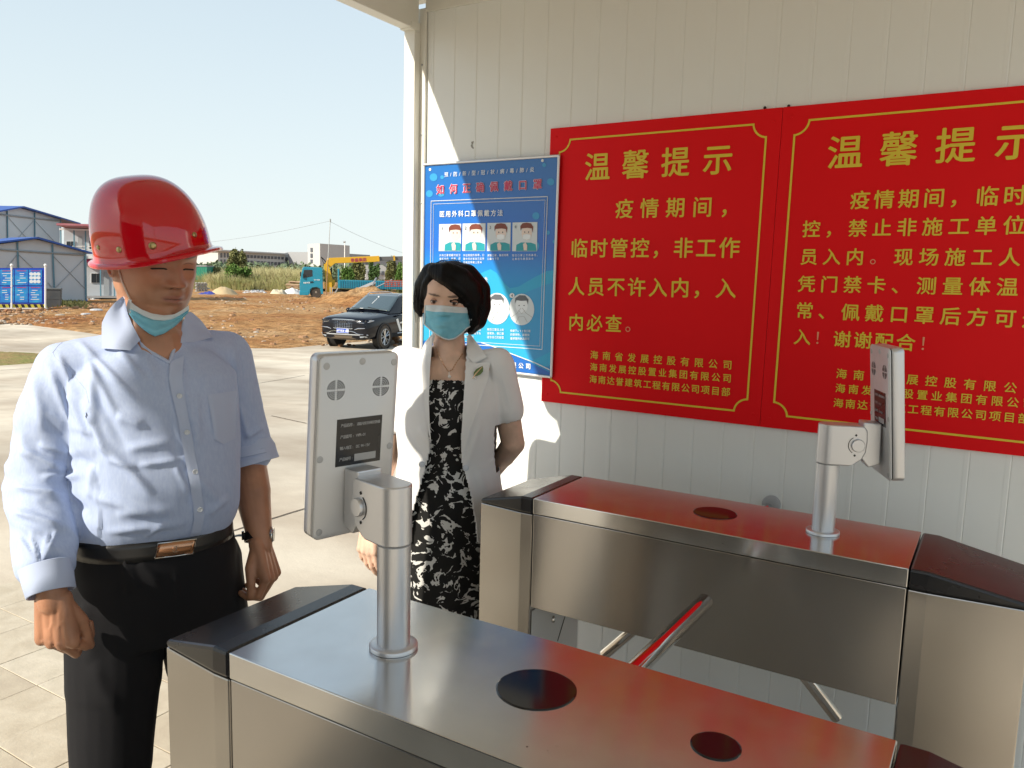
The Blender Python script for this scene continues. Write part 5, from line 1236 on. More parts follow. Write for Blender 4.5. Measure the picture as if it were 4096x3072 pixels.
mixw = sstep(.02, .07, Lh[:, 2]); g1 = vnoise(np.c_[ang * 34, rel[:, 2] * 6, 0 * ang]); g2 = vnoise(np.c_[side * 40, Lh[:, 2] * 5, 3 + 0 * ang]); V = V + N_ * ((g1 * mixw + g2 * (1 - mixw)) * .0011)[:, None]
hair = meshobj('hair', V, q, M['hair'], wom); bvHr = bvh_of(V, q)
wisp = MB()
for k in range(150):
    s = random.choice((-1, 1, 1)); x = s * random.uniform(.080, .108) + (.006 if s > 0 else .004); y = random.uniform(-.03, .05); z = random.uniform(-.02, .03); L_ = random.uniform(.035, .075)
    e_ = -.088 if s > 0 else -.062
    a = HL(x * .95, y, z + .03); b = HL(x * 1.02, y - .003, z); c = HL(x * (.97 - .1 * random.random()), y - .008, max(z - L_, e_ - .01)); wisp.tube([a, b, c], [.0009, .0009, .0002], 4)
for k in range(70):
    t_ = random.uniform(0, PI); a = HL(.006 + .09 * math.cos(t_), .0, .028 + .095 * math.sin(t_)); b = HL(.006 + .097 * math.cos(t_ + .12), .0, .028 + .1015 * math.sin(t_ + .12)); c = HL(.006 + .095 * math.cos(t_ + .26), .0, .028 + .097 * math.sin(t_ + .26)); wisp.tube([a, b, c], [.0005, .0005, .0002], 4)
tag(obj('stray_hair', wisp, M['hair'], hair))
# face mask
c6 = lambda x, y: (1550 + x / 3.318, 1000 + y / 3.318)
def L6(*p): return [c6(*q_) for q_ in p]
bw = _n(CAMZ)
nose_d = hit_depth(bvW, *c6(770, 800)) or 2.36
cxm, cym = c6(770, 900)
def wmd(x, y):
    h = hit_depth(bvW, x, y); v = nose_d + .020 + .045 * abs((x - cxm) / 92) ** 2.2 + .010 * max(0, (y - cym) / 80) ** 2
    return min(v, h - .004) if h else v
mt = L6((505, 733), (620, 732), (750, 736), (900, 752), (1106, 772)); mm_ = L6((500, 800), (620, 822), (750, 822), (900, 835), (1102, 840)); ml = L6((488, 985), (560, 1048), (640, 1110), (740, 1172), (815, 1190), (890, 1175), (980, 1110), (1050, 1040), (1106, 1008))
def pleat(u, v): return .0022 * (abs(((v * 3.2 + .25 * abs(u - .5)) % 1) - .5) * 2 - .5)
mk = patch('face_mask', mm_, ml, 26, 30, None, 0, M['maskb'], wom, 0, .0015, depth=wmd, bulge=.006, warp=pleat)
patch('nose_edge', mt, L6((500, 804), (620, 826), (750, 826), (900, 839), (1102, 844)), 26, 8, None, 0, M['maskw'], mk, 0, .0015, depth=wmd, bulge=.002, warp=lambda u, v: .001 * math.sin(v * 16))
def mline(pts, r, m, nm, off=.003):
    e = MB(); e.tube([P(*p, wmd(*p) - off) for p in resample(pts, 24)], r, 5); obj(nm, e, m, mk)
mline(ml, .0022, M['maskw'], 'edge_seam'); mline(L6((1106, 772), (1110, 850), (1085, 930), (1108, 1008)), .0028, M['maskw'], 'edge_seam'); mline(L6((505, 733), (495, 860), (488, 985)), .0028, M['maskw'], 'edge_seam')
e = MB(); e.tube([P(*c6(1106, 772), nose_d + .05), P(*c6(1140, 745), nose_d + .075), P(*c6(1165, 800), nose_d + .085), P(*c6(1140, 880), nose_d + .075), P(*c6(1108, 930), nose_d + .05)], .0012, 5); obj('ear_loop', e, M['maskw'], mk)
# dress
db = MB()
db.loft(torso_rings(wroot, lw, fw, [(.40, .205, .155, .165, 0, -.01), (.60, .190, .140, .155, 0, -.01), (.80, .172, .122, .140, 0, -.01), (.92, .162, .112, .124, 0, -.005), (1.03, .134, .100, .096, 0, 0), (1.12, .142, .112, .10, 0, 0), (1.20, .150, .112, .098, 0, 0), (1.27, .142, .088, .09, 0, 0), (1.305, .125, .070, .08, 0, 0)]))
V, q, _t = remesh(db, .0055, 4); N_ = vnormals(V, q)
V = V + N_ * (.003 * fbm(np.c_[(V @ lw) * 16, (V @ fw) * 10, V[:, 2] * 2.5], 2) * sstep(1.0, .85, V[:, 2]) + .0016 * fbm(V * 14, 2))[:, None]
meshobj('dress', V, q, M['dress'], wom, cut=(V[:, 2] > 1.302))
# jacket
jb = MB()
jb.loft(torso_rings(wroot, lw, fw, [(.80, .192, .142, .165, 0, -.008), (.88, .184, .134, .152, 0, -.006), (.97, .164, .124, .130, 0, -.002), (1.06, .154, .122, .118, 0, 0), (1.14, .162, .130, .114, 0, 0), (1.21, .168, .128, .112, 0, 0), (1.28, .168, .100, .104, 0, 0), (1.33, .150, .072, .088, 0, 0), (1.37, .085, .058, .070, 0, -.006), (1.395, .062, .050, .060, 0, -.010)]))
chain(jb, [nbw + UP * .035 - lw * .04, shRw + UP * .014, shRw - lw * .004], [.040, .044, .046]); chain(jb, [nbw + UP * .035 + lw * .04, shLw + UP * .012, shLw + lw * .004], [.040, .044, .046])
slR = shRw * .42 + elRw * .58; slL = shLw * .44 + elLw * .56
chain(jb, [shRw - lw * .004, shRw * .6 + slR * .4, slR], [.047, .050, .053]); chain(jb, [shLw + lw * .004, shLw * .6 + slL * .4, slL], [.047, .051, .054])
V, q, _t = remesh(jb, .005, 5); N_ = vnormals(V, q); V = V + N_ * (.0022 * fbm(np.c_[(V @ lw) * 9, (V @ fw) * 9, V[:, 2] * 4], 3))[:, None]; N_ = vnormals(V, q)
z1_ = lambda x, y: (1100 + x / 1.3825, 1300 + y / 1.3825)
V = ridge_disp(V, N_, [(*z1_(*a), *z1_(*b), w, h) for a, b, w, h in (((1200, 180), (1225, 560), 9, 4), ((740, 150), (690, 330), 10, 5), ((700, 560), (820, 770), 12, 5), ((720, 700), (830, 790), 10, 4), ((1140, 520), (1060, 780), 14, 4), ((1060, 830), (1100, 1050), 14, 5), ((1120, 800), (1180, 950), 14, 4), ((1240, 300), (1290, 480), 12, -3), ((1180, 760), (1215, 740), 7, 4), ((800, 560), (850, 650), 12, 4))])
N_ = vnormals(V, q); px_, py_, dp_ = pxy(V)
op = [z1_(*p) for p in ((880, 30), (864, 130), (852, 260), (850, 420), (854, 560), (862, 690), (845, 760), (820, 850), (790, 950), (755, 1065), (700, 1400), (1140, 1400), (1106, 1105), (1085, 960), (1052, 840), (1030, 760), (1028, 620), (1036, 480), (1046, 330), (1052, 200), (1062, 100), (1066, 30))]
cut = point_in(op, px_, py_) & ((N_ @ CAMZ) > -.25) & ((V - wroot) @ fw > -.035)
for c_, d_ in ((slR, elRw - shRw), (slL, elLw - shLw)):
    dd = _n(d_); rl = V - c_; cut |= ((rl @ dd) > .035) & (np.linalg.norm(rl - np.outer(rl @ dd, dd), axis=1) < .075) & (V[:, 2] > 1.02)
cut |= V[:, 2] < .815
jk = meshobj('jacket', V, q, M['white_cloth'], wom, cut=cut); sd = jk.modifiers.new('solid', 'SOLIDIFY'); sd.thickness = .003; sd.offset = -1; bvK = bvh_of(V, q)
M['white_cloth2'] = mat('white_lapel', (.80, .80, .79), .7, 0, .2, bump=(800, .15, .0005))
ZL = lambda *p: [z1_(*q_) for q_ in p]
patch('lapel', ZL((872, 55), (868, 110), (856, 260), (851, 420), (856, 560), (866, 690)), ZL((838, 95), (828, 140), (812, 230), (818, 340), (828, 460), (858, 640)), 24, 6, bvK, .007, M['white_cloth2'], jk, 6, .0022)
patch('lapel', ZL((1098, 205), (1120, 212), (1150, 208), (1190, 202), (1178, 300), (1130, 440), (1080, 580), (1042, 700)), ZL((1056, 205), (1054, 250), (1050, 300), (1046, 360), (1042, 430), (1036, 520), (1030, 620), (1030, 705)), 24, 8, bvK, .007, M['white_cloth2'], jk, 6, .0022)
patch('jacket_collar', ZL((1078, 48), (1110, 90), (1145, 135), (1172, 178)), ZL((1062, 60), (1060, 120), (1066, 175), (1100, 212)), 14, 6, bvK, .009, M['white_cloth2'], jk, 6, .0022)
patch('jacket_collar', ZL((878, 42), (850, 70), (826, 100), (815, 130)), ZL((886, 60), (874, 100), (864, 140), (842, 150)), 10, 5, bvK, .009, M['white_cloth2'], jk, 6, .0022)
for x, y in ((1055, 790), (812, 770)):
    p = z1_(x, y); d = hit_depth(bvK, *p)
    if d: e = MB(); e.lathe(P(*p, d - .003), [(.009, 0), (.009, .002), (.007, .003), (.0005, .003)], 20, axis=tcw_); obj('button', e, M['button'], jk)
patch('pocket_flap', ZL((1118, 775), (1170, 770), (1212, 745)), ZL((1116, 800), (1172, 796), (1216, 765)), 8, 3, bvK, .004, M['white_cloth2'], jk, 4, .002)
# necklace, pendant and leaf brooch
M['gold'] = mat('gold_chain', (.80, .50, .30), .25, 1.0); M['pearl'] = mat('pearl', (.75, .72, .68), .15, coat=.6)
nk = MB(); lpts = [c6(615, 1230), c6(650, 1330), c6(700, 1430), c6(750, 1530), c6(808, 1612)]; rpts = [c6(808, 1612), c6(862, 1590), c6(910, 1500), c6(955, 1440), c6(1000, 1370)]
pr = []
for pts in (lpts, rpts):
    A = resample(pts, 20); Q = []
    for p in A: d = hit_depth(bvW, *p) or 2.42; Q.append(P(*p, d - .002))
    nk.tube(Q, .0008, 4); pr += Q[::2]
ch_ = obj('necklace', nk, M['gold'], wom)
for p in pr: e = MB(); e.ball(p, .0019, 8); obj('bead', e, M['gold'], ch_)
e = MB(); pp = z1_(965, 285); d = (hit_depth(bvW, *pp) or 2.4) - .028; e.ball(P(*pp, d), .0052, 14); e.tube([P(*z1_(962, 258), d + .01), P(*pp, d)], .001, 5); obj('pendant', e, M['pearl'], ch_)
br = MB(); M['leaf_green'] = mat('enamel_leaf_green', (.12, .17, .045), .3, .3); o1 = z1_(1122, 270); dl = (hit_depth(bvK, *o1) or 2.38) - .013
leaf = [(1098, 285), (1100, 262), (1112, 245), (1130, 235), (1148, 226), (1152, 240), (1150, 258), (1138, 272), (1120, 281)]
br.prism([P(*z1_(*p), dl) for p in leaf], CAMZ * .002); b_ = obj('leaf_brooch', br, M['leaf_green'], wom, fixn=True)
e = MB(); e.tube([P(*z1_(1092, 297), dl - .002), P(*z1_(1110, 270), dl - .003), P(*z1_(1146, 232), dl - .003)], .0010, 5); obj('brooch_stem', e, M['gold'], b_)
e = MB(); e.ball(P(*z1_(1108, 293), dl - .004), .0046, 12); obj('brooch_pearl', e, M['pearl'], b_)
e = MB(); 
for s in (-1, 1):
    e = MB(); e.capsule(pw(s * .06, -.03, .035 + ZW), pw(s * .065, .15, .026 + ZW), .033, .026); V, q, _t = remesh(e, .006, 2); V[:, 2] = np.maximum(V[:, 2], .002 + ZW); meshobj('shoe', V, q, M['leather'], wom)

mp_ = P(*proj(wroot0), KW * float((wroot0 - EYE) @ -CAMZ)); wom.location = (mp_[0], mp_[1], 0.0); wom.scale = (KW, KW, KW)
# ================================================================== THE SITE BEYOND
def vplane(A, B):
    """vertical plane through two ground points; returns a function: survey pixel -> 3D point on it, and its normal towards the viewer"""
    A = np.array(A) * (1, 1, 0); B = np.array(B) * (1, 1, 0); n = np.array((-(B - A)[1], (B - A)[0], 0)); n = _n(n)
    if n @ (EYE * (1, 1, 0) - A) < 0: n = -n
    def f(px, py):
        r = ray(px, py); return EYE + r * ((A - EYE * (1, 1, 0)) @ n / (r @ n))
    return f, n
def zfix(p, z): p = np.array(p); p[2] = z; return p
def quadbox(mb, f, n, x0, y0, x1, y1, t, off=0.0, mi=0):
    q = [f(x0, y0), f(x1, y0), f(x1, y1), f(x0, y1)]; return mb.prism([p + n * (off + t) for p in q], -n * t, mi)
def polybox(mb, f, n, pts, t, off=0.0): return mb.prism([f(*p) + n * (off + t) for p in pts], -n * t)
M['pwall'] = mat('prefab_white_panel', (.50, .54, .58), .5, vary=(.5, (.43, .47, .50), .6)); M['pblue'] = mat('prefab_blue_steel', (.02, .085, .36), .45); M['pteal'] = mat('prefab_teal_post', (.10, .22, .29), .5)
M['pgrey'] = mat('prefab_grey_brace', (.33, .36, .38), .6); M['glassd'] = mat('dark_window_glass', (.03, .035, .04), .12); M['pred'] = mat('faded_red_roof', (.42, .13, .15), .6, vary=(1, (.50, .22, .22), .8))
M['crim'] = mat('crimson_awning', (.42, .02, .09), .5)
def prefab(label, f, n, outline, depth, ridge, eaveR, eaveL, posts, beam, braces, base_y, roofm):
    pts = [f(*p) for p in outline]; base = pts[-1]; t = thing('prefab_house', label, 'building', zfix((pts[-1] + pts[-2]) / 2, gz(*pts[-2][:2]) - .05), group='white prefab site houses')
    mb = MB(); mb.prism(pts, -n * depth); obj('wall', mb, M['pwall'], t, fixn=True)
    R, E1, E2 = f(*ridge), f(*eaveR), f(*eaveL); up = np.array((0, 0, .10))
    for E_ in (E1, E2):
        mb = MB(); q = [R + n * .35, E_ + n * .35, E_ + n * .35 + up, R + n * .35 + up]; mb.prism(q, -n * (depth + .7)); obj('roof', mb, roofm, t, fixn=True)
    for (a, b) in posts:
        mb = MB(); A_ = f(*a); B_ = f(*b); mb.tube([A_ + n * .05, B_ + n * .05], .05, 4); obj('post', mb, M['pteal'], t)
    for (a, b) in beam: mb = MB(); mb.tube([f(*a) + n * .05, f(*b) + n * .05], .06, 4); obj('beam', mb, M['pgrey'], t)
    for (a, b) in braces: mb = MB(); mb.tube([f(*a) + n * .03, f(*b) + n * .03], .018, 4); obj('brace', mb, M['pgrey'], t)
    return t
f2, n2 = vplane(P(0, 1195, 54), P(239, 1195, 60))
prefab('taller white prefab house with thin blue gable edge, rising behind the lower one', f2, n2, [(-190, 880), (78, 832), (239, 876), (239, 1196), (-190, 1190)], 7, (78, 830), (306, 897), (-200, 880),
       [((26, 838), (32, 1190)), ((136, 850), (140, 1190)), ((240, 880), (243, 1190))], [((0, 858), (237, 884))], [((32, 870), (112, 960)), ((136, 880), (60, 965)), ((140, 885), (225, 975))], 1195, M['pblue'])
f1, n1 = vplane(P(0, 1200, 43.8), P(340, 1200, 47.4))
prefab('lower white prefab house with bright blue gable roof behind the blue notice panels', f1, n1, [(-240, 1010), (143, 957), (340, 1008), (342, 1201), (-240, 1200)], 3, (143, 955), (358, 1016), (-240, 1000),
       [((68, 968), (76, 1190)), ((208, 978), (216, 1157)), ((338, 1016), (343, 1198))], [((0, 999), (336, 1020))], [((70, 1015), (20, 1080)), ((76, 1020), (130, 1072)), ((213, 1025), (340, 1155)), ((336, 1035), (222, 1150)), ((190, 1130), (212, 1156))], 1200, M['pblue'])
f3, n3 = vplane(P(240, 1190, 51.5), P(520, 1190, 53))
t3 = thing('prefab_house', 'two storey white prefab block with pale red roof and outside gallery, behind the helmet', 'building', zfix(f3(400, 1188), gz(*f3(400, 1188)[:2]) - .05), group='white prefab site houses')
mb = MB(); polybox(mb, f3, n3, [(242, 908), (520, 920), (520, 1194), (242, 1190)], 4.5, -6); obj('wall', mb, M['pwall'], t3, fixn=True)
mb = MB(); polybox(mb, f3, n3, [(238, 897), (530, 906), (530, 913), (238, 905)], 7.5, -6.2); obj('roof', mb, M['pred'], t3, fixn=True)
mb = MB(); polybox(mb, f3, n3, [(238, 913), (530, 922), (530, 928), (238, 920)], .15, 0); obj('fascia', mb, M['white'], t3, fixn=True)
mb = MB(); polybox(mb, f3, n3, [(335, 1037), (530, 1040), (530, 1050), (335, 1048)], 1.4, -1.5); obj('awning', mb, M['crim'], t3, fixn=True)
mb = MB(); polybox(mb, f3, n3, [(285, 1022), (530, 1026), (530, 1036), (285, 1034)], 1.5, -1.5); obj('gallery_floor', mb, M['white'], t3, fixn=True)
def winp(t, f, n, x0, y0, x1, y1, off, fr=.05, split=True):
    mb = MB(); quadbox(mb, f, n, x0, y0, x1, y1, .06, off); w = obj('window', mb, M['white'], t, fixn=True); k = 1.2
    xs = [(x0 + k, (x0 + x1) / 2 - .6), ((x0 + x1) / 2 + .6, x1 - k)] if split else [(x0 + k, x1 - k)]
    for a, b in xs: mb = MB(); quadbox(mb, f, n, a, y0 + k, b, y1 - k, .02, off + .05); obj('pane', mb, M['glassd'], w, fixn=True)
for x0, y0, x1, y1 in ((252, 961, 288, 984), (346, 958, 366, 995), (354, 1093, 398, 1133), (458, 1126, 480, 1138), (430, 965, 462, 990)): winp(t3, f3, n3, x0, y0, x1, y1, -1.5)
for x0, y0, x1, y1 in ((300, 942, 318, 1022), (406, 1087, 429, 1185)):
    mb = MB(); quadbox(mb, f3, n3, x0, y0, x1, y1, .05, -1.5); obj('door', mb, M['pgrey'], t3, fixn=True)
for x in (243, 296, 342, 400, 455, 510): mb = MB(); mb.tube([f3(x, 915), f3(x + 3, 1190)], .05, 4); obj('post', mb, M['pteal'], t3)
for y in (985, 997, 1008): mb = MB(); mb.tube([f3(290, y), f3(530, y + 4)], .025, 4); obj('rail', mb, M['white'], t3)
mb = MB(); polybox(mb, f3, n3, [(340, 1184), (520, 1186), (520, 1193), (340, 1191)], 1.7, -1.6); obj('plinth', mb, M['grey'], t3, fixn=True)

# blue panels of the notice hoarding
f4, n4 = vplane(G(-60, 1238), G(190, 1240))
M['bb'] = mat('hoarding_blue', (.008, .05, .45), .4); M['bb2'] = mat('panel_print_blue', (.02, .16, .62), .35, vary=(2.5, (.03, .40, .72), .9, (1, 1, 1.5))); M['haz'] = mat('hazard_yellow', (.55, .50, .06), .5)
hb_ = thing('notice_hoarding', 'blue hoarding of six printed panels on a striped black and yellow base', 'notice board', zfix(f4(60, 1236), gz(*f4(60, 1236)[:2])))
mb = MB(); quadbox(mb, f4, n4, -120, 1072, 183, 1216, .06); obj('frame', mb, M['bb'], hb_, fixn=True)
for x in (-88, 47, 182):
    mb = MB(); mb.tube([f4(x, 1066) + n4 * .05, f4(x, 1236) + n4 * .05], .045, 8); mb.ball(f4(x, 1061) + n4 * .05, .08, 8); obj('post', mb, M['white'], hb_)
k_ = 0
for r_, (ya_, yb_) in enumerate(((1079, 1141), (1146, 1210))):
    for x0, x1 in ((-112, -60), (-56, -4), (1, 56), (60, 112), (116, 168)):
        mb = MB(); quadbox(mb, f4, n4, x0, ya_, x1, yb_, .02, .06); pn = obj('panel', mb, M['bb2'], hb_, fixn=True)
        e = MB()
        quadbox(e, f4, n4, x0 + 8, ya_ + 3, x1 - 6, ya_ + 5.5, .006, .08); obj('heading', e, M['pr'], pn, fixn=True); e = MB()
        if r_ == 0 and x0 == 116:
            for i in range(3):
                for j in range(3): c = f4(x0 + 10 + 14.5 * i, ya_ + 17 + 15 * j); e.lathe(c + n4 * .081, [(.085, 0), (.085, .006)], 10, axis=n4)
        else:
            random.seed(k_)
            for j in range(5):
                w_ = random.uniform(12, 36); xx = x0 + random.choice((8, 12, 20)); quadbox(e, f4, n4, xx, ya_ + 14 + 9 * j, min(xx + w_, x1 - 5), ya_ + 16.5 + 9 * j, .006, .08)
        obj('print_block', e, M['pw'], pn, fixn=True); k_ += 1
n_h = 24
for i in range(n_h):
    x0 = -120 + i * 12.7; mb = MB(); polybox(mb, f4, n4, [(x0, 1217), (x0 + 12.4, 1217), (x0 + 18.4, 1230), (x0 + 6, 1230)], .05); obj('stripe_block', mb, M['haz'] if i % 2 else M['dark'], hb_, fixn=True)
mb = MB(); quadbox(mb, f4, n4, -120, 1231, 189, 1236, .10, -.02); obj('base_beam', mb, M['white'], hb_, fixn=True)
random.seed(11)
# dark bin, pipes, bags
def frustum_box(mb, c, w0, w1, d0, d1, h, u, n): 
    a = [c + u * sx * w0 / 2 + n * sy * d0 / 2 for sx, sy in ((-1, -1), (1, -1), (1, 1), (-1, 1))]; b = [c + u * sx * w1 / 2 + n * sy * d1 / 2 + UP * h for sx, sy in ((-1, -1), (1, -1), (1, 1), (-1, 1))]
    return mb.hexa(a + b)
u4 = _n(np.cross(UP, n4)); u4 = u4 if u4 @ CR > 0 else -u4
gb = G(217, 1231); bn = thing('waste_bin', 'dark grey tapered bin standing right of the blue hoarding', 'bin', gb)
M['bing'] = mat('bin_dark_grey', (.085, .095, .10), .6, vary=(2, (.14, .14, .13), .7))
mb = MB(); frustum_box(mb, gb, .62, .74, .6, .7, .93, u4, n4); obj('body', mb, M['bing'], bn, bevel=.02)
mb = MB(); frustum_box(mb, gb + UP * .94, .80, .76, .76, .72, .08, u4, n4); obj('lid', mb, M['bing'], bn, bevel=.02)
mb = MB(); frustum_box(mb, gb + UP * .46 , .70, .70, .67, .67, .03, u4, n4); obj('rib', mb, M['bing'], bn)
for k, (a, b, m_) in enumerate((((248, 1205), (352, 1203), 'white'), ((250, 1209), (348, 1208), 'pblue'))):
    A_ = G(*a, .08); B_ = G(*b, .08); t = MB(); t.tube([A_, B_], .07, 10); tag(obj('pipe', t, M[m_]), ('long white plastic pipe', 'long blue plastic pipe')[k] + ' lying on the ground before the lower prefab house', 'pipe')
# stones and rubble
def rock(mb, c, r, seed, flat=.7):
    rg = np.random.default_rng(seed); n_ = 7; rings = []
    for i in range(1, 5):
        th = PI * (i - .5) / 4.4
        rings.append([c + np.array((math.sin(th) * math.cos(a) * r[0], math.sin(th) * math.sin(a) * r[1], -math.cos(th) * r[2])) * rg.uniform(.72, 1.15) for a in np.linspace(0, 2 * PI, n_, endpoint=False) + rg.uniform(0, .5)])
    return mb.loft(rings, True, 0, False)
M['stone'] = mat('pale_stone', (.46, .40, .33), .9, bump=(6, .6, .03), vary=(2, (.36, .27, .19), .8)); M['stone2'] = mat('red_clod', (.30, .145, .07), .95, bump=(8, .6, .03), vary=(2, (.42, .27, .15), .8)); M['stoneg'] = mat('grey_rubble', (.42, .43, .45), .9, bump=(8, .6, .03), vary=(2, (.58, .58, .58), .8))
for (x, y, w, h, lb, m_) in ((242, 1268, 26, 12, 'pale rounded boulder in red soil left of the man', 'stone'), (385, 1248, 38, 12, 'long whitish broken slab in red soil behind the shirt collar', 'stoneg'), (135, 1278, 10, 5, 'small tan stone in the red soil under the blue hoarding', 'stone'), (345, 1262, 28, 10, 'low grey heap of broken concrete beside the whitish slab', 'stoneg')):
    g = G(x, y); D = float((g - EYE) @ -CAMZ); s_ = D / FOC; e = MB(); rock(e, g + UP * h * s_ * .4, (w * s_, w * s_ * .8, h * s_), x); tag(obj('boulder', e, M[m_], sub=1), lb, 'boulder')
def scatter(name, n, reg, r0, r1, m_, seed=3, kind=True):
    rg = np.random.default_rng(seed); e = MB()
    for k in range(n):
        x0, x1, y0, y1 = reg[rg.integers(len(reg))]; g = G(rg.uniform(x0, x1), rg.uniform(y0, y1)); r = rg.uniform(r0, r1) * rg.uniform(.4, 1) ; rock(e, g + UP * r * .2, (r, r * rg.uniform(.6, 1), r * .6), int(rg.integers(1e6)))
    return tag(obj(name, e, m_), kind='stuff')
scatter('loose_stones', 560, [(-20, 480, 1232, 1300), (820, 1640, 1180, 1380), (820, 1640, 1180, 1240)], .05, .16, M['stone'])
scatter('earth_clods', 1000, [(-20, 480, 1228, 1300), (830, 1640, 1185, 1385), (1120, 1640, 1170, 1220)], .06, .22, M['stone2'], 5)
scatter('brick_rubble', 160, [(250, 470, 1212, 1240)], .08, .25, M['stone2'], 8)
scatter('white_rubble', 170, [(972, 1060, 1160, 1176)], .10, .30, M['stoneg'], 9)
# earth banks
def mound(name, px, py, w, d, h, m_, seed, label=None, cat=None):
    g = G(px, py); D = float((g - EYE) @ -CAMZ); s_ = D / FOC; W_ = w * s_; H_ = h * s_; vd = _n((g - EYE) * (1, 1, 0)); hd = np.array((vd[1], -vd[0], 0)); e = MB()
    def F(u, v):
        a = 2 * PI * u; r = v; x = r * math.cos(a) * W_; y = r * math.sin(a) * d; p = g + hd * x + vd * (y + d * .6)
        n_ = float(fbm(np.array([[p[0] * .9, p[1] * .9, seed]]), 4)[0]); p[2] = gz(p[0], p[1]) - .06 + H_ * (max(0, 1 - r ** 1.7)) * (1 + .25 * n_) + .10 * n_ * (1 - r); return p
    e.grid(F, 48, 12); o = obj(name, e, m_)
    if label: tag(o, label, cat)
    else: o['kind'] = 'structure'
    return o
mound('earth_bank', 1480, 1222, 260, 7, 62, M['dirt'], 1); mound('earth_bank', 1230, 1200, 120, 3, 10, M['dirt'], 2); mound('earth_bank', 960, 1245, 240, 4, 16, M['dirt'], 5)
M['redsoil'] = mat('orange_soil', (.42, .20, .10), .95, bump=(3, .8, .1), vary=(1, (.50, .30, .18), .8))
mound('soil_heap', 1400, 1187, 62, 1.6, 32, M['redsoil'], 3, 'orange soil heap in front of the blue truck bed', 'soil heap')
M['sand'] = mat('yellow_sand', (.52, .39, .22), .95, bump=(10, .4, .03))
mound('sand_pile', 893, 1180, 62, 2.0, 34, M['sand'], 4, 'yellow sand pile before the tall dry grass', 'sand pile')

# green container, cement bags, tarps, timber
f6, n6 = vplane(P(700, 1165, 98), P(830, 1165, 98)); M['cgreen'] = mat('container_green', (.03, .26, .17), .5)
gc = thing('green_container', 'green steel site container partly hidden behind the man', 'container', zfix(f6(770, 1130), gz(*f6(770, 1130)[:2])))
mb = MB(); quadbox(mb, f6, n6, 700, 1066, 826, 1150, 3, -3); obj('body', mb, M['cgreen'], gc, fixn=True)
mb = MB(); quadbox(mb, f6, n6, 698, 1062, 828, 1066, 3.2, -3.1); obj('roof', mb, M['grey'], gc, fixn=True)
for x in range(704, 826, 8): mb = MB(); quadbox(mb, f6, n6, x, 1070, x + 3, 1148, .05, 0); obj('rib', mb, M['cgreen'], gc, fixn=True)
M['bag'] = mat('cement_bag_paper', (.40, .38, .35), .85)
for r in range(7):
    for c in range(5):
        x = 786 + c * 12 + (r % 2) * 3; y = 1163 - r * 5.4
        if x > 838 - r * 1.2: continue
        g = G(x, 1168); D = float((g - EYE) @ -CAMZ); s_ = D / FOC; g = g + UP * (r * 5.4 * s_ + 2.5 * s_); e = MB(); e.ball((0, 0, 0), (6.6 * s_, 5 * s_, 3.2 * s_), 10)
        e.v = [tuple(np.array(g) + np.array(p)) for p in e.v]; tag(obj('cement_bag', e, M['bag']), 'grey cement bag stacked between the man and the sand pile', 'sack', 'cement bags in a stack')
def tarp(label, pts, px_w, m_, seed, nm='tarpaulin'):
    """loose sheet heaped on the ground: pts = survey outline top edge and base edge"""
    (x0, x1, yb, h) = pts; e = MB(); g0 = G((x0 + x1) / 2, yb); D = float((g0 - EYE) @ -CAMZ); s_ = D / FOC; vd = _n((g0 - EYE) * (1, 1, 0)); hd = np.array((vd[1], -vd[0], 0)); W_ = (x1 - x0) * s_ / 2
    def F(u, v):
        a = 2 * PI * u; x = v * math.cos(a); y = v * math.sin(a); nn = float(fbm(np.array([[x * 2.2, y * 2.2, seed]]), 4)[0]); nr = 1 - abs(float(vnoise(np.array([[x * 4, y * 4, seed + 9]]))[0])) * 2
        p = g0 + hd * x * W_ * (1 + .15 * nn) + vd * (y * 1.4 + 1); p[2] = gz(p[0], p[1]) + h * s_ * (1 - v ** 2.2) * (.75 + .45 * nn + .12 * nr) + .02; return p
    e.grid(F, 56, 16); return tag(obj(nm, e, m_), label, 'tarpaulin')
M['tblue'] = mat('tarp_blue', (.02, .03, .30), .4); M['tbeige'] = mat('tarp_beige', (.55, .48, .34), .7); M['twhite'] = mat('tarp_white', (.62, .62, .60), .6); M['tdark'] = mat('dark_sheet', (.06, .05, .05), .7)
tarp('crumpled dark blue tarpaulin at the foot of the cement bags', (786, 862, 1181, 14), 0, M['tblue'], 1); tarp('yellowish tarpaulin heap in front of the dry grass', (1078, 1150, 1180, 22), 0, M['tbeige'], 2); tarp('white sheet heap beside the front of the blue truck', (1128, 1215, 1178, 26), 0, M['twhite'], 3)
tarp('dark plastic sheet behind the sand pile, next to the bags', (838, 862, 1150, 24), 0, M['tdark'], 4); tarp('white plastic bags heaped before the red roofed prefab block', (345, 400, 1202, 10), 0, M['twhite'], 6)
M['timber'] = mat('weathered_timber', (.42, .30, .19), .85, vary=(3, (.30, .20, .12), .7))
for k in range(9):
    g = G(1180 + random.uniform(-8, 8), 1168); s_ = float((g - EYE) @ -CAMZ) / FOC; h = (4 + 4.6 * k) * s_; a = g + UP * h - CR * (33 - k) * s_ + CF * random.uniform(-.4, .4); b = g + UP * (h + random.uniform(-.1, .1)) + CR * 26 * s_ + CF * random.uniform(-.6, .6)
    e = MB(); e.tube([a, b], .07, 4); tag(obj('timber_plank', e, M['timber']), 'weathered plank in the timber stack left of the blue truck', 'plank', 'planks in the timber stack')

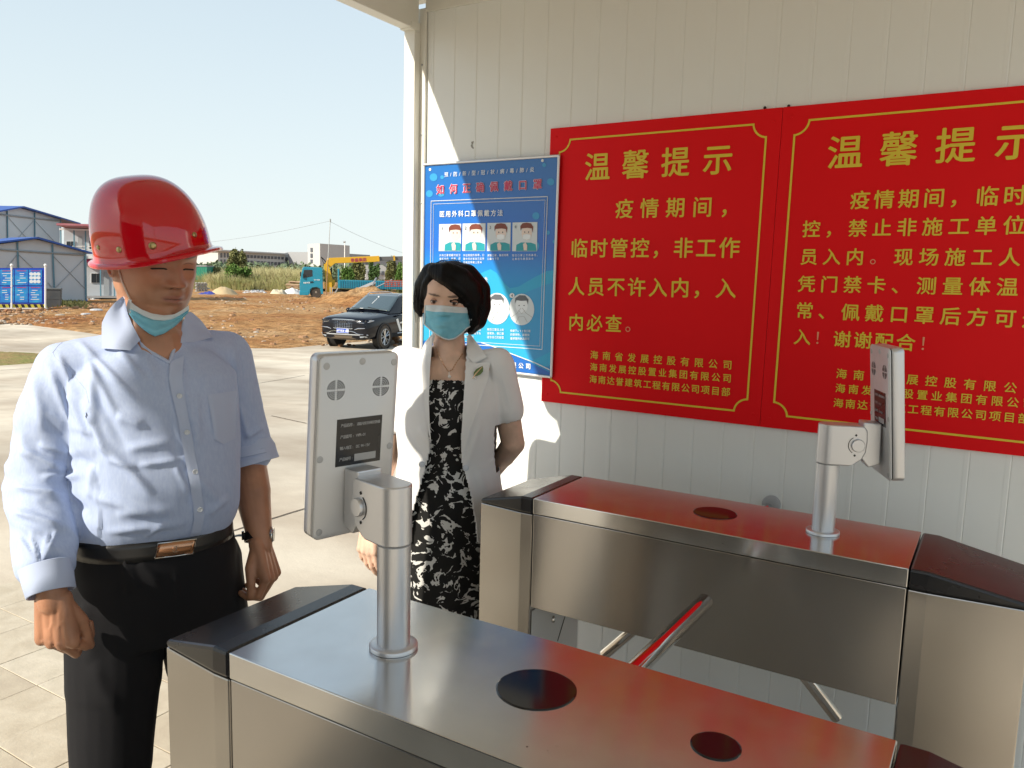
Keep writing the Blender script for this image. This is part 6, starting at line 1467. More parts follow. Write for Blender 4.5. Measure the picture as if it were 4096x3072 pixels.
# ------------------------------------------------------------------ CRANE TRUCK
D5 = 69.0; s5 = D5 / FOC; X5 = lambda px: (px - 1264) * s5; g5 = P(1264, 1184, D5); zg = gz(g5[0], g5[1]); g5[2] = zg + .02
vd5 = _n((g5 - EYE) * (1, 1, 0)); hd5 = np.array((vd5[1], -vd5[0], 0)); 
def tp(px, py, y=0.0): return g5 + hd5 * X5(px) + UP * ((1184 - py) * s5) + vd5 * y
tk = thing('crane_truck', 'turquoise lorry with yellow folding crane carrying a raised boom', 'truck', g5)
M['turq'] = mat('truck_turquoise', (.012, .24, .36), .35, coat=.4); M['cyel'] = mat('crane_yellow', (.62, .36, .02), .4); M['cgry'] = mat('boom_grey', (.12, .12, .12), .4)
def tpoly(name, pts, y0, y1, m_, par=tk, bevel=0): e = MB(); e.prism([tp(x, y, y0) for x, y in pts], vd5 * (y1 - y0)); return obj(name, e, m_, par, bevel=bevel, fixn=True)
cab = tpoly('cab', [(1202, 1170), (1201, 1128), (1206, 1100), (1213, 1066), (1220, 1062), (1286, 1063), (1290, 1068), (1292, 1168), (1284, 1168), (1280, 1148), (1266, 1142), (1248, 1146), (1240, 1160), (1238, 1170)], 0, 2.3, M['turq'], bevel=.04)
tpoly('side_window', [(1214, 1105), (1218, 1074), (1250, 1073), (1251, 1098), (1232, 1103)], -.02, .02, M['glassd'], cab)
tpoly('windscreen', [(1203.5, 1105), (1213, 1068), (1215, 1068), (1206, 1105)], .15, 2.15, M['glassd'], cab)
tpoly('door_handle', [(1240, 1120), (1252, 1118), (1254, 1122), (1244, 1125)], -.04, 0, M['dark'], cab)
for a, b, s_ in (((1218, 1125), (1238, 1124), '海盛吊装'), ((1258, 1112), (1278, 1112), 'YD-5058')):
    e = MB(); text_on(e, s_, tp(*a, -.03), tp(*b, -.03), .14, UP, -vd5, bold=.02); obj('lettering', e, M['white'], cab)
tpoly('bumper', [(1200, 1174), (1200, 1158), (1236, 1158), (1236, 1174)], -.02, 2.32, M['turq'], bevel=.03); tpoly('wheel_arch', [(1240, 1168), (1240, 1150), (1250, 1142), (1268, 1140), (1282, 1146), (1286, 1168), (1292, 1168), (1290, 1140), (1270, 1134), (1246, 1137), (1236, 1150), (1236, 1168)], -.06, .3, M['turq'])
tpoly('mirror', [(1203, 1100), (1208, 1100), (1208, 1082), (1203, 1082)], -.25, -.12, M['dark'])
def wheel(par, c, ax, r, w, rimm, up_=UP):
    e = MB(); e.lathe(c - ax * w / 2, [(r * .62, .0), (r * .93, 0), (r, w * .15), (r, w * .85), (r * .93, w), (r * .62, w)], 28, axis=ax); t_ = obj('tyre', e, M['rubber'], par)
    e = MB(); e.lathe(c + ax * w * .42, [(r * .63, .0), (r * .60, .02), (r * .45, -.03), (r * .2, -.02), (r * .18, .03), (.002, .03)], 24, axis=ax); obj('rim', e, rimm, t_); return t_
M['rimt'] = mat('dusty_rim', (.28, .24, .20), .6, .3)
for px in (1264, 1478, 1530): wheel(tk, tp(px, 1161, .2), -vd5, .52, .3, M['rimt']); wheel(tk, tp(px, 1161, 2.1), vd5, .52, .3, M['rimt'])
tpoly('chassis', [(1238, 1158), (1238, 1148), (1610, 1148), (1610, 1158)], .5, 1.8, M['dark'])
bed = tpoly('cargo_bed', [(1350, 1144), (1350, 1110), (1618, 1110), (1618, 1144)], 0, 2.35, M['turq'])
for x in range(1356, 1616, 9): tpoly('rib', [(x, 1142), (x, 1112), (x + 4, 1112), (x + 4, 1142)], -.07, 0, M['turq'], bed)
tpoly('headboard', [(1350, 1112), (1350, 1066), (1355, 1066), (1355, 1112)], 0, 2.35, M['turq']); tpoly('mud_flap', [(1334, 1165), (1348, 1142), (1352, 1142), (1340, 1165)], -.02, .2, M['grey'])
crn = tpoly('crane_column', [(1306, 1150), (1300, 1100), (1296, 1048), (1308, 1046), (1316, 1060), (1330, 1110), (1340, 1112), (1338, 1130), (1326, 1150)], .7, 1.5, M['cyel'])
tpoly('crane_base', [(1300, 1160), (1298, 1122), (1326, 1120), (1328, 1160)], .3, 2.0, M['cyel']); tpoly('hydraulic_ram', [(1318, 1120), (1324, 1060), (1329, 1062), (1326, 1120)], .95, 1.25, M['dark'])
tpoly('outrigger', [(1318, 1166), (1318, 1140), (1321, 1140), (1321, 1166)], -.05, .1, M['grey']); tpoly('ladder', [(1326, 1166), (1326, 1140), (1329, 1140), (1329, 1166)], -.05, .05, M['grey'])
bm1 = tpoly('boom', [(1300, 1055), (1310, 1024), (1320, 1023), (1500, 1010), (1512, 1009), (1515, 1031), (1500, 1034), (1340, 1044), (1322, 1060), (1308, 1062)], .85, 1.35, M['cyel'], bevel=.02)
bm2 = tpoly('boom_extension', [(1512, 1012), (1700, 1003), (1700, 1018), (1514, 1029)], .95, 1.25, M['cgry'], bevel=.02)
for x in (1510, 1574, 1640): tpoly('boom_collar', [(x, 1009 - (x - 1510) * .045), (x + 6, 1008.5 - (x - 1510) * .045), (x + 8, 1031 - (x - 1510) * .08), (x + 2, 1032 - (x - 1510) * .08)], .8, 1.4, M['cyel'], bm2)
e = MB(); text_on(e, '泰盛集团', tp(1409, 1029.5, .83), tp(1457, 1026, .83), .34, UP, -vd5, bold=.02); obj('lettering', e, mat('boom_text_red', (.35, .03, .08), .5), bm1)
e = MB(); e.tube([tp(1308, 1045, 1.1), tp(1296, 1030, 1.1), tp(1285, 1020, 1.1)], .05, 6); e.tube([tp(1310, 1050, 1.0), tp(1295, 1045, 1.0), tp(1286, 1022, 1.0)], .03, 6); obj('hose', e, M['dark'], crn)
dv = thing('person', 'driver in dark clothes sitting in the turquoise truck cab', 'person', tp(1247, 1120, 1.0)); e = MB(); c = tp(1247, 1082, .5); e.ball(c, (.11, .11, .14), 12); e.capsule(c - UP * .15, c - UP * .3, .07, .1); e.capsule(c - UP * .35, c - UP * .85, .2, .18); e.capsule(c - UP * .38 - vd5 * .2, c - UP * .6 - hd5 * .35, .06, .05)
V, q, _t = remesh(e, .03, 3); meshobj('body', V, q, mat('driver_clothes', (.10, .09, .11), .8), dv); e = MB(); e.ball(c + hd5 * -.03 + UP * .02, (.112, .112, .12), 10); obj('face', e, M['stone2'], dv)

# ------------------------------------------------------------------ poles, lamp, cables
gp = G(1302, 1209); Dp = float((gp - EYE) @ -CAMZ); up_ = thing('utility_pole', 'slender leaning pole with a capped top between the truck and the far blocks', 'pole', gp)
M['galv'] = mat('galvanised_pole', (.36, .38, .38), .5, .4); M['rustp'] = mat('rusty_pole_foot', (.28, .17, .10), .8)
mid = P(1312, 1040, Dp); top = P(1321, 882, Dp)
e = MB(); e.tube([gp - UP * .1, mid], [.035, .030], 10); obj('lower_pole', e, M['rustp'], up_); e = MB(); e.tube([mid, top], [.032, .026], 10); obj('upper_pole', e, M['galv'], up_)
e = MB(); e.tube([top - UP * .12, top + UP * .06], [.06, .06], 12); e.tube([top + UP * .06, top + UP * .12], [.045, .045], 12); obj('pole_cap', e, M['galv'], up_)
M['wire'] = mat('cable', (.25, .26, .27), .7)
for nm, a, b, sag, lb in (('overhead_cable', (1320, 884), (560, 985), .9, 'thin sagging cable from the pole top towards the helmet'), ('overhead_cable', (1320, 886), (1640, 1020), .4, 'thin cable from the pole top down to the right post')):
    A_ = P(*a, Dp); B_ = P(*b, Dp + 20); e = MB(); e.tube([A_ * (1 - t) + B_ * t - UP * sag * 4 * t * (1 - t) * .5 for t in np.linspace(0, 1, 24)], .010, 4); tag(obj(nm, e, M['wire']), lb, 'cable')
lp = P(1378, 1100, 170); lp[2] = gz(lp[0], lp[1]); sl_ = thing('street_lamp', 'white street lamp standing beyond the yellow boom', 'street lamp', lp)
e = MB(); e.tube([lp, P(1379, 972, 170)], [.13, .08], 8); obj('pole', e, M['white'], sl_); e = MB(); e.tube([P(1374, 968, 170), P(1382, 967, 170)], [.22, .18], 8); obj('lamp_head', e, M['grey'], sl_)
# concrete beam ramp, rebar cage, frames on the bank
gq = G(1500, 1180); Dq = 58.0
for nm, a, b, r, m_, lb, ct in (('concrete_beam', (1404, 1172), (1500, 1132), .16, 'grey', 'grey concrete beam leaning on the earth bank behind the car', 'beam'), ('steel_strut', (1490, 1140), (1505, 1112), .07, 'grey', 'short upright steel strut by the top of the leaning beam', 'strut'), ('scaffold_pole', (1500, 1152), (1568, 1118), .04, 'grey', 'thin scaffold pole lying across the bank by the red cage', 'scaffold pole')):
    e = MB(); e.tube([P(*a, Dq), P(*b, Dq + 1)], r, 4); tag(obj(nm, e, M[m_]), lb, ct)
rc = thing('rebar_cage', 'rust red rebar cage lying left of the white post', 'rebar cage', P(1572, 1146, Dq)); M['rust'] = mat('rust_red_steel', (.28, .055, .03), .7)
for i in range(4):
    for (yy, dd) in ((1124, 0), (1144, 0)): 
        pass
for yy in (1123, 1130, 1138, 1146): e = MB(); e.tube([P(1538, yy, Dq), P(1650, yy - 2, Dq)], .03, 5); obj('long_bar', e, M['rust'], rc)
for k, x in enumerate(range(1542, 1650, 7)): e = MB(); e.tube([P(x, 1122, Dq), P(x + (4 if k % 2 else -3), 1146, Dq)], .025, 5); obj('stirrup', e, M['rust'], rc)

# ------------------------------------------------------------------ far buildings
M['fw'] = mat('far_white_render', (.52, .53, .52), .8, vary=(.05, (.45, .46, .46), .5)); M['fg'] = mat('far_grey_render', (.33, .34, .35), .8); M['fwin'] = mat('far_window_dark', (.10, .11, .13), .3)
def block(name, label, f, n, outline, depth, wins, m_, roof=None):
    pts = [f(*p) for p in outline]; t = thing(name, label, 'building', zfix((pts[-1] + pts[-2]) / 2, -.4)); mb = MB(); mb.prism(pts, -n * depth); obj('wall', mb, m_, t, fixn=True)
    if roof: mb = MB(); mb.prism([f(*p) + n * 2 for p in roof], -n * (depth + 4)); obj('roof_slab', mb, M['fw'], t, fixn=True)
    first = None
    for (x0, y0, x1, y1) in wins:
        mb = MB(); quadbox(mb, f, n, x0, y0, x1, y1, .4, -.1); obj('window', mb, M['fwin'], t, fixn=True)
    return t
fA, nA_ = vplane(P(865, 1075, 400), P(1230, 1075, 470))
W = []
for i in range(12):
    x = 974 + i * 13.7; sl2 = (x - 974) * .075
    for y0, y1 in ((1019, 1031), (1041, 1055)): W.append((x, y0 + sl2 * .75, x + 3.6, y1 + sl2 * .6)); W.append((x + 5.2, y0 + sl2 * .75, x + 8.8, y1 + sl2 * .6))
for i in range(4): W.append((882 + i * 13, 1012, 888 + i * 13, 1030)); W.append((882 + i * 13, 1038, 888 + i * 13, 1056))
block('school_building', 'long white three storey block with rows of narrow windows on the horizon', fA, nA_, [(872, 1003), (1140, 1017), (1140, 1100), (872, 1100)], 18, W, M['fw'], [(865, 998), (1142, 1013), (1142, 1018), (865, 1004)])
W = [(1142, 1029, 1160, 1044), (1142, 1051, 1160, 1066)]
for i in range(8):
    for y in (1031, 1038, 1052, 1059): W.append((1174 + i * 7, y + i * .2, 1179.5 + i * 7, y + 4.5 + i * .2))
fB, nB_ = vplane(P(1140, 1075, 452), P(1235, 1075, 470)); block('office_block', 'grey white block with gridded windows joined to the right of the long block', fB, nB_, [(1140, 1012), (1165, 1007), (1190, 1018), (1232, 1022), (1232, 1100), (1140, 1100)], 18, W, M['fw'])
fC, nC_ = vplane(P(1231, 1075, 430), P(1280, 1075, 425)); tw = block('tower_block', 'tall plain white tower block behind the truck cab', fC, nC_, [(1231, 976), (1280, 974), (1280, 1100), (1231, 1100)], 22, [(1243, 991, 1251, 1008), (1243, 1014, 1251, 1031), (1243, 1038, 1251, 1052)], M['fw'])
fD, nD_ = vplane(P(1297, 1075, 440), P(1640, 1075, 520))
W = [(1350 + i * 16, 1042 + i * .6, 1360 + i * 16, 1050 + i * .6) for i in range(9)]
block('factory_building', 'low grey industrial building behind the yellow boom', fD, nD_, [(1297, 1009), (1330, 1010), (1400, 1015), (1480, 1020), (1480, 1036), (1650, 1040), (1650, 1110), (1297, 1110)], 25, W, M['fg'])
fE, nE_ = vplane(P(1460, 1110, 140), P(1560, 1110, 142)); block('site_gatehouse', 'small white hut among the trees right of the truck crane', fE, nE_, [(1462, 1062), (1530, 1060), (1558, 1078), (1558, 1118), (1462, 1118)], 5, [(1470, 1085, 1478, 1100), (1500, 1082, 1510, 1112), (1525, 1085, 1535, 1100)], M['fw'])

# ------------------------------------------------------------------ vegetation
def leafmat(name, c, c2): 
    m = mat(name, c, .75, 0, .2, vary=(1.2, c2, .9)); return m
M['lg'] = leafmat('leaf_green', (.075, .15, .03), (.13, .21, .05)); M['ld'] = leafmat('leaf_dark_green', (.055, .11, .035), (.09, .15, .05)); M['lo'] = leafmat('olive_leaf', (.14, .15, .05), (.20, .20, .09)); M['dry'] = leafmat('dry_grass', (.36, .33, .15), (.25, .28, .10)); M['dry2'] = leafmat('straw_grass', (.56, .50, .27), (.42, .40, .18)); M['bark'] = mat('bark', (.14, .10, .07), .9)
def crown(blobs, n, size, seed):
    rg = np.random.default_rng(seed); vs_ = []; fs = []; w = np.array([b[3] * b[4] * b[5] for b in blobs]); w = w / w.sum()
    for k in range(n):
        b = blobs[rg.choice(len(blobs), p=w)]; d = rg.normal(size=3); d /= np.linalg.norm(d); r = rg.uniform(.25, 1.0) ** .45 * (1 + .22 * float(np.sin(d[0] * 7 + seed) * np.cos(d[2] * 6)))
        c = np.array(b[:3]) + d * r * np.array(b[3:6]); a = rg.normal(size=3); a /= np.linalg.norm(a); bb = np.cross(a, rg.normal(size=3)); bb /= np.linalg.norm(bb); s_ = size * rg.uniform(.5, 1.4); o = len(vs_)
        vs_ += [c - a * s_, c + bb * s_ * .5, c + a * s_, c - bb * s_ * .5]; fs.append((o, o + 1, o + 2, o + 3))
    e = MB(); e.add(vs_, fs); return e
def plant(name, label, cat, px, yb, wpx, hpx, n, m_, seed, lobes=5, D=None, leaf=.13, group=None):
    g = G(px, yb) if D is None else zfix(P(px, yb, D), 0)
    if D is not None: g[2] = gz(g[0], g[1])
    Dd = float((g - EYE) @ -CAMZ); s_ = Dd / FOC; W_ = wpx * s_ / 2; H_ = hpx * s_ if D is None else float(P(px, yb - hpx, D)[2] - g[2]); rg = np.random.default_rng(seed); t = thing(name, label, cat, g, group)
    bl = []
    for k in range(lobes):
        x = rg.uniform(-.65, .65) * W_; z = rg.uniform(.35, .85) * H_; r = rg.uniform(.28, .5); bl.append((*(g + hdv(g) * x + UP * z + _n((g - EYE) * (1, 1, 0)) * rg.uniform(-.4, .4) * W_), W_ * r, W_ * r, H_ * r * .6))
    bl.append((*(g + UP * H_ * .42), W_ * .6, W_ * .5, H_ * .42))
    obj('crown', crown(bl, n, leaf, seed), m_, t); e = MB(); e.tube([g - UP * .1, g + UP * H_ * .35, g + UP * H_ * .7 + hdv(g) * .1 * W_], [.06 + .02 * H_, .05 + .01 * H_, .03], 7)
    for k in range(3): a = g + UP * H_ * (.25 + .12 * k); e.tube([a, a + hdv(g) * W_ * rg.uniform(-.5, .5) + UP * H_ * .25], [.05, .02], 5)
    obj('trunk', e, M['bark'], t); return t
def hdv(g): v = _n((g - EYE) * (1, 1, 0)); return np.array((v[1], -v[0], 0))
plant('tree', 'rounded green tree before the left end of the long white block', 'tree', 943, 1100, 84, 106, 5200, M['lo'], 1, 7, D=112, leaf=.20)
plant('bush', 'bright green leafy bush in the middle of the dry grass', 'bush', 948, 1140, 120, 80, 5200, M['lg'], 2, 8, leaf=.17, D=94)
plant('bush', 'olive green bush right of the bright green bush', 'bush', 1015, 1140, 110, 74, 3600, M['lo'], 3, 7, leaf=.18, D=104)
plant('bush', 'round green bush behind the front of the truck bed', 'bush', 1385, 1125, 60, 55, 3000, M['lg'], 4, 5, D=82, leaf=.15); plant('tree', 'airy light green tree behind the middle of the truck bed', 'tree', 1440, 1125, 60, 72, 3000, M['lo'], 5, 6, D=84, leaf=.14)
plant('tree', 'small dark tree beside the roof of the white hut', 'tree', 1497, 1110, 42, 68, 1600, M['ld'], 6, 5, D=130, leaf=.2); plant('tree', 'thin tree close to the left of the white post', 'tree', 1560, 1120, 50, 82, 1900, M['lo'], 7, 6, D=90, leaf=.15); plant('tree', 'leafy tree half hidden by the white post', 'tree', 1606, 1125, 60, 70, 2400, M['lg'], 8, 6, D=86, leaf=.15)
plant('bush', 'low olive scrub behind the green container', 'bush', 850, 1135, 90, 62, 2400, M['lo'], 9, 6, D=100, leaf=.18)
def far_trees():
    rg = np.random.default_rng(21); bl = []
    for k in range(150):
        px = rg.uniform(200, 1700); D = rg.uniform(220, 330); g = P(px, 1090, D); g[2] = -.4; h = rg.uniform(2.6, 5.5); bl.append((*(g + UP * h * .5), rg.uniform(4, 9), rg.uniform(4, 8), h * .62))
    return crown(bl, 22000, .75, 5)
tag(obj('distant_tree_line', far_trees(), leafmat('hazy_leaf', (.13, .18, .10), (.18, .22, .14))), kind='stuff')
def grass(name, regs, n, m_, seed, w=.035):
    rg = np.random.default_rng(seed); vs_ = []; fs = []
    for k in range(n // 9):
        x0, x1, D0, D1, h0, h1 = regs[rg.integers(len(regs))]; D = rg.uniform(D0, D1); g = P(rg.uniform(x0, x1), 1100, D); g[2] = gz(g[0], g[1]); hh = rg.uniform(h0, h1)
        for j in range(9):
            a = rg.uniform(0, 2 * PI); d = np.array((math.cos(a), math.sin(a), 0)); h = hh * rg.uniform(.6, 1.1); l = rg.uniform(.1, .42) * h; b = g + d * rg.uniform(0, .35); o = len(vs_); s_ = hdv(g) * w * rg.uniform(.6, 1.3)
            m1 = b + UP * h * .6 + d * l * .35; t_ = b + UP * h * (1 - .15 * l / h) + d * l; vs_ += [b - s_, b + s_, m1 + s_ * .8, m1 - s_ * .8, t_]; fs += [(o, o + 1, o + 2, o + 3), (o + 3, o + 2, o + 4)]
    e = MB(); e.add(vs_, fs); return tag(obj(name, e, m_), kind='stuff')
grass('tall_dry_grass', [(790, 1240, 98, 122, 1.9, 2.8), (1010, 1210, 94, 108, 2.1, 3.0), (830, 960, 92, 110, 1.3, 2.2)], 22000, M['dry2'], 1); grass('green_grass', [(700, 1260, 92, 120, 1.2, 2.2), (880, 1000, 90, 98, .7, 1.6)], 16000, M['dry'], 2)
grass('weeds', [(1450, 1650, 60, 75, .4, 1.1), (1350, 1480, 74, 84, .5, 1.5), (200, 330, 41, 46, .1, .3)], 3600, M['lo'], 3)

# ------------------------------------------------------------------ BLACK SUV
gw = G(1524, 1393); tcm = _n((EYE - gw) * (1, 1, 0)); ac = R_(29); cf_ = _n(math.cos(ac) * tcm - math.sin(ac) * CR); cl_ = np.array((-cf_[1], cf_[0], 0))
# origin: ground under the middle of the front bumper
c0 = gw + cf_ * .93 - cl_ * .80; c0[2] = gz(gw[0], gw[1]) - .008
suv = thing('suv', 'black SUV with a dotted chrome grille and blue number plate, cut by the white post', 'car', c0)
def cp(s, l, z): return c0 - cf_ * s + cl_ * l + UP * z
M['paint'] = mat('car_black_paint', (.003, .004, .008), .13, 0, .35, coat=.12); M['chrome'] = mat('chrome', (.72, .72, .72), .10, 1.0); M['cglass'] = mat('car_glass', (.05, .075, .085), .03, 0, .7, coat=.6); M['lamp'] = mat('headlamp_glass', (.34, .36, .38), .06, .4, coat=1.0); M['dust'] = mat('dusty_lower_plastic', (.10, .075, .05), .8); M['plate'] = mat('plate_blue', (.012, .07, .42), .35); M['alloy'] = mat('alloy_wheel', (.55, .55, .55), .3, .9)
def cring(s, hb, hm, hs, zb, zm, zs, zt):
    L_ = [(hb, zb), (hm, zb + .10), (hm, zm), (hm * .985, (zm + zs) / 2), (hs, zs), (hs * .8, zs + (zt - zs) * .6), (hs * .4, zt - .004), (0, zt)]
    return [cp(s, l, z) for l, z in L_] + [cp(s, -l, z) for l, z in L_[-2::-1]]
st = [(.0, .55, .62, .60, .40, .62, .84, .88), (.04, .72, .80, .76, .30, .64, .92, .96), (.16, .80, .875, .83, .27, .68, .955, 1.0), (.45, .84, .915, .86, .27, .74, .985, 1.05), (.93, .85, .93, .88, .27, .80, 1.01, 1.10), (1.45, .85, .935, .90, .27, .84, 1.04, 1.15), (2.0, .85, .935, .90, .27, .86, 1.06, 1.12), (3.2, .85, .935, .90, .27, .88, 1.08, 1.12), (4.2, .84, .925, .88, .30, .90, 1.10, 1.14), (4.6, .78, .88, .82, .36, .90, 1.10, 1.13), (4.72, .62, .74, .70, .5, .86, 1.02, 1.04)]
e = MB(); e.loft([cring(*a) for a in st], True, 0, True); bdy = obj('body', e, M['paint'], suv, sub=1, fixn=True)
def gring(s, hb, ht, zb, zt): return [cp(s, hb, zb), cp(s, (hb + ht * 2) / 3, zb + (zt - zb) * .7), cp(s, ht, zt - .02), cp(s, ht * .6, zt), cp(s, 0, zt + .012), cp(s, -ht * .6, zt), cp(s, -ht, zt - .02), cp(s, -(hb + ht * 2) / 3, zb + (zt - zb) * .7), cp(s, -hb, zb)]
e = MB(); e.loft([gring(1.42, .80, .78, 1.08, 1.10), gring(1.93, .83, .70, 1.08, 1.41), gring(2.38, .84, .63, 1.08, 1.62), gring(2.65, .84, .62, 1.08, 1.68), gring(3.2, .84, .62, 1.08, 1.69), gring(3.9, .83, .61, 1.10, 1.67), gring(4.45, .80, .60, 1.10, 1.45), gring(4.62, .78, .6, 1.08, 1.2)], True, 0, True); obj('cabin', e, M['paint'], suv, fixn=True)
def wsp(u, v): s = 1.50 + .90 * v; l = (1 - 2 * u) * (.76 - .14 * v); z = 1.128 + .50 * v + .012 * (1 - (2 * u - 1) ** 2) + .020; return cp(s, l, z + .035 * (1 - (2 * u - 1) ** 2) * (1 - v))
e = MB(); e.grid(wsp, 12, 8); ws_ = obj('windscreen', e, M['cglass'], suv); sd = ws_.modifiers.new('s', 'SOLIDIFY'); sd.thickness = .01
for k in (0, 1):
    e = MB(); a = np.array(wsp(.25 + .45 * k, -.02)); b = np.array(wsp(.55 + .40 * k, .07)); e.tube([a + UP * .02, b + UP * .03], .010, 5); obj('wiper', e, M['dark'], suv)
e = MB(); e.tube([np.array(wsp(.55, .35)) + UP * .012, np.array(wsp(.55, .7)) + UP * .012], .012, 5); e.ball(np.array(wsp(.55, .80)) + UP * .012, .035, 8); obj('hanging_charm', e, M['white'], suv)
e = MB(); e.box(np.array(wsp(.66, .02)) + UP * .02, (.14, .14, .012)); obj('phone_card', e, M['white'], suv)
for s in (1, -1):
    e = MB(); side = [(2.15, 1.12), (2.62, 1.57), (3.1, 1.60), (3.15, 1.12)]
    def sw(p): s_, z = p; k = (z - 1.08) / .6; return cp(s_, s * (.855 - .20 * k), z)
    e.prism([sw(p) for p in side], cl_ * s * -.01); obj('side_window', e, M['cglass'], suv, fixn=True)
    e = MB(); e.tube([cp(2.35, s * .60, 1.64), cp(2.6, s * .63, 1.71), cp(3.8, s * .62, 1.725), cp(4.1, s * .60, 1.66)], .016, 6); obj('roof_rail', e, M['chrome'], suv)
    e = MB(); e.ball(cp(1.92, s * 1.04, 1.13), (.09, .09, .075), 14); e.tube([cp(1.95, s * .88, 1.07), cp(1.93, s * 1.0, 1.09)], .02, 6); mr = obj('wing_mirror', e, M['paint'], suv)
    e = MB(); e.tube([cp(1.78, s * .925, 1.045), cp(4.2, s * .92, 1.09)], .010, 5); obj('window_trim', e, M['chrome'], suv)
    e = MB(); e.tube([cp(1.7, s * .942, .45), cp(3.5, s * .942, .47)], .014, 5); obj('door_trim', e, M['chrome'], suv)
    for sx in (.93, 3.68):
        e = MB(); e.lathe(cp(sx, s * .90, .375), [(.44, 0), (.45, .035), (.40, .045), (.39, -.2)], 36, axis=cl_ * s, cap=True); obj('wheel_arch', e, M['dark'], suv)
        wc = cp(sx, s * .84, .37); e = MB(); w = .235; e.lathe(wc - cl_ * s * w / 2, [(.25, 0), (.35, 0), (.37, .03), (.37, w - .03), (.352, w), (.262, w + .004), (.255, w - .03)], 40, axis=cl_ * s, cap=False); tw_ = obj('tyre', e, M['rubber'], suv)
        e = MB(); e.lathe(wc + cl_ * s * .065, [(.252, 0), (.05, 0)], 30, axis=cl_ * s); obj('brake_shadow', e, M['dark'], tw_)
        e = MB(); ri = [wc + cl_ * s * .118 + .253 * (math.cos(a) * UP + math.sin(a) * cf_) for a in np.linspace(0, 2 * PI, 40)]; e.tube(ri, .009, 6); e.lathe(wc + cl_ * s * .10, [(.045, -.01), (.045, .012), (.002, .016)], 16, axis=cl_ * s)
        for k in range(5):
            for dd in (-.16, .16):
                a = 2 * PI * k / 5 + dd + .2; b_ = 2 * PI * k / 5 + dd * 1.5 + .2; p0 = wc + cl_ * s * .105 + .04 * (math.cos(a) * UP + math.sin(a) * cf_); p1 = wc + cl_ * s * .118 + .25 * (math.cos(b_) * UP + math.sin(b_) * cf_); e.tube([p0, p1], [.017, .021], 4)
        obj('rim', e, M['alloy'], tw_)
    # headlamps, trim, fog strip
    def fp(l, z, o=.012):   # point on the nose surface
        a = abs(l); so = .0 + .05 * max(0, (a - .5) / .3) ** 2 + (.30 * max(0, (a - .78) / .14) ** 1.5)
        return cp(so - o + .03, s * a, z)
    hl_ = [(.50, .885), (.60, .905), (.74, .915), (.86, .925), (.90, .900), (.84, .865), (.72, .835), (.58, .840), (.50, .855)]
    e = MB(); e.prism([fp(l, z, .012) for l, z in hl_], cf_ * -.05); hl = obj('headlight', e, M['lamp'], suv, fixn=True)
    e = MB(); e.tube([fp(l, z, .022) for l, z in [(.50, .855), (.58, .838), (.72, .832), (.84, .862), (.90, .900)]], .010, 5); obj('light_strip', e, M['chrome'], hl)
    for l_x in (.66, .78): e = MB(); e.lathe(fp(l_x, .885, .014), [(.028, 0), (.028, .006), (.002, .01)], 14, axis=cf_); obj('lens', e, M['dark'], hl)
    e = MB(); e.tube([fp(.42, .62, .03), fp(.55, .66, .04), fp(.78, .67, .05)], [.008, .018, .010], 6); obj('bumper_trim', e, M['chrome'], suv)
    e = MB(); e.prism([fp(l, z, .02) for l, z in [(.40, .60), (.50, .62), (.78, .64), (.80, .50), (.56, .49), (.46, .53)]], cf_ * -.03); obj('air_inlet', e, M['dark'], suv, fixn=True)
    e = MB(); e.tube([fp(l, z, .035) for l, z in [(.0, .565), (.30, .565), (.42, .545), (.52, .495), (.66, .478), (.82, .480)]], .009, 5); obj('chrome_line', e, M['chrome'], suv)
    e = MB(); e.prism([fp(l, z, .03) for l, z in [(.60, .42), (.80, .43), (.82, .39), (.62, .375)]], cf_ * -.03); obj('fog_lamp', e, M['lamp'], suv, fixn=True)
e = MB(); gpts = [(-.50, .80), (-.46, .90), (-.30, .915), (0, .92), (.30, .915), (.46, .90), (.50, .80), (.40, .665), (.30, .64), (0, .635), (-.30, .64), (-.40, .665)]
def fc(l, z, o): return cp(.03 - o + .03 * (abs(l) / .5) ** 2 + .12 * max(0, z - .80), l, z)
e.prism([fc(l, z, .02) for l, z in gpts], cf_ * -.03); gr = obj('grille', e, M['dark'], suv, fixn=True)
e = MB(); e.tube([fc(l, z, .026) for l, z in gpts + gpts[:1]], .014, 6); obj('grille_rim', e, M['chrome'], gr)
e = MB()
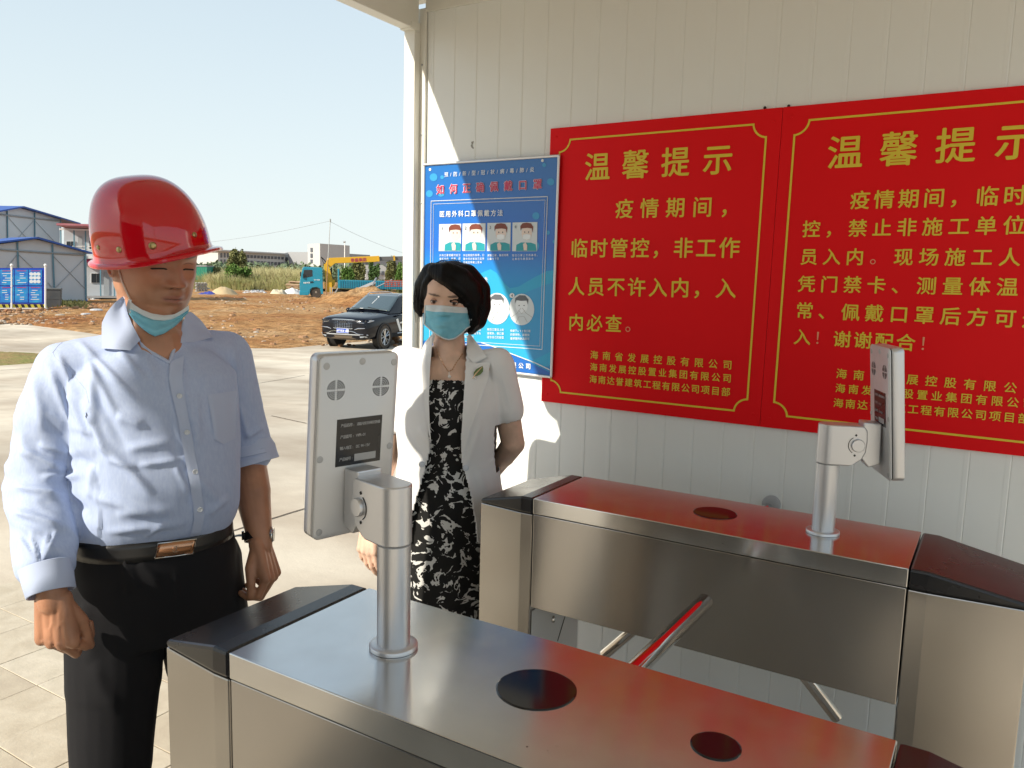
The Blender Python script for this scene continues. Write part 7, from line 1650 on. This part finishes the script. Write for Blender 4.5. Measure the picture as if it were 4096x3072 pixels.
for i in range(15):
    for j in range(6):
        l = -.44 + i * .063 + (.0 if j % 2 else .0); z = .668 + j * .043
        if abs(l) > .47 - max(0, (.80 - z)) * .8 or (abs(l) < .14 and j == 4): continue
        e.tube([fc(l - .015, z, .030), fc(l + .015, z, .030)], .0095, 4)
tag(obj('grille_studs', e, M['chrome'], gr), kind='stuff')
e = MB(); e.prism([fc(l, z, .034) for l, z in [(-.13, .82), (-.13, .86), (.13, .86), (.13, .82)]], cf_ * -.01); obj('badge', e, M['dark'], gr, fixn=True)
e = MB(); e.prism([fc(l, z, .045) for l, z in [(-.22, .505), (-.22, .645), (.22, .645), (.22, .505)]], cf_ * -.012); np_ = obj('number_plate', e, M['plate'], suv, fixn=True)
e = MB(); e.tube([fc(l, z, .046) for l, z in [(-.22, .505), (-.22, .645), (.22, .645), (.22, .505), (-.22, .505)]], .006, 4); obj('plate_rim', e, M['white'], np_)
e = MB(); text_on(e, '琼A·631Y6', fc(.18, .575, .0475), fc(-.18, .575, .0475), .095, UP, cf_, bold=.03); obj('lettering', e, M['white'], np_)
e = MB(); e.grid(lambda u, v: cp(.02 + .13 * (abs(2 * u - 1)) ** 3 + .03 * v, (2 * u - 1) * .80, .47 - .14 * v), 20, 4); lb = obj('lower_bumper', e, M['dust'], suv); sd = lb.modifiers.new('s', 'SOLIDIFY'); sd.thickness = .05; sd.offset = 0
e = MB(); e.grid(lambda u, v: cp(-.01 + .13 * (abs(2 * u - 1)) ** 3, (2 * u - 1) * .84, .475 - .03 * v), 20, 1); sp_ = obj('skid_strip', e, M['grey'], suv); sd = sp_.modifiers.new('s', 'SOLIDIFY'); sd.thickness = .04; sd.offset = 0
for pts in ([(1.62, .90), (1.74, .93), (1.98, .52), (1.86, .50)], [(1.86, .80), (2.06, .82), (2.08, .77), (1.90, .75)], [(2.10, .93), (2.22, .93), (2.02, .52), (1.98, .52)]):
    e = MB(); e.prism([cp(s_, .945, z) for s_, z in pts], -cl_ * .01); obj('white_sticker', e, M['white'], suv, fixn=True)
for pz, px_ in ((1.03, 1.2), (.6, 1.62)): pass

suv.location = tuple(gw + 1.07 * (c0 - gw)); suv.scale = (1.07, 1.07, 1.07)
